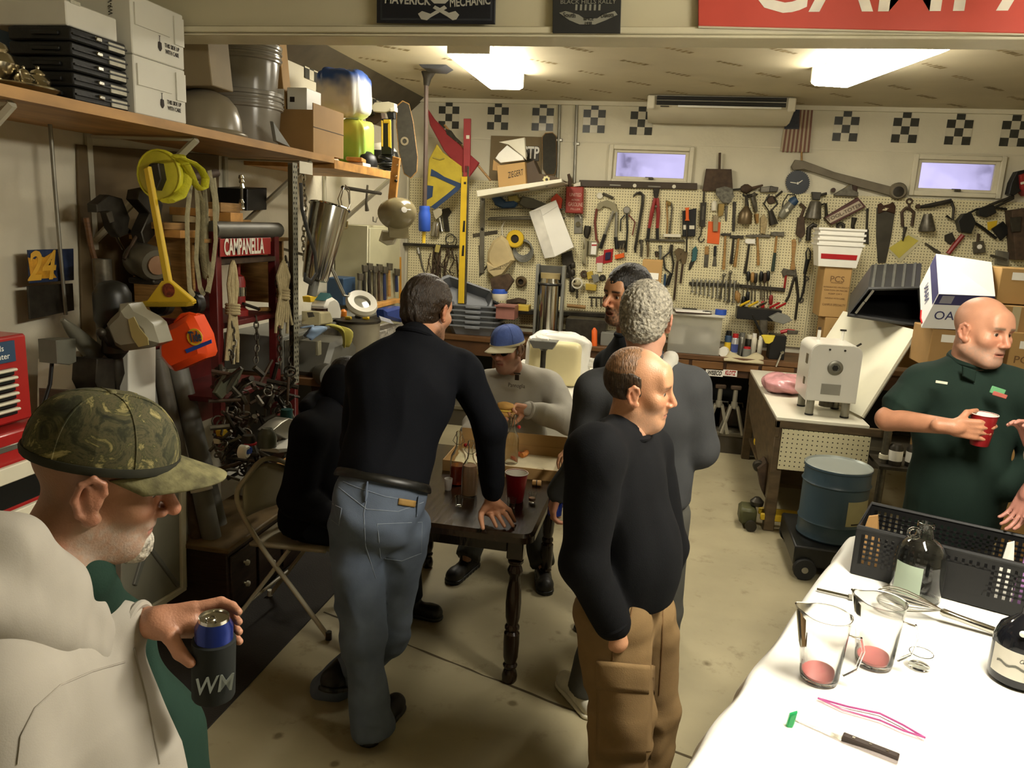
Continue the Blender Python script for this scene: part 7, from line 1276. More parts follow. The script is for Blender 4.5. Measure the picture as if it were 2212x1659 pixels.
p=on_c(2195,1468);t=thing('dark_bottle','large dark glass bottle with a cream label at the right edge','bottle',p)
MB().lathe([(0,.004),(.07,0),(.08,.01),(.082,.03),(.082,.14),(.07,.175),(.04,.205),(.02,.225),(.018,.30),(.02,.31)],n=30).build('glass',mk('dark_glass','#15161a',.08,var=.05),t)
b=MB();b.grid(lambda u,v:(.0828*math.cos(R_(-175+150*u)),.0828*math.sin(R_(-175+150*u)),.035+.09*v),18,2);b.build('label',mk('label_cream','#d9d4c6',.6,var=.05),t)
b=MB();b.grid(lambda u,v:(.0834*math.cos(R_(-160+100*u)),.0834*math.sin(R_(-160+100*u)),.072+.008*v+.004*math.sin(20*u)),18,1);b.build('label_scene',mk('label_ink','#6b6a60',.6),t)
text('Carlo Rossi',(-.012,-.0845,.105),(1,.02,0),(0,0,1),.014,m_ink,t,w=.06,shear=.3);MB().lathe([(0,0),(.006,0),(.01,.008),(0,.012)],(-.035,-.06,.185),(-.4,-.8,.3),12).build('seal',m_white,t)
p0,p1=on_c(1715,1556),on_c(1940,1645);t=thing('kitchen_knife','kitchen knife with a riveted brown handle on the tablecloth','knife',p1);q=P0(t);m_,u_=p0.lerp(p1,.48),(p1-p0).normalized();sd=Vector((-u_.y,u_.x,0))
MB(q).hexa([p0,m_-sd*.012,m_+sd*.012,p0+sd*.003,p0+V(0,0,.002),m_-sd*.012+V(0,0,.003),m_+sd*.012+V(0,0,.003),p0+sd*.003+V(0,0,.002)]).build('blade',m_steel,t,smooth=0)
b=MB(q);P=[m_-sd*.013,p1-sd*.012,p1+sd*.014,m_+sd*.013];b.prism(P,(0,0,.018),.004);b.build('handle',mk('knife_brown','#33261f',.5,var=.1),t)
for f in (.2,.5,.8):b=MB(q);c=m_.lerp(p1,f);b.cyl(c+V(0,0,.017),c+V(0,0,.0195),.004);b.build('rivet',m_steel,t)
t=trace('green_clip','green plastic tip beside the knife blade','clip',[('clip',mk('clear_green','#35b06a',.2,var=.1),[(1690,1588),(1705,1540),(1722,1535),(1715,1560),(1700,1592)],.012)],Y=on_c(1705,1565).y)
zb=thing('zip_bag','clear zip bag with pink seams lying on the tablecloth','bag',on_c(1860,1560));q=P0(zb);m_zip=mk('zip_pink','#b5558f',.4,var=.1)
for pl in (((1766,1512),(1820,1538),(1900,1560),(1950,1582),(1998,1598)),((1766,1512),(1830,1530),(1900,1545),(1950,1570),(1998,1598))):b=MB(q);b.tube([on_c(x,y)+V(0,0,.006) for x,y in pl],.003,6);b.build('zip_seam',m_zip,zb)
b=MB(q);Q=[on_c(1766,1512),on_c(1998,1598),on_c(1960,1690),on_c(1720,1570)];b.grid(lambda u,v:tuple(Q[0].lerp(Q[1],u).lerp(Q[3].lerp(Q[2],u),v)+V(0,0,.006+.006*math.sin(6*u)*math.sin(5*v))),10,8);b.build('film',mk('bag_film','#e3d5cf',.15,var=.05,alpha=.35),zb,smooth=80)
p=on_c(1985,1440);t=thing('tumbler','small clear tumbler standing by the pitchers','glass',p);MB().lathe([(0,.004),(.03,0),(.032,.005),(.036,.05),(.034,.05),(.03,.008),(0,.008)],n=24,close=False).build('glass',m_clr,t);MB().torus((0,0,.05),.035,.0012,n=24,k=5).build('rim',m_clr,t)
a_,b_=on_c(1764,1276),on_c(1850,1296);t=thing('steel_ruler','thin steel bar lying behind the pitchers','bar',a_);MB(P0(t)).tube([a_+V(0,0,.006),b_+V(0,0,.006)],.006,6).build('bar',m_steel,t);MB(P0(t)).box(b_.lerp(a_,.1)+V(0,0,.008),(.03,.02,.012)).build('end_stop',m_metal,t)
YH=HY-.03
t=trace('skull_sign','black embossed garage sign with crossed wrenches on the header','sign',[('plate',mk('tin_black','#23252c',.35,.2,var=.2),[(815,-150),(1074,-148),(1070,53),(815,50)],.01),('edge',mk('tin_edge','#3c3f46',.4,.3),[(822,-140),(1066,-140),(1063,45),(822,43)],.002,.01,0),('field',mk('tin_black','',0),[(826,-136),(1062,-136),(1059,40),(826,39)],.002,.012,0),('skull',mk('bone_white','#b9b7ac',.5),[(925,-90),(975,-90),(985,-40),(975,-5),(962,8),(938,8),(925,-5),(915,-40)],.003,.013),('wrench',mk('bone_white','',0),[(903,30),(912,24),(930,30),(960,12),(966,18),(930,38),(922,44),(910,42)],.003,.013),('wrench',mk('bone_white','',0),[(986,42),(978,44),(966,36),(935,18),(940,12),(970,28),(984,24),(992,32)],.003,.014)],Y=YH)
text('MAVERICK',atY(880,1,YH-.015)-Vector(t.location),(1,0,-.04),(0,0,1),.033,mk('bone_white','',0),t,w=.2,bold=.001);text('MECHANIC',atY(1015,4,YH-.015)-Vector(t.location),(1,0,.06),(0,0,1),.033,mk('bone_white','',0),t,w=.17,bold=.001)
t=trace('rally_sign','small black rally sign with a ribbon banner on the header','sign',[('plate',mk('rally_black','#2b2c2c',.5,var=.1),[(1195,-110),(1345,-107),(1340,73),(1194,72)],.008),('ribbon',mk('faded_grey','#8d8c80',.6),[(1208,28),(1222,24),(1250,32),(1262,40),(1290,40),(1302,32),(1328,24),(1334,32),(1308,44),(1285,53),(1252,53),(1230,44)],.002,.008,0)],Y=YH)
m_fg=mk('faded_grey','',0)
text('BLACK HILLS RALLY',atY(1270,4,YH-.011)-Vector(t.location),(1,0,0),(0,0,1),.016,m_fg,t,w=.22)
text('South',atY(1230,33,YH-.0115)-Vector(t.location),(1,0,-.05),(0,0,1),.018,mk('rally_black','',0),t,w=.05);text('Dakota',atY(1312,33,YH-.0115)-Vector(t.location),(1,0,.1),(0,0,1),.018,mk('rally_black','',0),t,w=.05);text('SINCE\n1938',atY(1271,46,YH-.0115)-Vector(t.location),(1,0,0),(0,0,1),.013,mk('rally_black','',0),t,w=.04)
for k in range(6):b=MB(P0(t));p=atY(1245+10*k,16,YH-.009);b.box(p,(.008,.002,.022));b.build('shield_stripe',m_fg,t,smooth=0)
t=trace('name_banner','large red sign with white CAMPANELLA letters on the header','sign',[('panel',mk('banner_red','#c2483b',.5,var=.05),[(1508,-120),(2330,-100),(2330,76),(1508,57)],.01),('edge',m_offwhite,[(1508,57),(2330,76),(2330,80),(1508,61)],.011)],Y=YH)
text('CAMPANELLA',atY(1617,-37,YH-.0115)-Vector(t.location),(1,0,.005),(0,0,1),.245,mk('banner_white','#efe6da',.5),t,w=2.05,align='LEFT',bold=.003)
for i,(x,y) in enumerate(((1006,46),(1695,66),(1320,60))):
 c=atY(x,y,HY-.002);o=MB().lathe([(0,0),(.006,0),(.005,.004),(0,.005)],(0,0,0),(0,-1,0),10).build('header_screw',m_metal,None,['screw head under the skull sign','screw head under the red banner','screw head beside the rally sign'][i],'screw','header screws');o.location=c
def vnoise(p,f,s=0):
 q=p*f+17.3*s;i=np.floor(q).astype(np.int64);t=q-i;t=t*t*(3-2*t)
 def h(a,b,c):n=(a*73856093) ^ (b*19349663) ^ (c*83492791);n=(n*(n*n*15731+789221)+1376312589)&0x7fffffff;return n/0x7fffffff*2-1
 r=0
 for a in (0,1):
  for b in (0,1):
   for c in (0,1):r=r+h(i[:,0]+a,i[:,1]+b,i[:,2]+c)*(t[:,0] if a else 1-t[:,0])*(t[:,1] if b else 1-t[:,1])*(t[:,2] if c else 1-t[:,2])
 return r
def field(prims,vx,pad=.03):
 lo=np.full(3,1e9);hi=np.full(3,-1e9);bb=[]
 for p in prims:
  if p[0] in 'cf':a,b=np.array(p[1],float),np.array(p[2],float);r=max(p[3],p[4]);l,u=np.minimum(a,b)-r,np.maximum(a,b)+r
  elif p[0] in 'eE':c=np.array(p[1],float);r=max(p[2]);l,u=c-r,c+r
  else:bb.append(None);continue
  bb.append((l,u))
  if p[0]!='E' and (len(p)<7 or p[0]=='e'):lo=np.minimum(lo,l);hi=np.maximum(hi,u)
 lo -=pad;hi +=pad;n=np.ceil((hi-lo)/vx).astype(int)+1;D=np.full(n,.2)
 ax=[lo[i]+vx*np.arange(n[i]) for i in range(3)]
 for p,q in zip(prims,bb):
  if q is None:
   P,N=np.array(p[1],float),np.array(p[2],float);N=N/np.linalg.norm(N);pl=(ax[0][:,None,None]-P[0])*N[0]+(ax[1][None,:,None]-P[1])*N[1]+(ax[2][None,None,:]-P[2])*N[2];D=np.maximum(D,pl);continue
  k=p[5] if p[0] in 'cf' else p[4];m=k+2*vx+.01
  i0=np.clip(np.floor((q[0]-m-lo)/vx).astype(int),0,n-1);i1=np.clip(np.ceil((q[1]+m-lo)/vx).astype(int)+1,1,n)
  sl=tuple(slice(a,b) for a,b in zip(i0,i1));X,Y,Z=ax[0][sl[0]][:,None,None],ax[1][sl[1]][None,:,None],ax[2][sl[2]][None,None,:]
  if p[0] in 'cf':
   a,b=np.array(p[1],float),np.array(p[2],float);d=b-a;L2=max(d@d,1e-9);t=((X-a[0])*d[0]+(Y-a[1])*d[1]+(Z-a[2])*d[2])/L2;tc=np.clip(t,0,1);r=np.sqrt((X-a[0]-tc*d[0])**2+(Y-a[1]-tc*d[1])**2+(Z-a[2]-tc*d[2])**2)
   if p[0]=='c':v=r-(p[3]+tc*(p[4]-p[3]))
   else:r=np.sqrt((X-a[0]-t*d[0])**2+(Y-a[1]-t*d[1])**2+(Z-a[2]-t*d[2])**2);v=np.maximum(r-(p[3]+tc*(p[4]-p[3])),np.maximum(-t,t-1)*L2**.5)
  else:
   c=np.array(p[1],float);R=np.array(p[3]) if p[3] is not None else np.eye(3);rr=p[2];x,y,z=X-c[0],Y-c[1],Z-c[2];w=[(x*R[0,i]+y*R[1,i]+z*R[2,i])/rr[i] for i in range(3)]
   k0=np.sqrt(w[0]**2+w[1]**2+w[2]**2);k1=np.sqrt((w[0]/rr[0])**2+(w[1]/rr[1])**2+(w[2]/rr[2])**2)+1e-9;v=k0*(k0-1)/k1
  S_=D[sl];kk=max(k,1e-5)
  if p[0]=='E':h=np.clip(.5-.5*(S_+v)/kk,0,1);D[sl]=S_*(1-h)+(-v)*h+kk*h*(1-h)
  else:h=np.clip(.5+.5*(v-S_)/kk,0,1);D[sl]=v*(1-h)+S_*h-kk*h*(1-h)
 return D,lo
def nets(D,lo,vx):
 s=D<0;c=np.zeros(np.array(D.shape)-1,np.int8);O=[(a,b,e) for a in (0,1) for b in (0,1) for e in (0,1)]
 for a,b,e in O:c +=s[a:s.shape[0]-1+a,b:s.shape[1]-1+b,e:s.shape[2]-1+e]
 I=np.argwhere((c>0)&(c<8));cv=np.stack([D[I[:,0]+a,I[:,1]+b,I[:,2]+e] for a,b,e in O],1);acc=np.zeros((len(I),3));cnt=np.zeros(len(I))
 for m in range(8):
  for bit in (4,2,1):
   if m&bit:continue
   j=m|bit;x=(cv[:,m]<0)!=(cv[:,j]<0);t=np.where(x,cv[:,m]/np.where(x,cv[:,m]-cv[:,j],1),0);p0=np.array(O[m],float);dd=np.array(O[j],float)-p0;acc +=np.where(x[:,None],p0+t[:,None]*dd,0);cnt +=x
 V_=lo+vx*(I+acc/cnt[:,None]);ids=np.full(c.shape,-1,np.int64);ids[tuple(I.T)]=np.arange(len(I));F=[]
 for ax in range(3):
  u,w=(ax+1) % 3,(ax+2) % 3;a=[slice(None)]*3;b=[slice(None)]*3;a[ax]=slice(0,-1);b[ax]=slice(1,None);A,B=s[tuple(a)],s[tuple(b)];E=np.argwhere(A!=B);E=E[(E[:,u]>0)&(E[:,w]>0)&(E[:,u]<c.shape[u])&(E[:,w]<c.shape[w])]
  def g(du,dw):K=E.copy();K[:,u] -=du;K[:,w] -=dw;return ids[tuple(K.T)]
  q=np.stack([g(0,0),g(1,0),g(1,1),g(0,1)],1);fl=A[tuple(E.T)];q[~fl]=q[~fl][:,::-1];F.append(q)
 F=np.concatenate(F);return V_,F[(F>=0).all(1)]
def vnormals(v,f):
 n=np.cross(v[f[:,2]]-v[f[:,0]],v[f[:,3]]-v[f[:,1]]);N=np.zeros_like(v)
 for i in range(4):np.add.at(N,f[:,i],n)
 return N/(np.linalg.norm(N,axis=1)[:,None]+1e-12)
def relax(v,f,it=1):
 for _ in range(it):
  a=np.zeros_like(v);c=np.zeros(len(v))
  for i in range(4):np.add.at(a,f[:,i],v[f[:,(i+1) % 4]]+v[f[:,i-1]]);np.add.at(c,f[:,i],2)
  v=v*.4+.6*a/np.maximum(c,1)[:,None]
 return v
def surf(prims,vx,folds=0.,ff=9.,sm=1,seed=0,aniso=(1,1,.45)):
 D,lo=field(prims,vx);v,f=nets(D,lo,vx);v=relax(v,f,sm)
 if folds:
  n=vnormals(v,f);q=v*np.array(aniso);q=q+.05*np.stack([vnoise(v,5,seed+k) for k in (1,2,3)],1)
  d=(1-2*np.abs(vnoise(q,ff,seed)))*.6+.4*vnoise(q,ff*2.3,seed+5);v=v+n*(folds*d)[:,None]
 return v,f
def put(name,pieces,mat,parent=None,cols=None,smooth=True):
 vs,fs,cs,o=[],[],[],0
 for pc in pieces:vs.append(pc[0]);fs.append(pc[1]+o);o +=len(pc[0]);cs.append(pc[2] if len(pc)>2 else np.tile([1,1,1.],(len(pc[0]),1)))
 v,f=np.concatenate(vs),np.concatenate(fs);me=bpy.data.meshes.new(name);me.from_pydata(v.tolist(),[],f.tolist())
 c=np.concatenate(cs);at_=me.color_attributes.new('Col','FLOAT_COLOR','POINT');at_.data.foreach_set('color',np.concatenate([c,np.ones((len(c),1))],1).ravel())
 me.materials.append(mat);me.shade_smooth();o_=bpy.data.objects.new(name,me);COL.objects.link(o_)
 if parent is not None:o_.parent=parent
 return o_
def colmat(name,rough,bump=0.,bs=200.,sss=0.):
 m=mk(name,(1,1,1),rough,var=.10,vs=25,bump=bump,bs=bs,sss=sss);N,L,b=nodes_of(m);base=b.inputs['Base Color'].links[0].from_socket
 a=N.new('ShaderNodeAttribute');a.attribute_name='Col';x=N.new('ShaderNodeMix');x.data_type='RGBA';x.blend_type='MULTIPLY';x.inputs[0].default_value=1;L.new(a.outputs['Color'],x.inputs[6]);L.new(base,x.inputs[7]);L.new(x.outputs[2],b.inputs['Base Color']);return m
m_skin=colmat('skin',.45,.15,250)
def hairmat(name,col,st=(30,6,6)):return mk(name,col,.42,var=.55,vs=8,bump=.6,bs=10,stretch=st)
def frame(az,pitch=0,roll=0):
 a,p,r=R_(az),R_(pitch),R_(roll);f=np.array([math.sin(a)*math.cos(p),math.cos(a)*math.cos(p),-math.sin(p)]);rt=np.array([math.cos(a),-math.sin(a),0]);u=np.cross(rt,f)
 return np.stack([rt*math.cos(r)+u*math.sin(r),f,u*math.cos(r)-rt*math.sin(r)],1)
def ear(s,q=1.):
 P=[(.079,.012,-.030),(.083,.004,-.034),(.089,-.008,-.026),(.094,-.016,-.008),(.095,-.014,.012),(.091,-.003,.022),(.086,.008,.016),(.082,.012,.004)]
 pr=[('c',(s*P[i][0],P[i][1],P[i][2]),(s*P[i+1][0],P[i+1][1],P[i+1][2]),.0052,.0052,.004) for i in range(len(P)-1)]
 pr=pr+[('e',(s*.081,-.002,-.005),(.008,.015,.025),None,.006),('e',(s*.081,.006,-.030),(.007,.009,.010),None,.006),('c',(s*.086,.0,-.012),(s*.089,-.006,.010),.004,.004,.004)]
 f=lambda p:(s*.08+(p[0]-s*.08)*(1+(q-1)*.5),p[1]*q,-.005+(p[2]+.005)*q)
 return [(p[0],f(p[1]),f(p[2]) if p[0]=='c' else tuple(x*q for x in p[2]),*p[3:]) for p in pr]
def head_prims(o):
 j=o.get('jaw',1.);nz=o.get('nose',1.)
 pr=[('e',(0,-.014,.038),(.077,.099,.088),None,.02),('e',(0,.028,-.03),(.062,.066,.085),None,.03),('e',(0,.065,-.098),(.026*j,.022,.022),None,.03),('c',(.052*j,.004,-.066),(.018,.066,-.100),.022,.018,.03),('c',(-.052*j,.004,-.066),(-.018,.066,-.100),.022,.018,.03),
  ('e',(.044,.060,-.022),(.026,.026,.024),None,.025),('e',(-.044,.060,-.022),(.026,.026,.024),None,.025),('c',(-.036,.080,.022),(.036,.080,.022),.012,.012,.02),('e',(0,.072,.05),(.05,.02,.035),None,.03),
  ('c',(0,.090,.012),(0,.114*nz,-.030),.0085,.012,.012),('e',(.012,.100,-.037),(.010,.012,.008),None,.006),('e',(-.012,.100,-.037),(.010,.012,.008),None,.006),('e',(0,.084,-.062),(.026,.014,.020),None,.015),
  ('c',(-.019,.086,-.064),(.019,.086,-.064),.0062,.0062,.006),('c',(-.017,.085,-.075),(.017,.085,-.075),.0072,.0072,.006),('E',(0,.100,-.0695),(.026,.016,.0022),None,.004)]
 for s in (1,-1):
  pr +=[('E',(s*.031,.094,.004),(.019,.016,.013),None,.012),('e',(s*.031,.0745,.003),(.0145,.0135,.0135),None,.004),('E',(s*.031,.089,.002),(.0125,.012,.0042 if o.get('squint') else .0052),None,.0025)]+ear(s,o.get('ear',1.1))
 nd=o.get('neck',(0,-.045,-.2));pr +=[('c',(0,-.02,-.06),nd,.056*o.get('nw',1),.062*o.get('nw',1),.03)]
 if o.get('chin2'):pr.append(('e',(0,.03,-.115),(.045,.045,.028),None,.03))
 if o.get('open'):pr.append(('E',(0,.095,-.071),(.017,.02,.0075),None,.003))
 return pr
def ss(x,a,b):t=np.clip((x-a)/(b-a),0,1);return t*t*(3-2*t)
def make_head(c,az,pitch,roll,s,vx,o):
 D,lo=field(head_prims(o),vx);v,f=nets(D,lo,vx);v=relax(v,f,1);x,y,z=v.T;ax=np.abs(x);L_=lambda h:np.array(S(h));sk=L_(o['skin']);col=np.tile(sk,(len(v),1))
 def mixc(w,h):nonlocal col;w=np.clip(w,0,1)[:,None];col=col*(1-w)+(L_(h) if isinstance(h,str) else h)*w
 nb=vnoise(v,40,3)
 mixc((ss(y,.06,.1)*ss(-z,-.01,.02)*ss(z,-.06,-.03)+ss(ax,.083,.088))*.35,'#b5624a');mixc(.25*ss(nb,.2,.8),sk*.8)
 if o.get('beard'):
  h,w=o['beard'];bm=ss(-z,.038,.06)*ss(y+.35*(-z),.0,.03)*(1-ss(-z,.115,.14))*(1-.9*np.exp(-((ax/.02)**2+((z+.07)/.006)**2))*(y>.07));bm=np.maximum(bm,o.get('stache',1)*ss(y,.075,.085)*np.exp(-((z+.052)/.009)**2)*(ax<.03));mixc(bm*w*(.75+.4*vnoise(v,160,6)),h)
 mixc(ss(y,.082,.086)*np.exp(-((z+.0695)/.0085)**2)*(ax<.024)*.75,'#8f4a40')
 if o.get('brow'):mixc(1.2*ss(y,.06,.07)*np.exp(-((z-.026-.05*(ax-.03)*0)/.0048)**2)*ss(ax,.008,.016)*(1-ss(ax,.046,.056)),o['brow'])
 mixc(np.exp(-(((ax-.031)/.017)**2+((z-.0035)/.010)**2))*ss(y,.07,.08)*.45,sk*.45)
 if o.get('scalp'):
  h,w,fn=o['scalp'];mixc(fn(x,y,z)*w*(.8+.3*nb),h)
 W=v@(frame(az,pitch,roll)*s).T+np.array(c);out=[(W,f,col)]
 for sd in (1,-1):
  n,m=14,10;th=np.linspace(0,np.pi,m+1);ph=np.linspace(0,2*np.pi,n,False);T,P=np.meshgrid(th,ph,indexing='ij');e=np.stack([np.sin(T)*np.cos(P),np.cos(T),np.sin(T)*np.sin(P)],-1).reshape(-1,3);gz=np.array(o.get('gaze',(0,1,0)),float);gz /=np.linalg.norm(gz)
  q=np.linalg.qr(np.stack([gz,[1,0,.01],[0,.01,1]],1))[0];q *=np.sign(q[:,0]@gz);e2=np.stack([e[:,1],e[:,0],e[:,2]],1)@q.T;ec=np.where(e[:,1:2]>.93,[[.01,.008,.006]],np.where(e[:,1:2]>.8,[[.09,.05,.025]],[[.55,.5,.43]]))
  F=np.array([[i*n+j,(i+1)*n+j,(i+1)*n+(j+1) % n,i*n+(j+1) % n] for i in range(m) for j in range(n)]);ev=e2*.0118+np.array([sd*.031,.0755,.003]);out.append((ev@(frame(az,pitch,roll)*s).T+np.array(c),F,ec))
 return out
def local(v,c,az,pitch,roll,s):return v@(frame(az,pitch,roll)*s).T+np.array(c)
def hand_prims(W,d,pn,curl=(20,30,25),side=1,spread=6,thumb=(.35,.6),s=1.,fs=(0,0,0,0)):
 W,d,pn=(np.array(x,float) for x in (W,d,pn));d /=np.linalg.norm(d);pn=pn-d*(pn@d);pn /=np.linalg.norm(pn);sv=np.cross(d,pn)*side;pr=[('c',W-d*.05*s,W+d*.02*s,.026*s,.027*s,.01)]
 for i in range(4):
  o=(1.5-i)*.0195*s;K=W+d*(.092-.006*abs(i-1))*s+sv*o;pr.append(('c',W+d*.012*s+sv*o*.75,K,.0145*s,.012*s,.008));a=R_(spread*(1.5-i));dd=d*math.cos(a)+sv*math.sin(a);p=K;cu=0
  for k,l in enumerate((.044,.028,.022)):
   cu +=R_(curl[k]+fs[i]);q=p+(dd*math.cos(cu)+pn*math.sin(cu))*l*s*(.92,1.03,.97,.78)[i];pr.append(('c',p,q,(.0098-.0008*k)*s,(.0092-.0009*k)*s,.0025));p=q
 B=W+d*.022*s+sv*.026*s+pn*.006*s;t1=d*.62+sv*thumb[1]+pn*thumb[0];t1 /=np.linalg.norm(t1);t2=d*.9+sv*thumb[1]*.2+pn*thumb[0]*1.2;t2 /=np.linalg.norm(t2);M=B+t1*.042*s;M2=M+t2*.03*s
 return pr+[('c',B-t1*.01,M,.015*s,.0125*s,.010),('c',M,M2,.0118*s,.0105*s,.003),('c',M2,M2+(t2+pn*.2)*.022*s,.0105*s,.0085*s,.003)]
def skin_piece(prims,vx,col):v,f=surf(prims,vx);c=np.tile(np.array(S(col)),(len(v),1));n=vnoise(v,45,2);c=c*(1+.10*n[:,None]);return (v,f,c)
N3=lambda p:np.array(p,float)
def torso(N,P,SL,SR,w=.19,dp=.13,bw=.18,bd=.13,k=.05,sr=.072,fwv=None):
 N,P,SL,SR=map(N3,(N,P,SL,SR));up=(N-P)/np.linalg.norm(N-P);rv=SR-SL;rv -=up*(rv@up);rv /=np.linalg.norm(rv);fw=np.cross(up,rv);R=np.stack([rv,fw,up],1);L_=np.linalg.norm(N-P)
 return [('e',P+up*L_*.66,(w,dp,L_*.36),R,k),('e',P+up*L_*.28+fw*(bd-.11)*.6,(bw,bd,L_*.40),R,k),('e',P+up*.0,(bw*.97,bd*.92,.24),R,k),('c',SL+(N-SL)*.05,SR+(N-SR)*.05,sr,sr,k),('c',SL,N+up*.01,sr*.8,.058,k),('c',SR,N+up*.01,sr*.8,.058,k)],R,up
def limb(a,b,c,r,k=.03):return [('c',N3(a),N3(b),r[0],r[1],k),('c',N3(b),N3(c),r[1],r[2],k)]
def core(pts,r=.05):
 pr=[('c',N3(a),N3(b),r*q,r*q,.02) for a,b,q in pts];v,f=surf(pr,.022);return (v,f,np.tile(np.array(S('#b08468')),(len(v),1)))
def shoe(ank,toe,mat,parent,sole=None,w=.045,name='shoe',tilt=0):
 a=N3(ank);t=N3(toe);d=t-a;d[2]=0;L_=np.linalg.norm(d);d /=L_;z=min(a[2],t[2]);up=np.array([0,0,1.]);hl=a-d*.055;f1=t-d*w*.8
 T=Matrix.Identity(3);pr=[('c',np.array([*hl[:2],z+.045]),np.array([*f1[:2],z+.04]),w*.92,w*.85,.02),('c',np.array([*hl[:2],z+.06]),np.array([*a[:2],z+.10])+d*.02,w*.9,w*.95,.02),('c',np.array([*f1[:2],z+.035])-d*.02,np.array([*f1[:2],z+.035]),w,w*.9,.02)]
 v,f=surf(pr+[('p',np.array([0,0,z+.012]),np.array([0,0,-1.]))],.008);so,sf=surf([('c',np.array([*hl[:2],z+.012]),np.array([*f1[:2],z+.012]),w*1.02,w*1.06,.01),('p',np.array([0,0,z+.001]),np.array([0,0,-1.])),('p',np.array([0,0,z+.026]),np.array([0,0,1.]))],.008)
 if tilt:
  c0=np.array([*t[:2],z]);M=np.array(Matrix.Rotation(R_(tilt),3,Vector(np.cross(d,up))));v=(v-c0)@M.T+c0;so=(so-c0)@M.T+c0
 o=put(name,[(v,f)],mat,parent);put('sole',[(so,sf)],sole or m_black,o)
def ring(name,c,nrm,r,t,mat,parent):b=MB();b.torus(c,r,t,nrm,28,8);return b.build(name,mat,parent)
def cloth_mat(name,col,var=.12,bump=.1,bs=260,rough=.85):return mk(name,col,rough,var=var,vs=7,bump=bump,bs=bs,spec=.2)
def person(label,pieces):o=put('person',pieces,m_skin);return tag(o,label,'person')
def cyl_can(c,ax,r,h,t,body,top=None,name='can'):
 MB(P0(t)).lathe([(r*.8,0),(r,.006),(r,h*.88),(r*.8,h-.004),(r*.8,h),(r*.75,h-.004),(0,h-.004)],c,ax,28).build(name,body,t)
 if top:MB(P0(t)).lathe([(0,h-.003),(r*.76,h-.003),(r*.8,h+.001),(r*.82,h-.006)],c,ax,28,close=False).build('can_end',top,t);MB(P0(t)).torus(Vector(c)+Vector(ax).normalized()*(h+.001)+Vector((0,-r*.3,0)),r*.25,.0016,ax,14,5).build('pull_tab',top,t)
def cap_obj(par,c,az,pi,ro,s,mcap,mbill,band=None,mbutton=None):
 F=frame(az,pi,ro)*s;T=Matrix([[*F[i],c[i]] for i in range(3)]+[[0,0,0,1]])
 b=MB(T);b.grid(lambda u,v:(.0885*math.cos(2*math.pi*u)*math.cos(v*math.pi/2)**.65,-.006+.1155*math.sin(2*math.pi*u)*math.cos(v*math.pi/2)**.65,.026+.106*math.sin(v*math.pi/2)),40,14);cp=b.build('cap',mcap,par,smooth=80)
 b=MB(T);b.grid(lambda u,v:((.076+.004*v)*math.sin(R_(-78+156*u)),-.006+(.112)*math.cos(R_(-78+156*u))*(1)+.082*v*math.cos(R_(-62+124*u))**.6,.034-.028*v*0-.022*(abs(2*u-1)**2)*(1)-.018*v),20,8);b.build('bill',mbill,cp,thick=.005,smooth=80)
 for k in range(6):a=math.pi*k/3+.52;b=MB(T);b.tube([(.0888*math.cos(a)*math.cos(v)**.65,-.006+.1158*math.sin(a)*math.cos(v)**.65,.026+.1065*math.sin(v)) for v in [i*math.pi/16 for i in range(9)]],.0014,5);b.build('seam',mcap,cp)
 b=MB(T);b.ell((0,-.006,.133),(.007,.007,.004),n=10,m=6);b.build('button',mbutton or mbill,cp)
 b=MB(T);b.tube([(.0885*math.cos(a),-.006+.1155*math.sin(a),.03) for a in [2*math.pi*i/30 for i in range(30)]],.004,6,closed=True,flat=2);b.build('sweatband',band or mbill,cp);return cp
full_hair=lambda t=.011,fr=.085,fz=.075,lo_=-.075:[('e',(0,-.018,.042),(.077+t*.8,.098+t,.088+t),None,.02),('e',(0,-.06,-.03),(.062+t*.5,.05+t,.055),None,.03),('p',(0,fr,fz),(0,.82,-.57)),('p',(0,-.08,lo_),(0,.1,-1))]
def hair(par,prims,hl,mat,vx=.004,amp=.003,ff=40,an=(1,.3,1),name='hair',seed=1):
 v,f=surf(prims,vx);n=vnormals(v,f);v=v+n*(amp*(vnoise(v*np.array(an),ff,seed)+.5*vnoise(v*np.array(an),ff*2.1,seed+2)))[:,None];return put(name,[(local(v,*hl),f)],mat,par)
from mathutils.bvhtree import BVHTree
class OnBody:
 def __init__(s,o):me=o.data;s.o=o;s.t=BVHTree.FromPolygons([v.co for v in me.vertices],[tuple(p.vertices) for p in me.polygons])
 def at(s,x,y,off=.001):
  d=_ray(x,y).normalized();h=s.t.ray_cast(CAMP,d)
  if h[0] is None:n=s.t.find_nearest(CAMP+d*((Vector(s.o.bound_box[0])+Vector(s.o.bound_box[6]))/2-CAMP).length);return n[0]+n[1]*off
  return h[0]-d*off
 def seam(s,name,pts,r,mat,par,n=4,closed=False):
  P=list(pts)+([pts[0]] if closed else []);q=[]
  for i in range(len(P)-1):
   for k in range(n):f=k/n;q.append(s.at(P[i][0]+(P[i+1][0]-P[i][0])*f,P[i][1]+(P[i+1][1]-P[i][1])*f,r*.5))
  q.append(s.at(*P[-1],r*.5));b=MB();b.tube(q,r,5);return b.build(name,mat,par)
 def patch(s,name,c,mat,par,nu=10,nv=6,off=.004,th=.006):
  def fn(u,v):a=[c[0][i]+(c[1][i]-c[0][i])*u for i in (0,1)];e=[c[3][i]+(c[2][i]-c[3][i])*u for i in (0,1)];return tuple(s.at(a[0]+(e[0]-a[0])*v,a[1]+(e[1]-a[1])*v,off))
  b=MB();b.grid(fn,nu,nv);return b.build(name,mat,par,thick=th,smooth=70)
J=lambda x,y,Y:np.array(atY(x,y,Y))
JZ=lambda x,y,Z:np.array(atZ(x,y,Z))
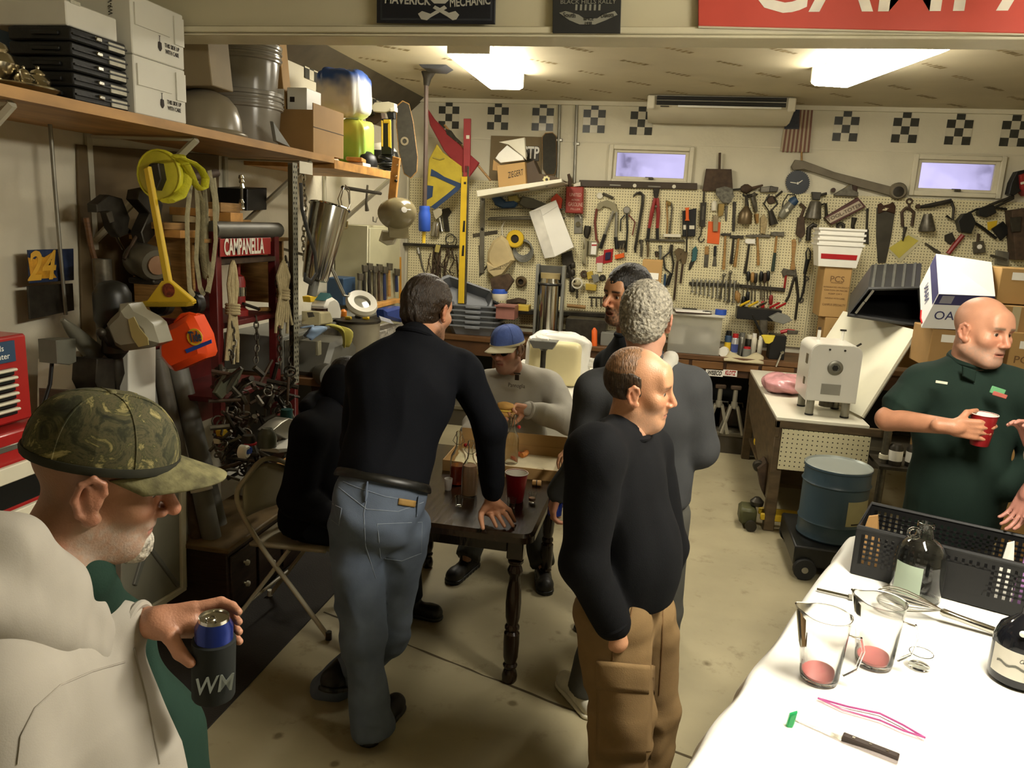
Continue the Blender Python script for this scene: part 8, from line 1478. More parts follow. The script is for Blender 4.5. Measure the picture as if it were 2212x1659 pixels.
def navy():
 hc=J(925,672,3.02);H=(hc,24,14,4,1.02);N=J(893,740,2.88);P=J(818,1085,2.62);SL,SR=J(792,806,2.78),J(1003,806,2.98);WR=JZ(1058,1078,.86);WR[1]=3.1;WR=J(1062,1075,3.12);ER=J(1058,920,3.0);EL,WL=J(770,960,2.9),J(850,985,3.1)
 HL,HR=J(768,1130,2.6),J(872,1140,2.7);KL,KR=J(782,1372,2.57),J(838,1372,2.74);AL,AR=J(806,1572,2.55),J(708,1492,2.86)
 hd=make_head(*H,.004,dict(skin='#b98565',brow='#3a2a1c',neck=tuple((N-hc)@frame(*H[1:4])*1.0),beard=('#3a332c',.7)))
 hp=hand_prims(WR,(.12,.35,-.95),(-.15,-1,-.2),(8,12,12),1,20,(.1,1.3),1.0)
 fing=[('c',WR-N3((0,0,-.06)),WR,.03,.028,.01)];kn=[(1050,1108),(1062,1106),(1076,1102),(1088,1094)];tp=[(1072,1137),(1090,1137),(1108,1136),(1112,1126)]
 for (a,b) in zip(kn,tp):
  A,B=J(*a,3.15),JZ(*b,ZT+.012);M=(A+B)/2+N3((0,-.0,.018));fing +=[('c',WR,A,.021,.014,.012),('c',A,M,.0115,.0105,.004),('c',M,B,.0105,.0085,.004)]
 tb=JZ(1043,1141,ZT+.013);tk=J(1040,1108,3.12);fing +=[('c',WR,tk,.02,.014,.012),('c',tk,(tk+tb)/2+N3((-.006,0,.01)),.0135,.0125,.004),('c',(tk+tb)/2+N3((-.006,0,.01)),tb,.0125,.0095,.004)]
 o=person('man in a navy sweater and blue jeans leaning one hand on the dark table',hd+[skin_piece(fing,.004,'#b98565'),core([(N,P,1.5),(HL,KL,1.),(KL,AL,.8),(HR,KR,1.),(KR,AR,.8),(SR,ER,.7),(ER,WR,.6),(SL,EL,.7)])])
 tp_,R,up=torso(N,P,SL,SR,.205,.135,.185,.145);sw=tp_+[('p',P+up*.085,-up)]+limb(SR,ER,WR+N3((0,0,.03)),(.075,.062,.045))+limb(SL,EL,WL,(.075,.062,.046));put('sweater',[surf(sw,.009,.013,6)],cloth_mat('navy_knit','#070910',.12),o)
 ring('collar',Vector(N+up*.035),up,.068,.012,cloth_mat('navy_knit',''),o)
 mj=mk('denim','#5a6474',.85,var=.25,vs=6,bump=.1,bs=300,spec=.2);N_,L_,b_=nodes_of(mj)
 pr=[('e',P+up*.02,(.18,.137,.22),R,.04),('c',HL,KL,.103,.082,.04),('f',KL,AL+N3((0,0,-.02)),.078,.082,.03),('c',KL,KL,.08,.08,.03),('c',HR,KR,.1,.078,.03),('f',KR,AR,.076,.08,.03),('c',KR,KR,.078,.078,.03),('p',P+up*.10,up)]
 tr=put('jeans',[surf(pr,.009,.017,8,seed=4,aniso=(.8,.8,1))],mj,o)
 bp=P+up*.085;b=MB();rv,fw=R[:,0],R[:,1]
 b.tube([tuple(bp+rv*.182*math.cos(a)+fw*.14*math.sin(a)) for a in [2*math.pi*i/40 for i in range(40)]],.007,8,closed=True,flat=2.6);b.build('belt',mk('belt_black','#12110e',.4,var=.6,vs=60),o)
 B=OnBody(tr);mst=mk('denim_seam','#7d8794',.85)
 for pl,nm,cl in (([(815,1132),(912,1128),(910,1195),(868,1212),(822,1205)],'pocket_seam',1),([(712,1085),(738,1098),(732,1135),(712,1120)],'pocket_seam',1),([(722,1045),(760,1075),(792,1100),(860,1105),(915,1085)],'yoke_seam',0),([(795,1060),(786,1110),(790,1180),(812,1250)],'back_seam',0),([(716,1030),(770,1052),(830,1072),(905,1085)],'waist_seam',0)):B.seam(nm,pl,.0016,mst,tr,closed=cl)
 B.patch('leather_patch',[(862,1076),(898,1082),(896,1096),(860,1090)],mk('patch_tan','#9b7a42',.7),tr,4,3)
 for x,y in ((722,1012),(794,1040),(905,1072)):b=MB();b.tube([B.at(x,y,.010),B.at(x-2,y+18,.014),B.at(x-4,y+42,.006)],.006,6,flat=.5);b.build('belt_loop',mj,tr)
 mh=mk('black_shoe','#14120f',.5,var=.2);a0=JZ(808,1592,0);shoe((a0[0],a0[1]+.02,0),(a0[0]+.03,a0[1]+.22,0),mh,o);a1=JZ(690,1556,0);shoe((a1[0]+.03,a1[1]+.05,.02),(a1[0]+.05,a1[1]+.25,.0),mh,o,tilt=-28)
 hair(o,full_hair(.018,.075,.085,-.085),H,hairmat('dark_brown_hair','#2a1e12',(40,5,9)),.004,.004,55,(1.6,.25,.6))
navy()
def khaki():
 hc=J(1382,838,2.40);H=(hc,98,4,-3,1.0);N=J(1350,935,2.38);P=J(1345,1290,2.42);SR,SL=J(1288,985,2.2),J(1395,975,2.58);ER=J(1262,1215,2.16);WR=J(1322,1345,2.2);EL,WL=J(1440,1180,2.62),J(1430,1260,2.6)
 horse=lambda x,y,z:ss(.055-np.abs(z-.0)-.35*np.maximum(y,0),0,.02)*ss(-y,-.03,-.005)*(1-ss(-z,.05,.075))
 hd=make_head(*H,.003,dict(skin='#c48f6b',brow='#6a4b33',neck=tuple((N-hc)@frame(*H[1:4])),nose=.98,beard=('#8a7a6a',.28),chin2=1,scalp=('#4b3a28',.55,lambda x,y,z:ss(z,.06,.1)*ss(-y,-.03,.02)),gaze=(0,1,-.05),nw=1.05))
 o=person('balding man in a black sweatshirt with one hand in his trouser pocket',hd+[skin_piece([('c',WR-N3((0,0,-.05)),WR+N3((.02,0,-.06)),.03,.036,.01)],.005,'#c48f6b'),core([(N,P,1.5),(SR,ER,.8),(ER,WR,.6),(SL,EL,.8),(P,P+N3((-.0,-.06,-.8)),1.2)])])
 tp_,R,up=torso(N,P,SL,SR,.185,.135,.175,.165,sr=.08);sw=tp_+[('p',P+up*.025,-up)]+limb(SR,ER,WR,(.082,.07,.052),.035)+limb(SL,EL,WL,(.08,.07,.05));put('sweatshirt',[surf(sw,.009,.014,6,seed=7)],cloth_mat('black_fleece','#0b0c0f',.12),o)
 ring('collar',Vector(N+up*.012),up+N3((.25,0,0)),.076,.010,cloth_mat('black_fleece',''),o);ring('cuff',Vector(WR),WR-ER,.047,.010,cloth_mat('black_fleece',''),o)
 m=cloth_mat('work_canvas','#7f6746',.18,.12,260);HN,HF=J(1322,1330,2.3),J(1390,1330,2.5);KN,KF=J(1345,1530,2.3),J(1408,1520,2.52);AN,AF=J(1318,1800,2.34),J(1372,1780,2.55)
 pr=[('e',P+N3((0,0,-.07)),(.135,.172,.15),np.eye(3),.04),('c',HN,KN,.118,.1,.04),('f',KN,AN,.1,.1,.02),('c',KN,KN,.1,.1,.02),('c',HF,KF,.11,.095,.03),('f',KF,AF,.095,.095,.02),('c',KF,KF,.095,.095,.02)]
 tr=put('trousers',[surf(pr,.009,.017,7,seed=9,aniso=(.8,.8,1))],m,o)
 B=OnBody(tr);ms_=mk('canvas_seam','#6f5230',.85);B.patch('cargo_pocket',[(1292,1440),(1410,1436),(1404,1640),(1288,1640)],m,tr,10,10,.008,.008);B.patch('pocket_flap',[(1288,1428),(1414,1438),(1412,1500),(1288,1488)],m,tr,10,6,.014,.006)
 for pl,nm in (([(1288,1488),(1350,1498),(1412,1500)],'flap_seam'),([(1310,1362),(1335,1378),(1358,1352),(1366,1312)],'pocket_edge'),([(1322,1380),(1324,1425)],'side_seam'),([(1432,1305),(1430,1400),(1424,1500)],'fly_seam')):B.seam(nm,pl,.003,ms_,tr)
 for x,y in ((1318,1800),(1372,1780)):a=J(x,y,2.36 if x<1350 else 2.56);shoe((a[0],a[1],0),(a[0]+.22,a[1],0),mk('brown_boot','#3b2a1c',.6),o,name='boot')
 hair(o,[('e',(0,-.018,.03),(.0825,.103,.088),None,.02),('p',(0,-.02,.062),(0,.35,1)),('p',(0,.018,.0),(0,1,.1)),('p',(0,-.05,-.068),(0,.3,-1))],H,hairmat('brown_hair','#3b2c1c',(30,8,8)),.0035,.0018,60,(1,.5,1))
 t_=hair(o,[('e',(0,-.028,.038),(.079,.092,.0905),None,.02),('p',(0,.0,.09),(0,1,-.25)),('p',(0,0,.05),(0,0,-1))],H,hairmat('thin_hair','#7d5c40',(30,8,8)),.004,.001,60,name='thin_crown_hair')
khaki()
def grey():
 hc=J(1396,692,3.0);H=(hc,12,4,2,1.05);N=J(1392,790,2.98);P=J(1392,1080,3.02);SL,SR=J(1290,850,2.98),J(1488,840,3.02);ER=J(1508,965,3.06);WR=J(1440,985,3.22);EL,WL=J(1262,990,2.96),J(1205,1062,3.0)
 hd=make_head(*H,.004,dict(skin='#b98a72',brow='#888888',neck=tuple((N-hc)@frame(*H[1:4])),nw=1.1));hp=hand_prims(WL+N3((0,0,0)),(-.25,.1,-1),(.8,.3,0),(22,35,30),-1,3,(.5,.5),.98);hr=hand_prims(WR,(-.6,.7,.1),(-.4,-.6,.2),(25,35,30),1)
 HL,HR=J(1340,1110,3.0),J(1440,1110,3.04);KL,KR=HL+N3((-.02,-.02,-.42)),HR+N3((.02,0,-.42));AL=JZ(1262,1490,.09);AR=HR+N3((.03,0,-.83));AR[2]=.09
 o=person('grey-haired man in a charcoal sweatshirt with his back turned',hd+[skin_piece(hp,.004,'#a9765c'),skin_piece(hr,.005,'#a9765c'),core([(N,P,1.5),(HL,KL,1),(KL,AL,.7),(HR,KR,1),(KR,AR,.7),(SL,EL,.7),(EL,WL,.6),(SR,ER,.7)])])
 tp_,R,up=torso(N,P,SL,SR,.205,.14,.19,.15,sr=.08);mg=cloth_mat('charcoal_fleece','#3a3b3c',.1);sw=tp_+[('p',P+up*.0,-up)]+limb(SR,ER,WR,(.085,.075,.05))+limb(SL,EL,WL,(.082,.07,.048));put('sweatshirt',[surf(sw,.01,.014,6,seed=11)],mg,o)
 mh=cloth_mat('hood_grey','#9d9a8f',.06);pr=[('c',N+N3((-.085,.04,.02)),N+N3((-.05,-.07,-.01)),.03,.035,.03),('c',N+N3((-.05,-.07,-.01)),N+N3((.06,-.075,-.01)),.035,.035,.03),('c',N+N3((.06,-.075,-.01)),N+N3((.10,.04,.03)),.035,.03,.03),('c',N+N3((.095,.0,.04)),N+N3((.105,.02,-.06)),.022,.02,.03)];put('hood',[surf(pr,.008,.004,10)],mh,o)
 mp=cloth_mat('grey_trousers','#4a4943');pr=[('e',P+N3((0,0,-.08)),(.17,.14,.14),R,.04),('c',HL,KL,.095,.08,.03),('f',KL,AL,.078,.075,.02),('c',KL,KL,.078,.078,.02),('c',HR,KR,.095,.08,.03),('f',KR,AR,.078,.075,.02),('c',KR,KR,.078,.078,.02)];put('trousers',[surf(pr,.012,.005,6)],mp,o)
 ms=mk('white_trainer','#c9c4b2',.6,var=.15,vs=20);shoe((AL[0],AL[1],0),(AL[0]-.12,AL[1]+.16,0),ms,o,m_offwhite);shoe((AR[0],AR[1],0),(AR[0]+.05,AR[1]+.2,0),ms,o,m_offwhite)
 hair(o,full_hair(.022,.07,.085,-.085),H,mk('grey_curls','#8a8475',.6,var=.55,vs=70,bump=1.,bs=90),.004,.0035,120,(1,1,1),seed=5)
 c=hp[-3][1]*0+WL+N3((-.015,.045,-.125));t=thing('beer_can','blue beer can held low by the grey-haired man','can',c);cyl_can(c,(.05,.1,1),.031,.12,t,mk('can_blue_gloss','#1d2f7a',.25,.5),m_steel)
grey()
def dark():
 hc=J(1352,640,3.62);H=(hc,-138,2,2,1.07);N=J(1362,735,3.66);P=J(1385,1020,3.68);SL,SR=J(1405,790,3.5),J(1318,790,3.84);E1=J(1300,900,3.86);W1_=J(1255,965,3.75);E2,W2_=J(1420,900,3.5),J(1400,960,3.4)
 hd=make_head(*H,.0035,dict(skin='#b5835f',brow='#1a120c',neck=tuple((N-hc)@frame(*H[1:4])),beard=('#2a2420',.9),open=1,nose=1.08,jaw=1.1,gaze=(0,1,0),squint=1))
 AL,AR=JZ(1330,1330,.09),JZ(1420,1330,.09)
 o=person('dark-haired bearded man in a charcoal shirt looking across the table',hd+[skin_piece(hand_prims(W1_,(-.7,-.5,-.2),(0,-.3,-1),(25,30,25),1),.005,'#b5835f'),core([(N,P,1.5),(P,AL,1),(P,AR,1),(SL,E2,.7),(SR,E1,.7),(E1,W1_,.6)])])
 tp_,R,up=torso(N,P,SL,SR,.2,.135,.185,.14);mg=cloth_mat('slate_shirt','#22262a',.1);put('shirt',[surf(tp_+[('p',P,-up)]+limb(SR,E1,W1_,(.08,.066,.046))+limb(SL,E2,W2_,(.08,.066,.046)),.011,.005,6,seed=14)],mg,o);ring('collar',Vector(N+up*.035),up,.066,.012,mg,o)
 pr=[('e',P+N3((0,0,-.06)),(.17,.14,.14),R,.04),('f',P+N3((-.08,0,-.05)),AL,.1,.075,.03),('f',P+N3((.08,0,-.05)),AR,.1,.075,.03)];put('trousers',[surf(pr,.014,.005,6)],cloth_mat('dark_trousers','#26262a'),o)
 for A in (AL,AR):shoe((A[0],A[1],0),(A[0]-.2,A[1]-.05,0),m_black,o)
 hair(o,full_hair(.016,.1,.046,-.07),H,hairmat('black_hair','#120d09'),.0038,.002,70,(1,.6,1))
dark()
def sweat():
 hc=J(1096,752,4.42);H=(hc,200,9,-4,1.06);N=J(1108,805,4.55);P=J(1112,990,4.62);SR,SL=J(1056,830,4.5),J(1186,832,4.6);EL=J(1228,908,4.5);WL=J(1142,886,4.3);ER,WR=J(1040,900,4.55),J(1010,930,4.4)
 hd=make_head(*H,.004,dict(skin='#ad7d66',brow='#77695c',neck=tuple((N-hc)@frame(*H[1:4])),chin2=1,beard=('#8c8278',.3),scalp=('#8a8070',.8,lambda x,y,z:ss(-y,-.03,.0)*ss(z,-.05,-.02))))
 hp=hand_prims(WL,(-.85,-.5,.15),(-.3,-.8,-.3),(30,42,35),-1,7,(.7,.5),1.12,(0,3,6,10));HL,HR=J(1140,1030,4.62),J(1075,1030,4.62);AL,AR=JZ(1172,1222,.1),JZ(1008,1205,.1);KL,KR=(N3(HL)+AL)/2+N3((0,-.04,0)),(N3(HR)+AR)/2+N3((0,-.04,0))
 o=person('man in a grey sweatshirt and blue cap eating behind the dark table',hd+[skin_piece(hp,.004,'#b5805f'),core([(N,P,1.4),(HL,KL,1),(KL,AL,.7),(HR,KR,1),(KR,AR,.7),(SL,EL,.7),(EL,WL,.6),(SR,ER,.7)])])
 tp_,R,up=torso(N,P,SL,SR,.205,.15,.195,.17,sr=.075);mg=cloth_mat('ash_fleece','#a5a196',.07);put('sweatshirt',[surf(tp_+[('p',P+up*-.02,-up)]+limb(SL,EL,WL,(.085,.08,.05))+limb(SR,ER,WR,(.082,.07,.05)),.01,.017,7,seed=17)],mg,o);ring('collar',Vector(N+up*.02),up+N3((0,-.25,0)),.072,.011,mg,o);ring('cuff',Vector(WL),WL-EL,.045,.011,mg,o)
 pr=[('e',P+N3((0,0,-.09)),(.17,.14,.13),R,.04),('c',HL,KL,.095,.08,.03),('f',KL,AL,.078,.075,.02),('c',KL,KL,.078,.078,.02),('c',HR,KR,.095,.08,.03),('f',KR,AR,.078,.075,.02),('c',KR,KR,.078,.078,.02)];put('trousers',[surf(pr,.012,.006,6)],cloth_mat('olive_jeans','#3d3c35'),o)
 mb=mk('boot_black','#1c1915',.5,var=.2)
 for A,dx in ((AL,.05),(AR,-.05)):shoe((A[0],A[1]+.05,0),(A[0]+dx,A[1]-.17,0),mb,o,name='boot',w=.05)
 cap_obj(o,hc,200,7,-4,1.06,mk('cap_blue','#4a5f9e',.8,var=.15,vs=20,bump=.2,bs=60),mk('cap_cream','#bcb393',.8,var=.05),mbutton=mk('cap_blue','',0))
 F=frame(*H[1:4])*1.06;T=Matrix([[*F[i],hc[i]] for i in range(3)]+[[0,0,0,1]]);g=None
 for s in (1,-1):
  b=MB(T);b.tube([(s*.033+.024*math.cos(a),.099-.012*abs(math.cos(a)),.001+.017*math.sin(a)) for a in [2*math.pi*i/16 for i in range(16)]],.0026,6,closed=True);b.build('glasses_rim',m_black,o);b=MB(T);b.tube([(s*.057,.088,.004),(s*.082,.0,.008)],.0024,6);b.build('glasses_temple',m_black,o);b=MB(T);b.ell((s*.033,.095,.001),(.022,.003,.015));b.build('lens',mk('tinted_lens','#2a2a28',.08),o)
 p=J(1119,830,4.40);tx=text('Pannoglia',p+N3((0,-.045,0)),(1,.06,-.02),(0,0,1),.025,m_ink,o,w=.1);b=MB();b.box(p+N3((0,-.045,.05)),(.026,.004,.034),ch=.002);b.box(p+N3((0,-.046,.074)),(.04,.004,.008));b.build('chest_emblem',m_ink,o)
 kp_=WL+N3((-.115,-.085,.01));t=thing('sandwich','half-eaten sandwich in the hand of the man in the blue cap','sandwich',kp_);mbun=mk('bread_crust','#b58a45',.75,var=.2,vs=20)
 for k,(dz,lab) in enumerate(((.022,'bread_top'),(-.022,'bread_bottom'))):v,f=surf([('e',(-.01,0,dz),(.062,.045,.022),None,.01),('E',(-.065,-.01,dz*.4),(.03,.04,.026),None,.006)],.004,.002,30);put(lab,[(v,f)],mbun,t)
 v,f=surf([('e',(-.006,0,0),(.052,.042,.008),None,.01)],.004,.003,40);put('filling',[(v,f)],mk('egg_filling','#d2b24c',.6,var=.2),t)
sweat()
def seated():
 hc=J(756,830,3.6);H=(hc,70,20,0,1.0);N=J(705,892,3.45);P=V(-1.70,3.46,.55);P=N3(P);SR,SL=J(668,935,3.28),J(745,920,3.62);ER=J(640,1080,3.25);WR=J(735,1125,3.22);EL,WL=J(790,1050,3.6),J(850,1040,3.55)
 HR,HL=N3((-1.68,3.38,.54)),N3((-1.66,3.58,.54));KR,KL=N3((-1.26,3.33,.53)),N3((-1.24,3.56,.53));AR,AL=JZ(715,1330,.09),N3((-1.2,3.6,.09));AR=N3((-1.36,3.36,.09))
 hd=make_head(*H,.005,dict(skin='#a9765c',brow='#222222',neck=tuple((N-hc)@frame(*H[1:4]))))
 o=person('seated man in a black hooded sweatshirt on the folding chair',hd+[skin_piece(hand_prims(WR,(1,.1,.0),(0,0,-1),(25,30,25),1),.006,'#a9765c'),core([(N,P,1.4),(HL,KL,1),(KL,AL,.7),(HR,KR,1),(KR,AR,.7),(SR,ER,.7)])])
 tp_,R,up=torso(N,P,SL,SR,.20,.15,.19,.17,sr=.085);mg=cloth_mat('black_hoodie','#0a0b10',.12);put('hoodie',[surf(tp_+[('p',P+up*-.06,-up)]+limb(SR,ER,WR,(.09,.08,.055))+limb(SL,EL,WL,(.085,.075,.05)),.011,.008,6,seed=21)],mg,o)
 put('hood',[surf([('c',N+N3((-.06,-.08,.04)),N+N3((-.09,.06,.04)),.045,.05,.04),('e',hc+N3((-.03,-.03,-.01)),(.105,.115,.13),None,.04)],.01,.006,8)],mg,o)
 pr=[('e',P+N3((.02,.02,-.0)),(.15,.18,.10),None,.04),('c',HR,KR,.095,.08,.03),('f',KR,AR,.075,.07,.02),('c',KR,KR,.078,.078,.02),('c',HL,KL,.095,.08,.03),('f',KL,AL,.075,.07,.02),('c',KL,KL,.078,.078,.02)];put('trousers',[surf(pr,.012,.006,6)],cloth_mat('navy_jeans','#161a24'),o)
 for A in (AR,AL):shoe((A[0],A[1],0),(A[0]+.18,A[1]-.02,0),m_black,o)
 hair(o,full_hair(.012),H,hairmat('black_hair',''),.005,.002,60)
seated()
def bald():
 J=lambda x,y,Y:np.array(atY(x,y,Y+.2))
 hc=J(2122,716,3.45);H=(hc,150,3,3,1.17);N=J(2098,790,3.5);P=J(2050,1130,3.52);SR,SL=J(1992,836,3.5),J(2215,852,3.45);ER=J(1918,905,3.42);WR=J(2058,922,3.2);EL,WL=J(2240,1000,3.5),J(2170,1060,3.35)
 st_=lambda x,y,z:ss(-y,-.01,.03)*(1-ss(z,.04,.07))*ss(z,-.05,-.02)
 hd=make_head(*H,.0032,dict(skin='#c68f72',brow='#7a6250',neck=tuple((N-hc)@frame(*H[1:4])),beard=('#8f857a',.5),jaw=1.12,nw=1.2,scalp=('#8d7a6a',.3,st_),gaze=(.0,1,0),squint=1,nose=.98))
 arm=[('c',J(1948,885,3.46),ER,.052,.05,.02),('c',ER,WR,.052,.033,.02)];hp=hand_prims(WR,(1,-.06,-.02),(.15,1,.0),(18,38,30),1,6,(.55,.75),1.12);AL,AR=N3((1.45,3.88,.09)),N3((1.2,3.88,.09))
 o=person('bald bearded man in a dark green polo shirt holding a red cup',hd+[skin_piece(arm+hp,.0045,'#b98263'),core([(N,P,1.5),(P,AL,1),(P,AR,1),(SL,EL,.4)])])
 tp_,R,up=torso(N,P,SL,SR,.215,.15,.205,.17,sr=.085);mg=cloth_mat('polo_green','#1c2b24',.1);SE=N3(SR)+(ER-N3(SR))*.62;sw=tp_+[('p',P+up*-.06,-up),('c',N3(SR),SE,.088,.082,.04),('f',SE-(ER-SR)*.2,SE+(ER-SR)*.12,.08,.084,.02)]+limb(SL,EL,WL,(.085,.07,.05));put('polo_shirt',[surf(sw,.009,.013,6,seed=24)],mg,o)
 ring('undershirt_neck',Vector(N+up*.03),up+N3((.1,-.35,0)),.072,.014,m_white,o);ring('collar',Vector(N+up*.03),up+N3((.05,-.2,0)),.086,.017,mg,o);b=MB();b.prism([J(x,y,3.375) for x,y in [(2078,790),(2108,800),(2104,826),(2078,812)]],(0,-.012,0),.004);b.build('collar_point',mg,o)
 e1=J(2155,845,3.29);b=MB();b.box(e1,(.06,.005,.03),Euler((0,.25,.1)).to_matrix(),.002);b.build('chest_emblem',mk('emblem_green','#5f9a6c',.6),o);b=MB();b.box(e1+N3((.01,-.003,-.015)),(.06,.005,.018),Euler((0,.25,.1)).to_matrix(),.002);b.build('emblem_red',mk('emblem_red','#a4564c',.6),o)
 b=MB();b.box(J(2034,826,3.33),(.045,.004,.010),Euler((0,.05,-.2)).to_matrix());b.build('name_stitch',m_offwhite,o)
 pr=[('e',P+N3((0,.02,-.1)),(.19,.15,.15),R,.04),('f',P+N3((.1,.02,-.08)),AL,.11,.08,.03),('f',P+N3((-.1,.02,-.08)),AR,.11,.08,.03)];put('trousers',[surf(pr,.013,.005,6)],cloth_mat('ash_trousers','#77766c'),o)
 for A in (AL,AR):shoe((A[0],A[1],0),(A[0],A[1]-.2,0),m_black,o)
 c=Vector(WR+N3((.125,.035,-.075)));t=cup('red plastic party cup held by the bald man',c,1.12)
bald()
def camo():
 hc=J(222,1030,1.1);H=(hc,60,17,-2,1.05);N=J(85,1270,1.0);P=J(200,1900,1.05);SR,SL=J(20,1500,.86),J(215,1430,1.2);ER=J(60,1850,.8);WR=J(330,1860,.95);WL=J(345,1345,1.13);EL=WL+N3((-.2,.04,-.09))
 sv=lambda x,y,z:ss(-y,-.035,.005)*ss(z,-.065,-.03)
 hd=make_head(*H,.0026,dict(skin='#a87a5e',brow='#5a4636',neck=tuple((N-hc)@frame(*H[1:4])),beard=('#a8a195',.6),stache=.5,chin2=1,scalp=('#6b5646',.4,sv),nose=1.05,nw=1.08,ear=1.35,gaze=(0,1,-.4)))
 hp=hand_prims(WL,(1,.25,-.0),(.2,-.35,.0),(14,30,30),-1,4,(.9,.25),1.0)
 cc=Vector(WL+N3((.115,.0,-.115)))
 WLn=WL;fg=[('c',WLn+N3((-.06,.02,-.02)),WLn,.03,.028,.01),('c',WLn,WLn+N3((.05,.02,-.005)),.028,.022,.012)]
 for k in range(4):z=.028-.02*k;a=WLn+N3((.05,.03,z*.8));b_=WLn+N3((.09,.055,z));c_=WLn+N3((.115,.052,z-.004));d_=WLn+N3((.135,.04,z-.006));fg +=[('c',WLn+N3((.01,.01,z*.5)),a,.016,.013,.01),('c',a,b_,.0105,.0098,.003),('c',b_,c_,.0095,.009,.003),('c',c_,d_,.009,.0075,.003)]
 t1,t2,t3=WLn+N3((.035,-.02,-.01)),WLn+N3((.062,-.032,-.032)),WLn+N3((.088,-.040,-.042));fg +=[('c',WLn+N3((.0,.0,.0)),t1,.02,.015,.012),('c',t1,t2,.014,.0125,.004),('c',t2,t3,.0125,.0095,.004)]
 o=person('man in a camouflage cap and pale grey hoodie looking down at a can',hd+[skin_piece(fg,.003,'#b98468'),core([(N,P,1.4),(SR,ER,.7),(SL,EL,.7),(EL,WL,.5),(P,P+N3((0,0,-.8)),1.3)])])
 mg=cloth_mat('oatmeal_fleece','#a8a297',.05,.06,400);up=(N-P)/np.linalg.norm(N-P)
 sh_=[('e',J(60,1700,1.0),(.20,.16,.30),None,.06),('c',J(10,1480,.92),J(150,1440,1.12),.10,.085,.06),('c',J(80,1390,1.0),J(110,1560,1.0),.085,.13,.06),('c',J(170,1440,1.14),J(235,1750,1.12),.075,.09,.05),('c',J(225,1350,1.1),J(325,1720,1.1),.05,.07,.04),('c',J(-20,1500,.86),J(20,1900,.8),.09,.075,.05),('c',J(150,1600,1.05),J(190,1900,1.02),.12,.14,.06),('c',EL,WL+N3((-.06,.0,-.01)),.05,.038,.04),('c',J(215,1440,1.2),EL,.06,.055,.05)]
 ho=put('hoodie',[surf(sh_,.0065,.012,6,seed=31,aniso=(1,1,.6))],mg,o);B=OnBody(ho);mse=cloth_mat('fleece_seam','#9d978c',.05);B.seam('sleeve_seam',[(38,1650),(45,1590),(75,1530),(130,1480),(200,1450),(270,1430)],.0018,mse,ho);B.seam('front_seam',[(290,1400),(315,1500),(345,1650)],.0018,mse,ho)
 hair(o,[('e',(0,.082,-.106),(.027,.023,.031),None,.01),('e',(0,.066,-.122),(.022,.02,.02),None,.015)],H,hairmat('grey_beard','#b5aea0',(12,12,12)),.003,.002,120,(1,1,.4),name='goatee')
 hd_=[('c',J(-60,1160,.9),J(20,1180,.92),.045,.045,.03),('c',J(20,1180,.92),J(120,1270,.99),.042,.045,.03),('c',J(120,1270,.99),J(225,1360,1.07),.042,.026,.03),('c',J(-60,1290,.86),J(90,1350,.95),.055,.048,.04),('c',J(90,1350,.95),J(205,1410,1.04),.045,.026,.03)];put('hood',[surf(hd_,.006,.008,11,seed=33)],mg,o)
 gs=[('c',J(190,1275,1.1),J(250,1370,1.17),.045,.06,.04),('c',J(230,1390,1.16),J(300,1600,1.17),.07,.10,.05),('c',J(315,1600,1.17),J(330,1900,1.12),.105,.13,.05),('c',N+N3((.03,.05,.0)),J(190,1290,1.08),.06,.05,.04)];put('green_shirt',[surf(gs,.007,.005,7,seed=35)],cloth_mat('bottle_green','#1f352b',.1),o)
 ring('cuff',Vector(WL+N3((-.045,.0,-.01))),(1,.1,0),.036,.008,mg,o)
 mc=mk('camo','#4a4a2e',.85,var=0);Nn,L,b=nodes_of(mc);tc=Nn.new('ShaderNodeTexCoord');n=Nn.new('ShaderNodeTexNoise');n.inputs['Scale'].default_value=18;n.inputs['Detail'].default_value=7;n.inputs['Roughness'].default_value=.72;n.inputs['Distortion'].default_value=1.2;L.new(tc.outputs['Object'],n.inputs['Vector']);cr_=Nn.new('ShaderNodeValToRGB');e=cr_.color_ramp.elements
 for q in range(4):e.new(.5)
 for i,(p_,h_) in enumerate(((.30,'#1d1d12'),(.42,'#33351f'),(.5,'#565035'),(.56,'#3a3c22'),(.62,'#8a8052'),(.72,'#b9ad7c'))):e[i].position=p_;e[i].color=(*S(h_),1)
 L.new(n.outputs[0],cr_.inputs[0]);L.new(cr_.outputs[0],b.inputs['Base Color']);n2=Nn.new('ShaderNodeBump');n2.inputs['Strength'].default_value=.2;L.new(n.outputs[0],n2.inputs['Height']);L.new(n2.outputs[0],b.inputs['Normal'])
 mb_=mk('camo_bill','#6f6a48',.85,var=.45,vs=40,bump=.2,bs=90)
 cap_obj(o,hc+frame(60,14)[:,2]*.012,60,11,-2,1.06,mc,mb_,band=mk('camo_band','#25251a',.85,var=.3,vs=30))
 c=Vector(WL+N3((.105,.0,-.125)));t=thing('beer_can','blue aluminium can in a black foam sleeve held by the man in the camouflage cap','can',c)
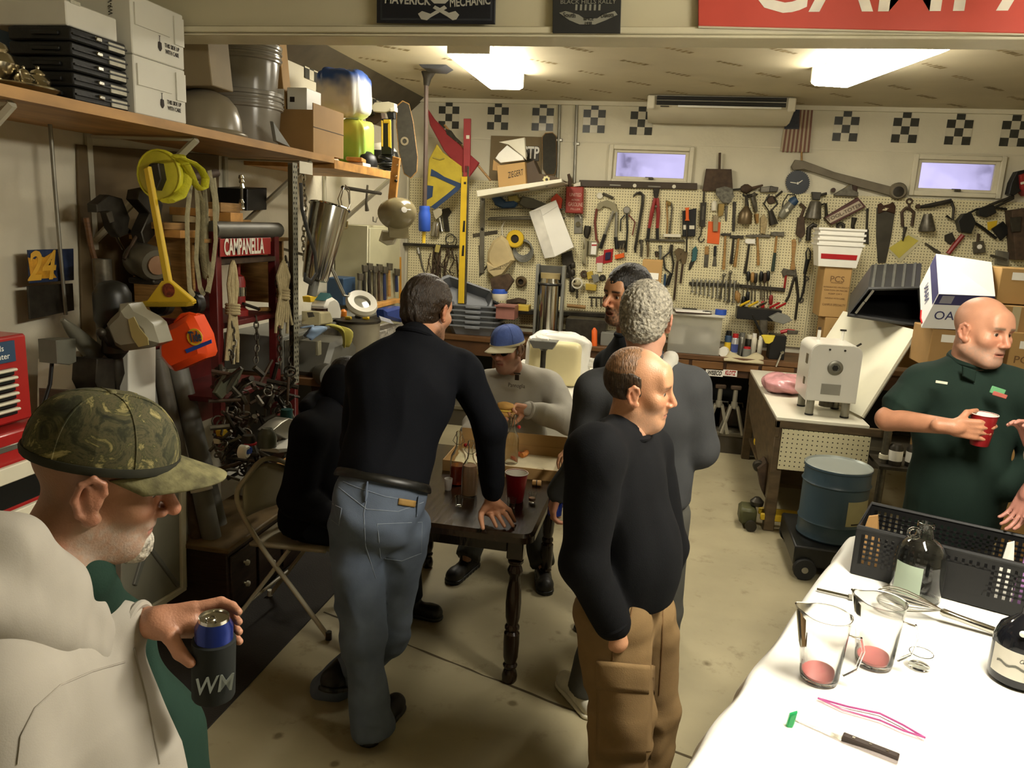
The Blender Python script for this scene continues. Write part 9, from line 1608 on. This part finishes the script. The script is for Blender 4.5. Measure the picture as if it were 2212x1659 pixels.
 cyl_can(c,(.04,.0,1),.033,.155,t,mk('can_blue_gloss','',0),m_steel);b=MB(P0(t));b.lathe([(0,-.004),(.036,-.004),(.038,.0),(.038,.11),(.0345,.112)],c,(.04,0,1),30);b.build('foam_sleeve',mk('foam_black','#151917',.8,var=.1),t)
 vd=Vector((CAMP.x-c.x,CAMP.y-c.y,0)).normalized();text('WM',(vd*.0385+V(.0,0,.04)),(-vd.y,vd.x,0),(0,0,1),.034,mk('foam_print','#8d948e',.7),t,w=.064,shear=.2,bold=.0005)
camo()
def edge():
 J=lambda x,y,Y:np.array(atY(x,y,Y+.3))
 N=J(2400,850,3.1);P=J(2400,1130,3.15);SR,SL=J(2345,900,3.05),J(2490,900,3.2);ER=J(2280,1010,3.0);WR=J(2232,968,2.95);W2_=J(2222,1062,3.0);hc=J(2410,745,3.1);H=(hc,-95,5,0,1.0)
 hd=make_head(*H,.006,dict(skin='#b98a72',brow='#555555',neck=tuple((N-hc)@frame(*H[1:4]))))
 o=person('person in a white shirt reaching in at the right edge of the picture',hd+[skin_piece(hand_prims(WR,(-.3,-.1,.6),(-.8,-.5,-.2),(25,30,25),1),.005,'#b98070'),skin_piece([('c',J(2280,1000,3.05),W2_,.035,.03,.01)]+hand_prims(W2_,(-.3,-.1,-1),(-.8,-.5,.2),(15,20,20),-1),.005,'#b98070'),core([(N,P,1.5),(P,P+N3((0,0,-.9)),1.2)])])
 tp_,R,up=torso(N,P,SL,SR,.19,.13,.18,.14);put('white_shirt',[surf(tp_+limb(SR,J(2270,1005,3.02),WR+N3((.01,0,-.03)),(.08,.062,.042))+[('c',SR,J(2285,1000,3.05),.075,.062,.03)],.012,.006,7)],cloth_mat('white_cotton','#c9c4bb',.05),o)
 put('trousers',[surf([('f',P+N3((-.08,0,.02)),P+N3((-.08,0,-.95)),.12,.08,.03),('f',P+N3((.08,0,.02)),P+N3((.08,0,-.95)),.12,.08,.03)],.016)],cloth_mat('dark_trousers',''),o);hair(o,full_hair(.012),H,hairmat('dark_brown_hair',''),.006,.002)
edge()
finish_text()
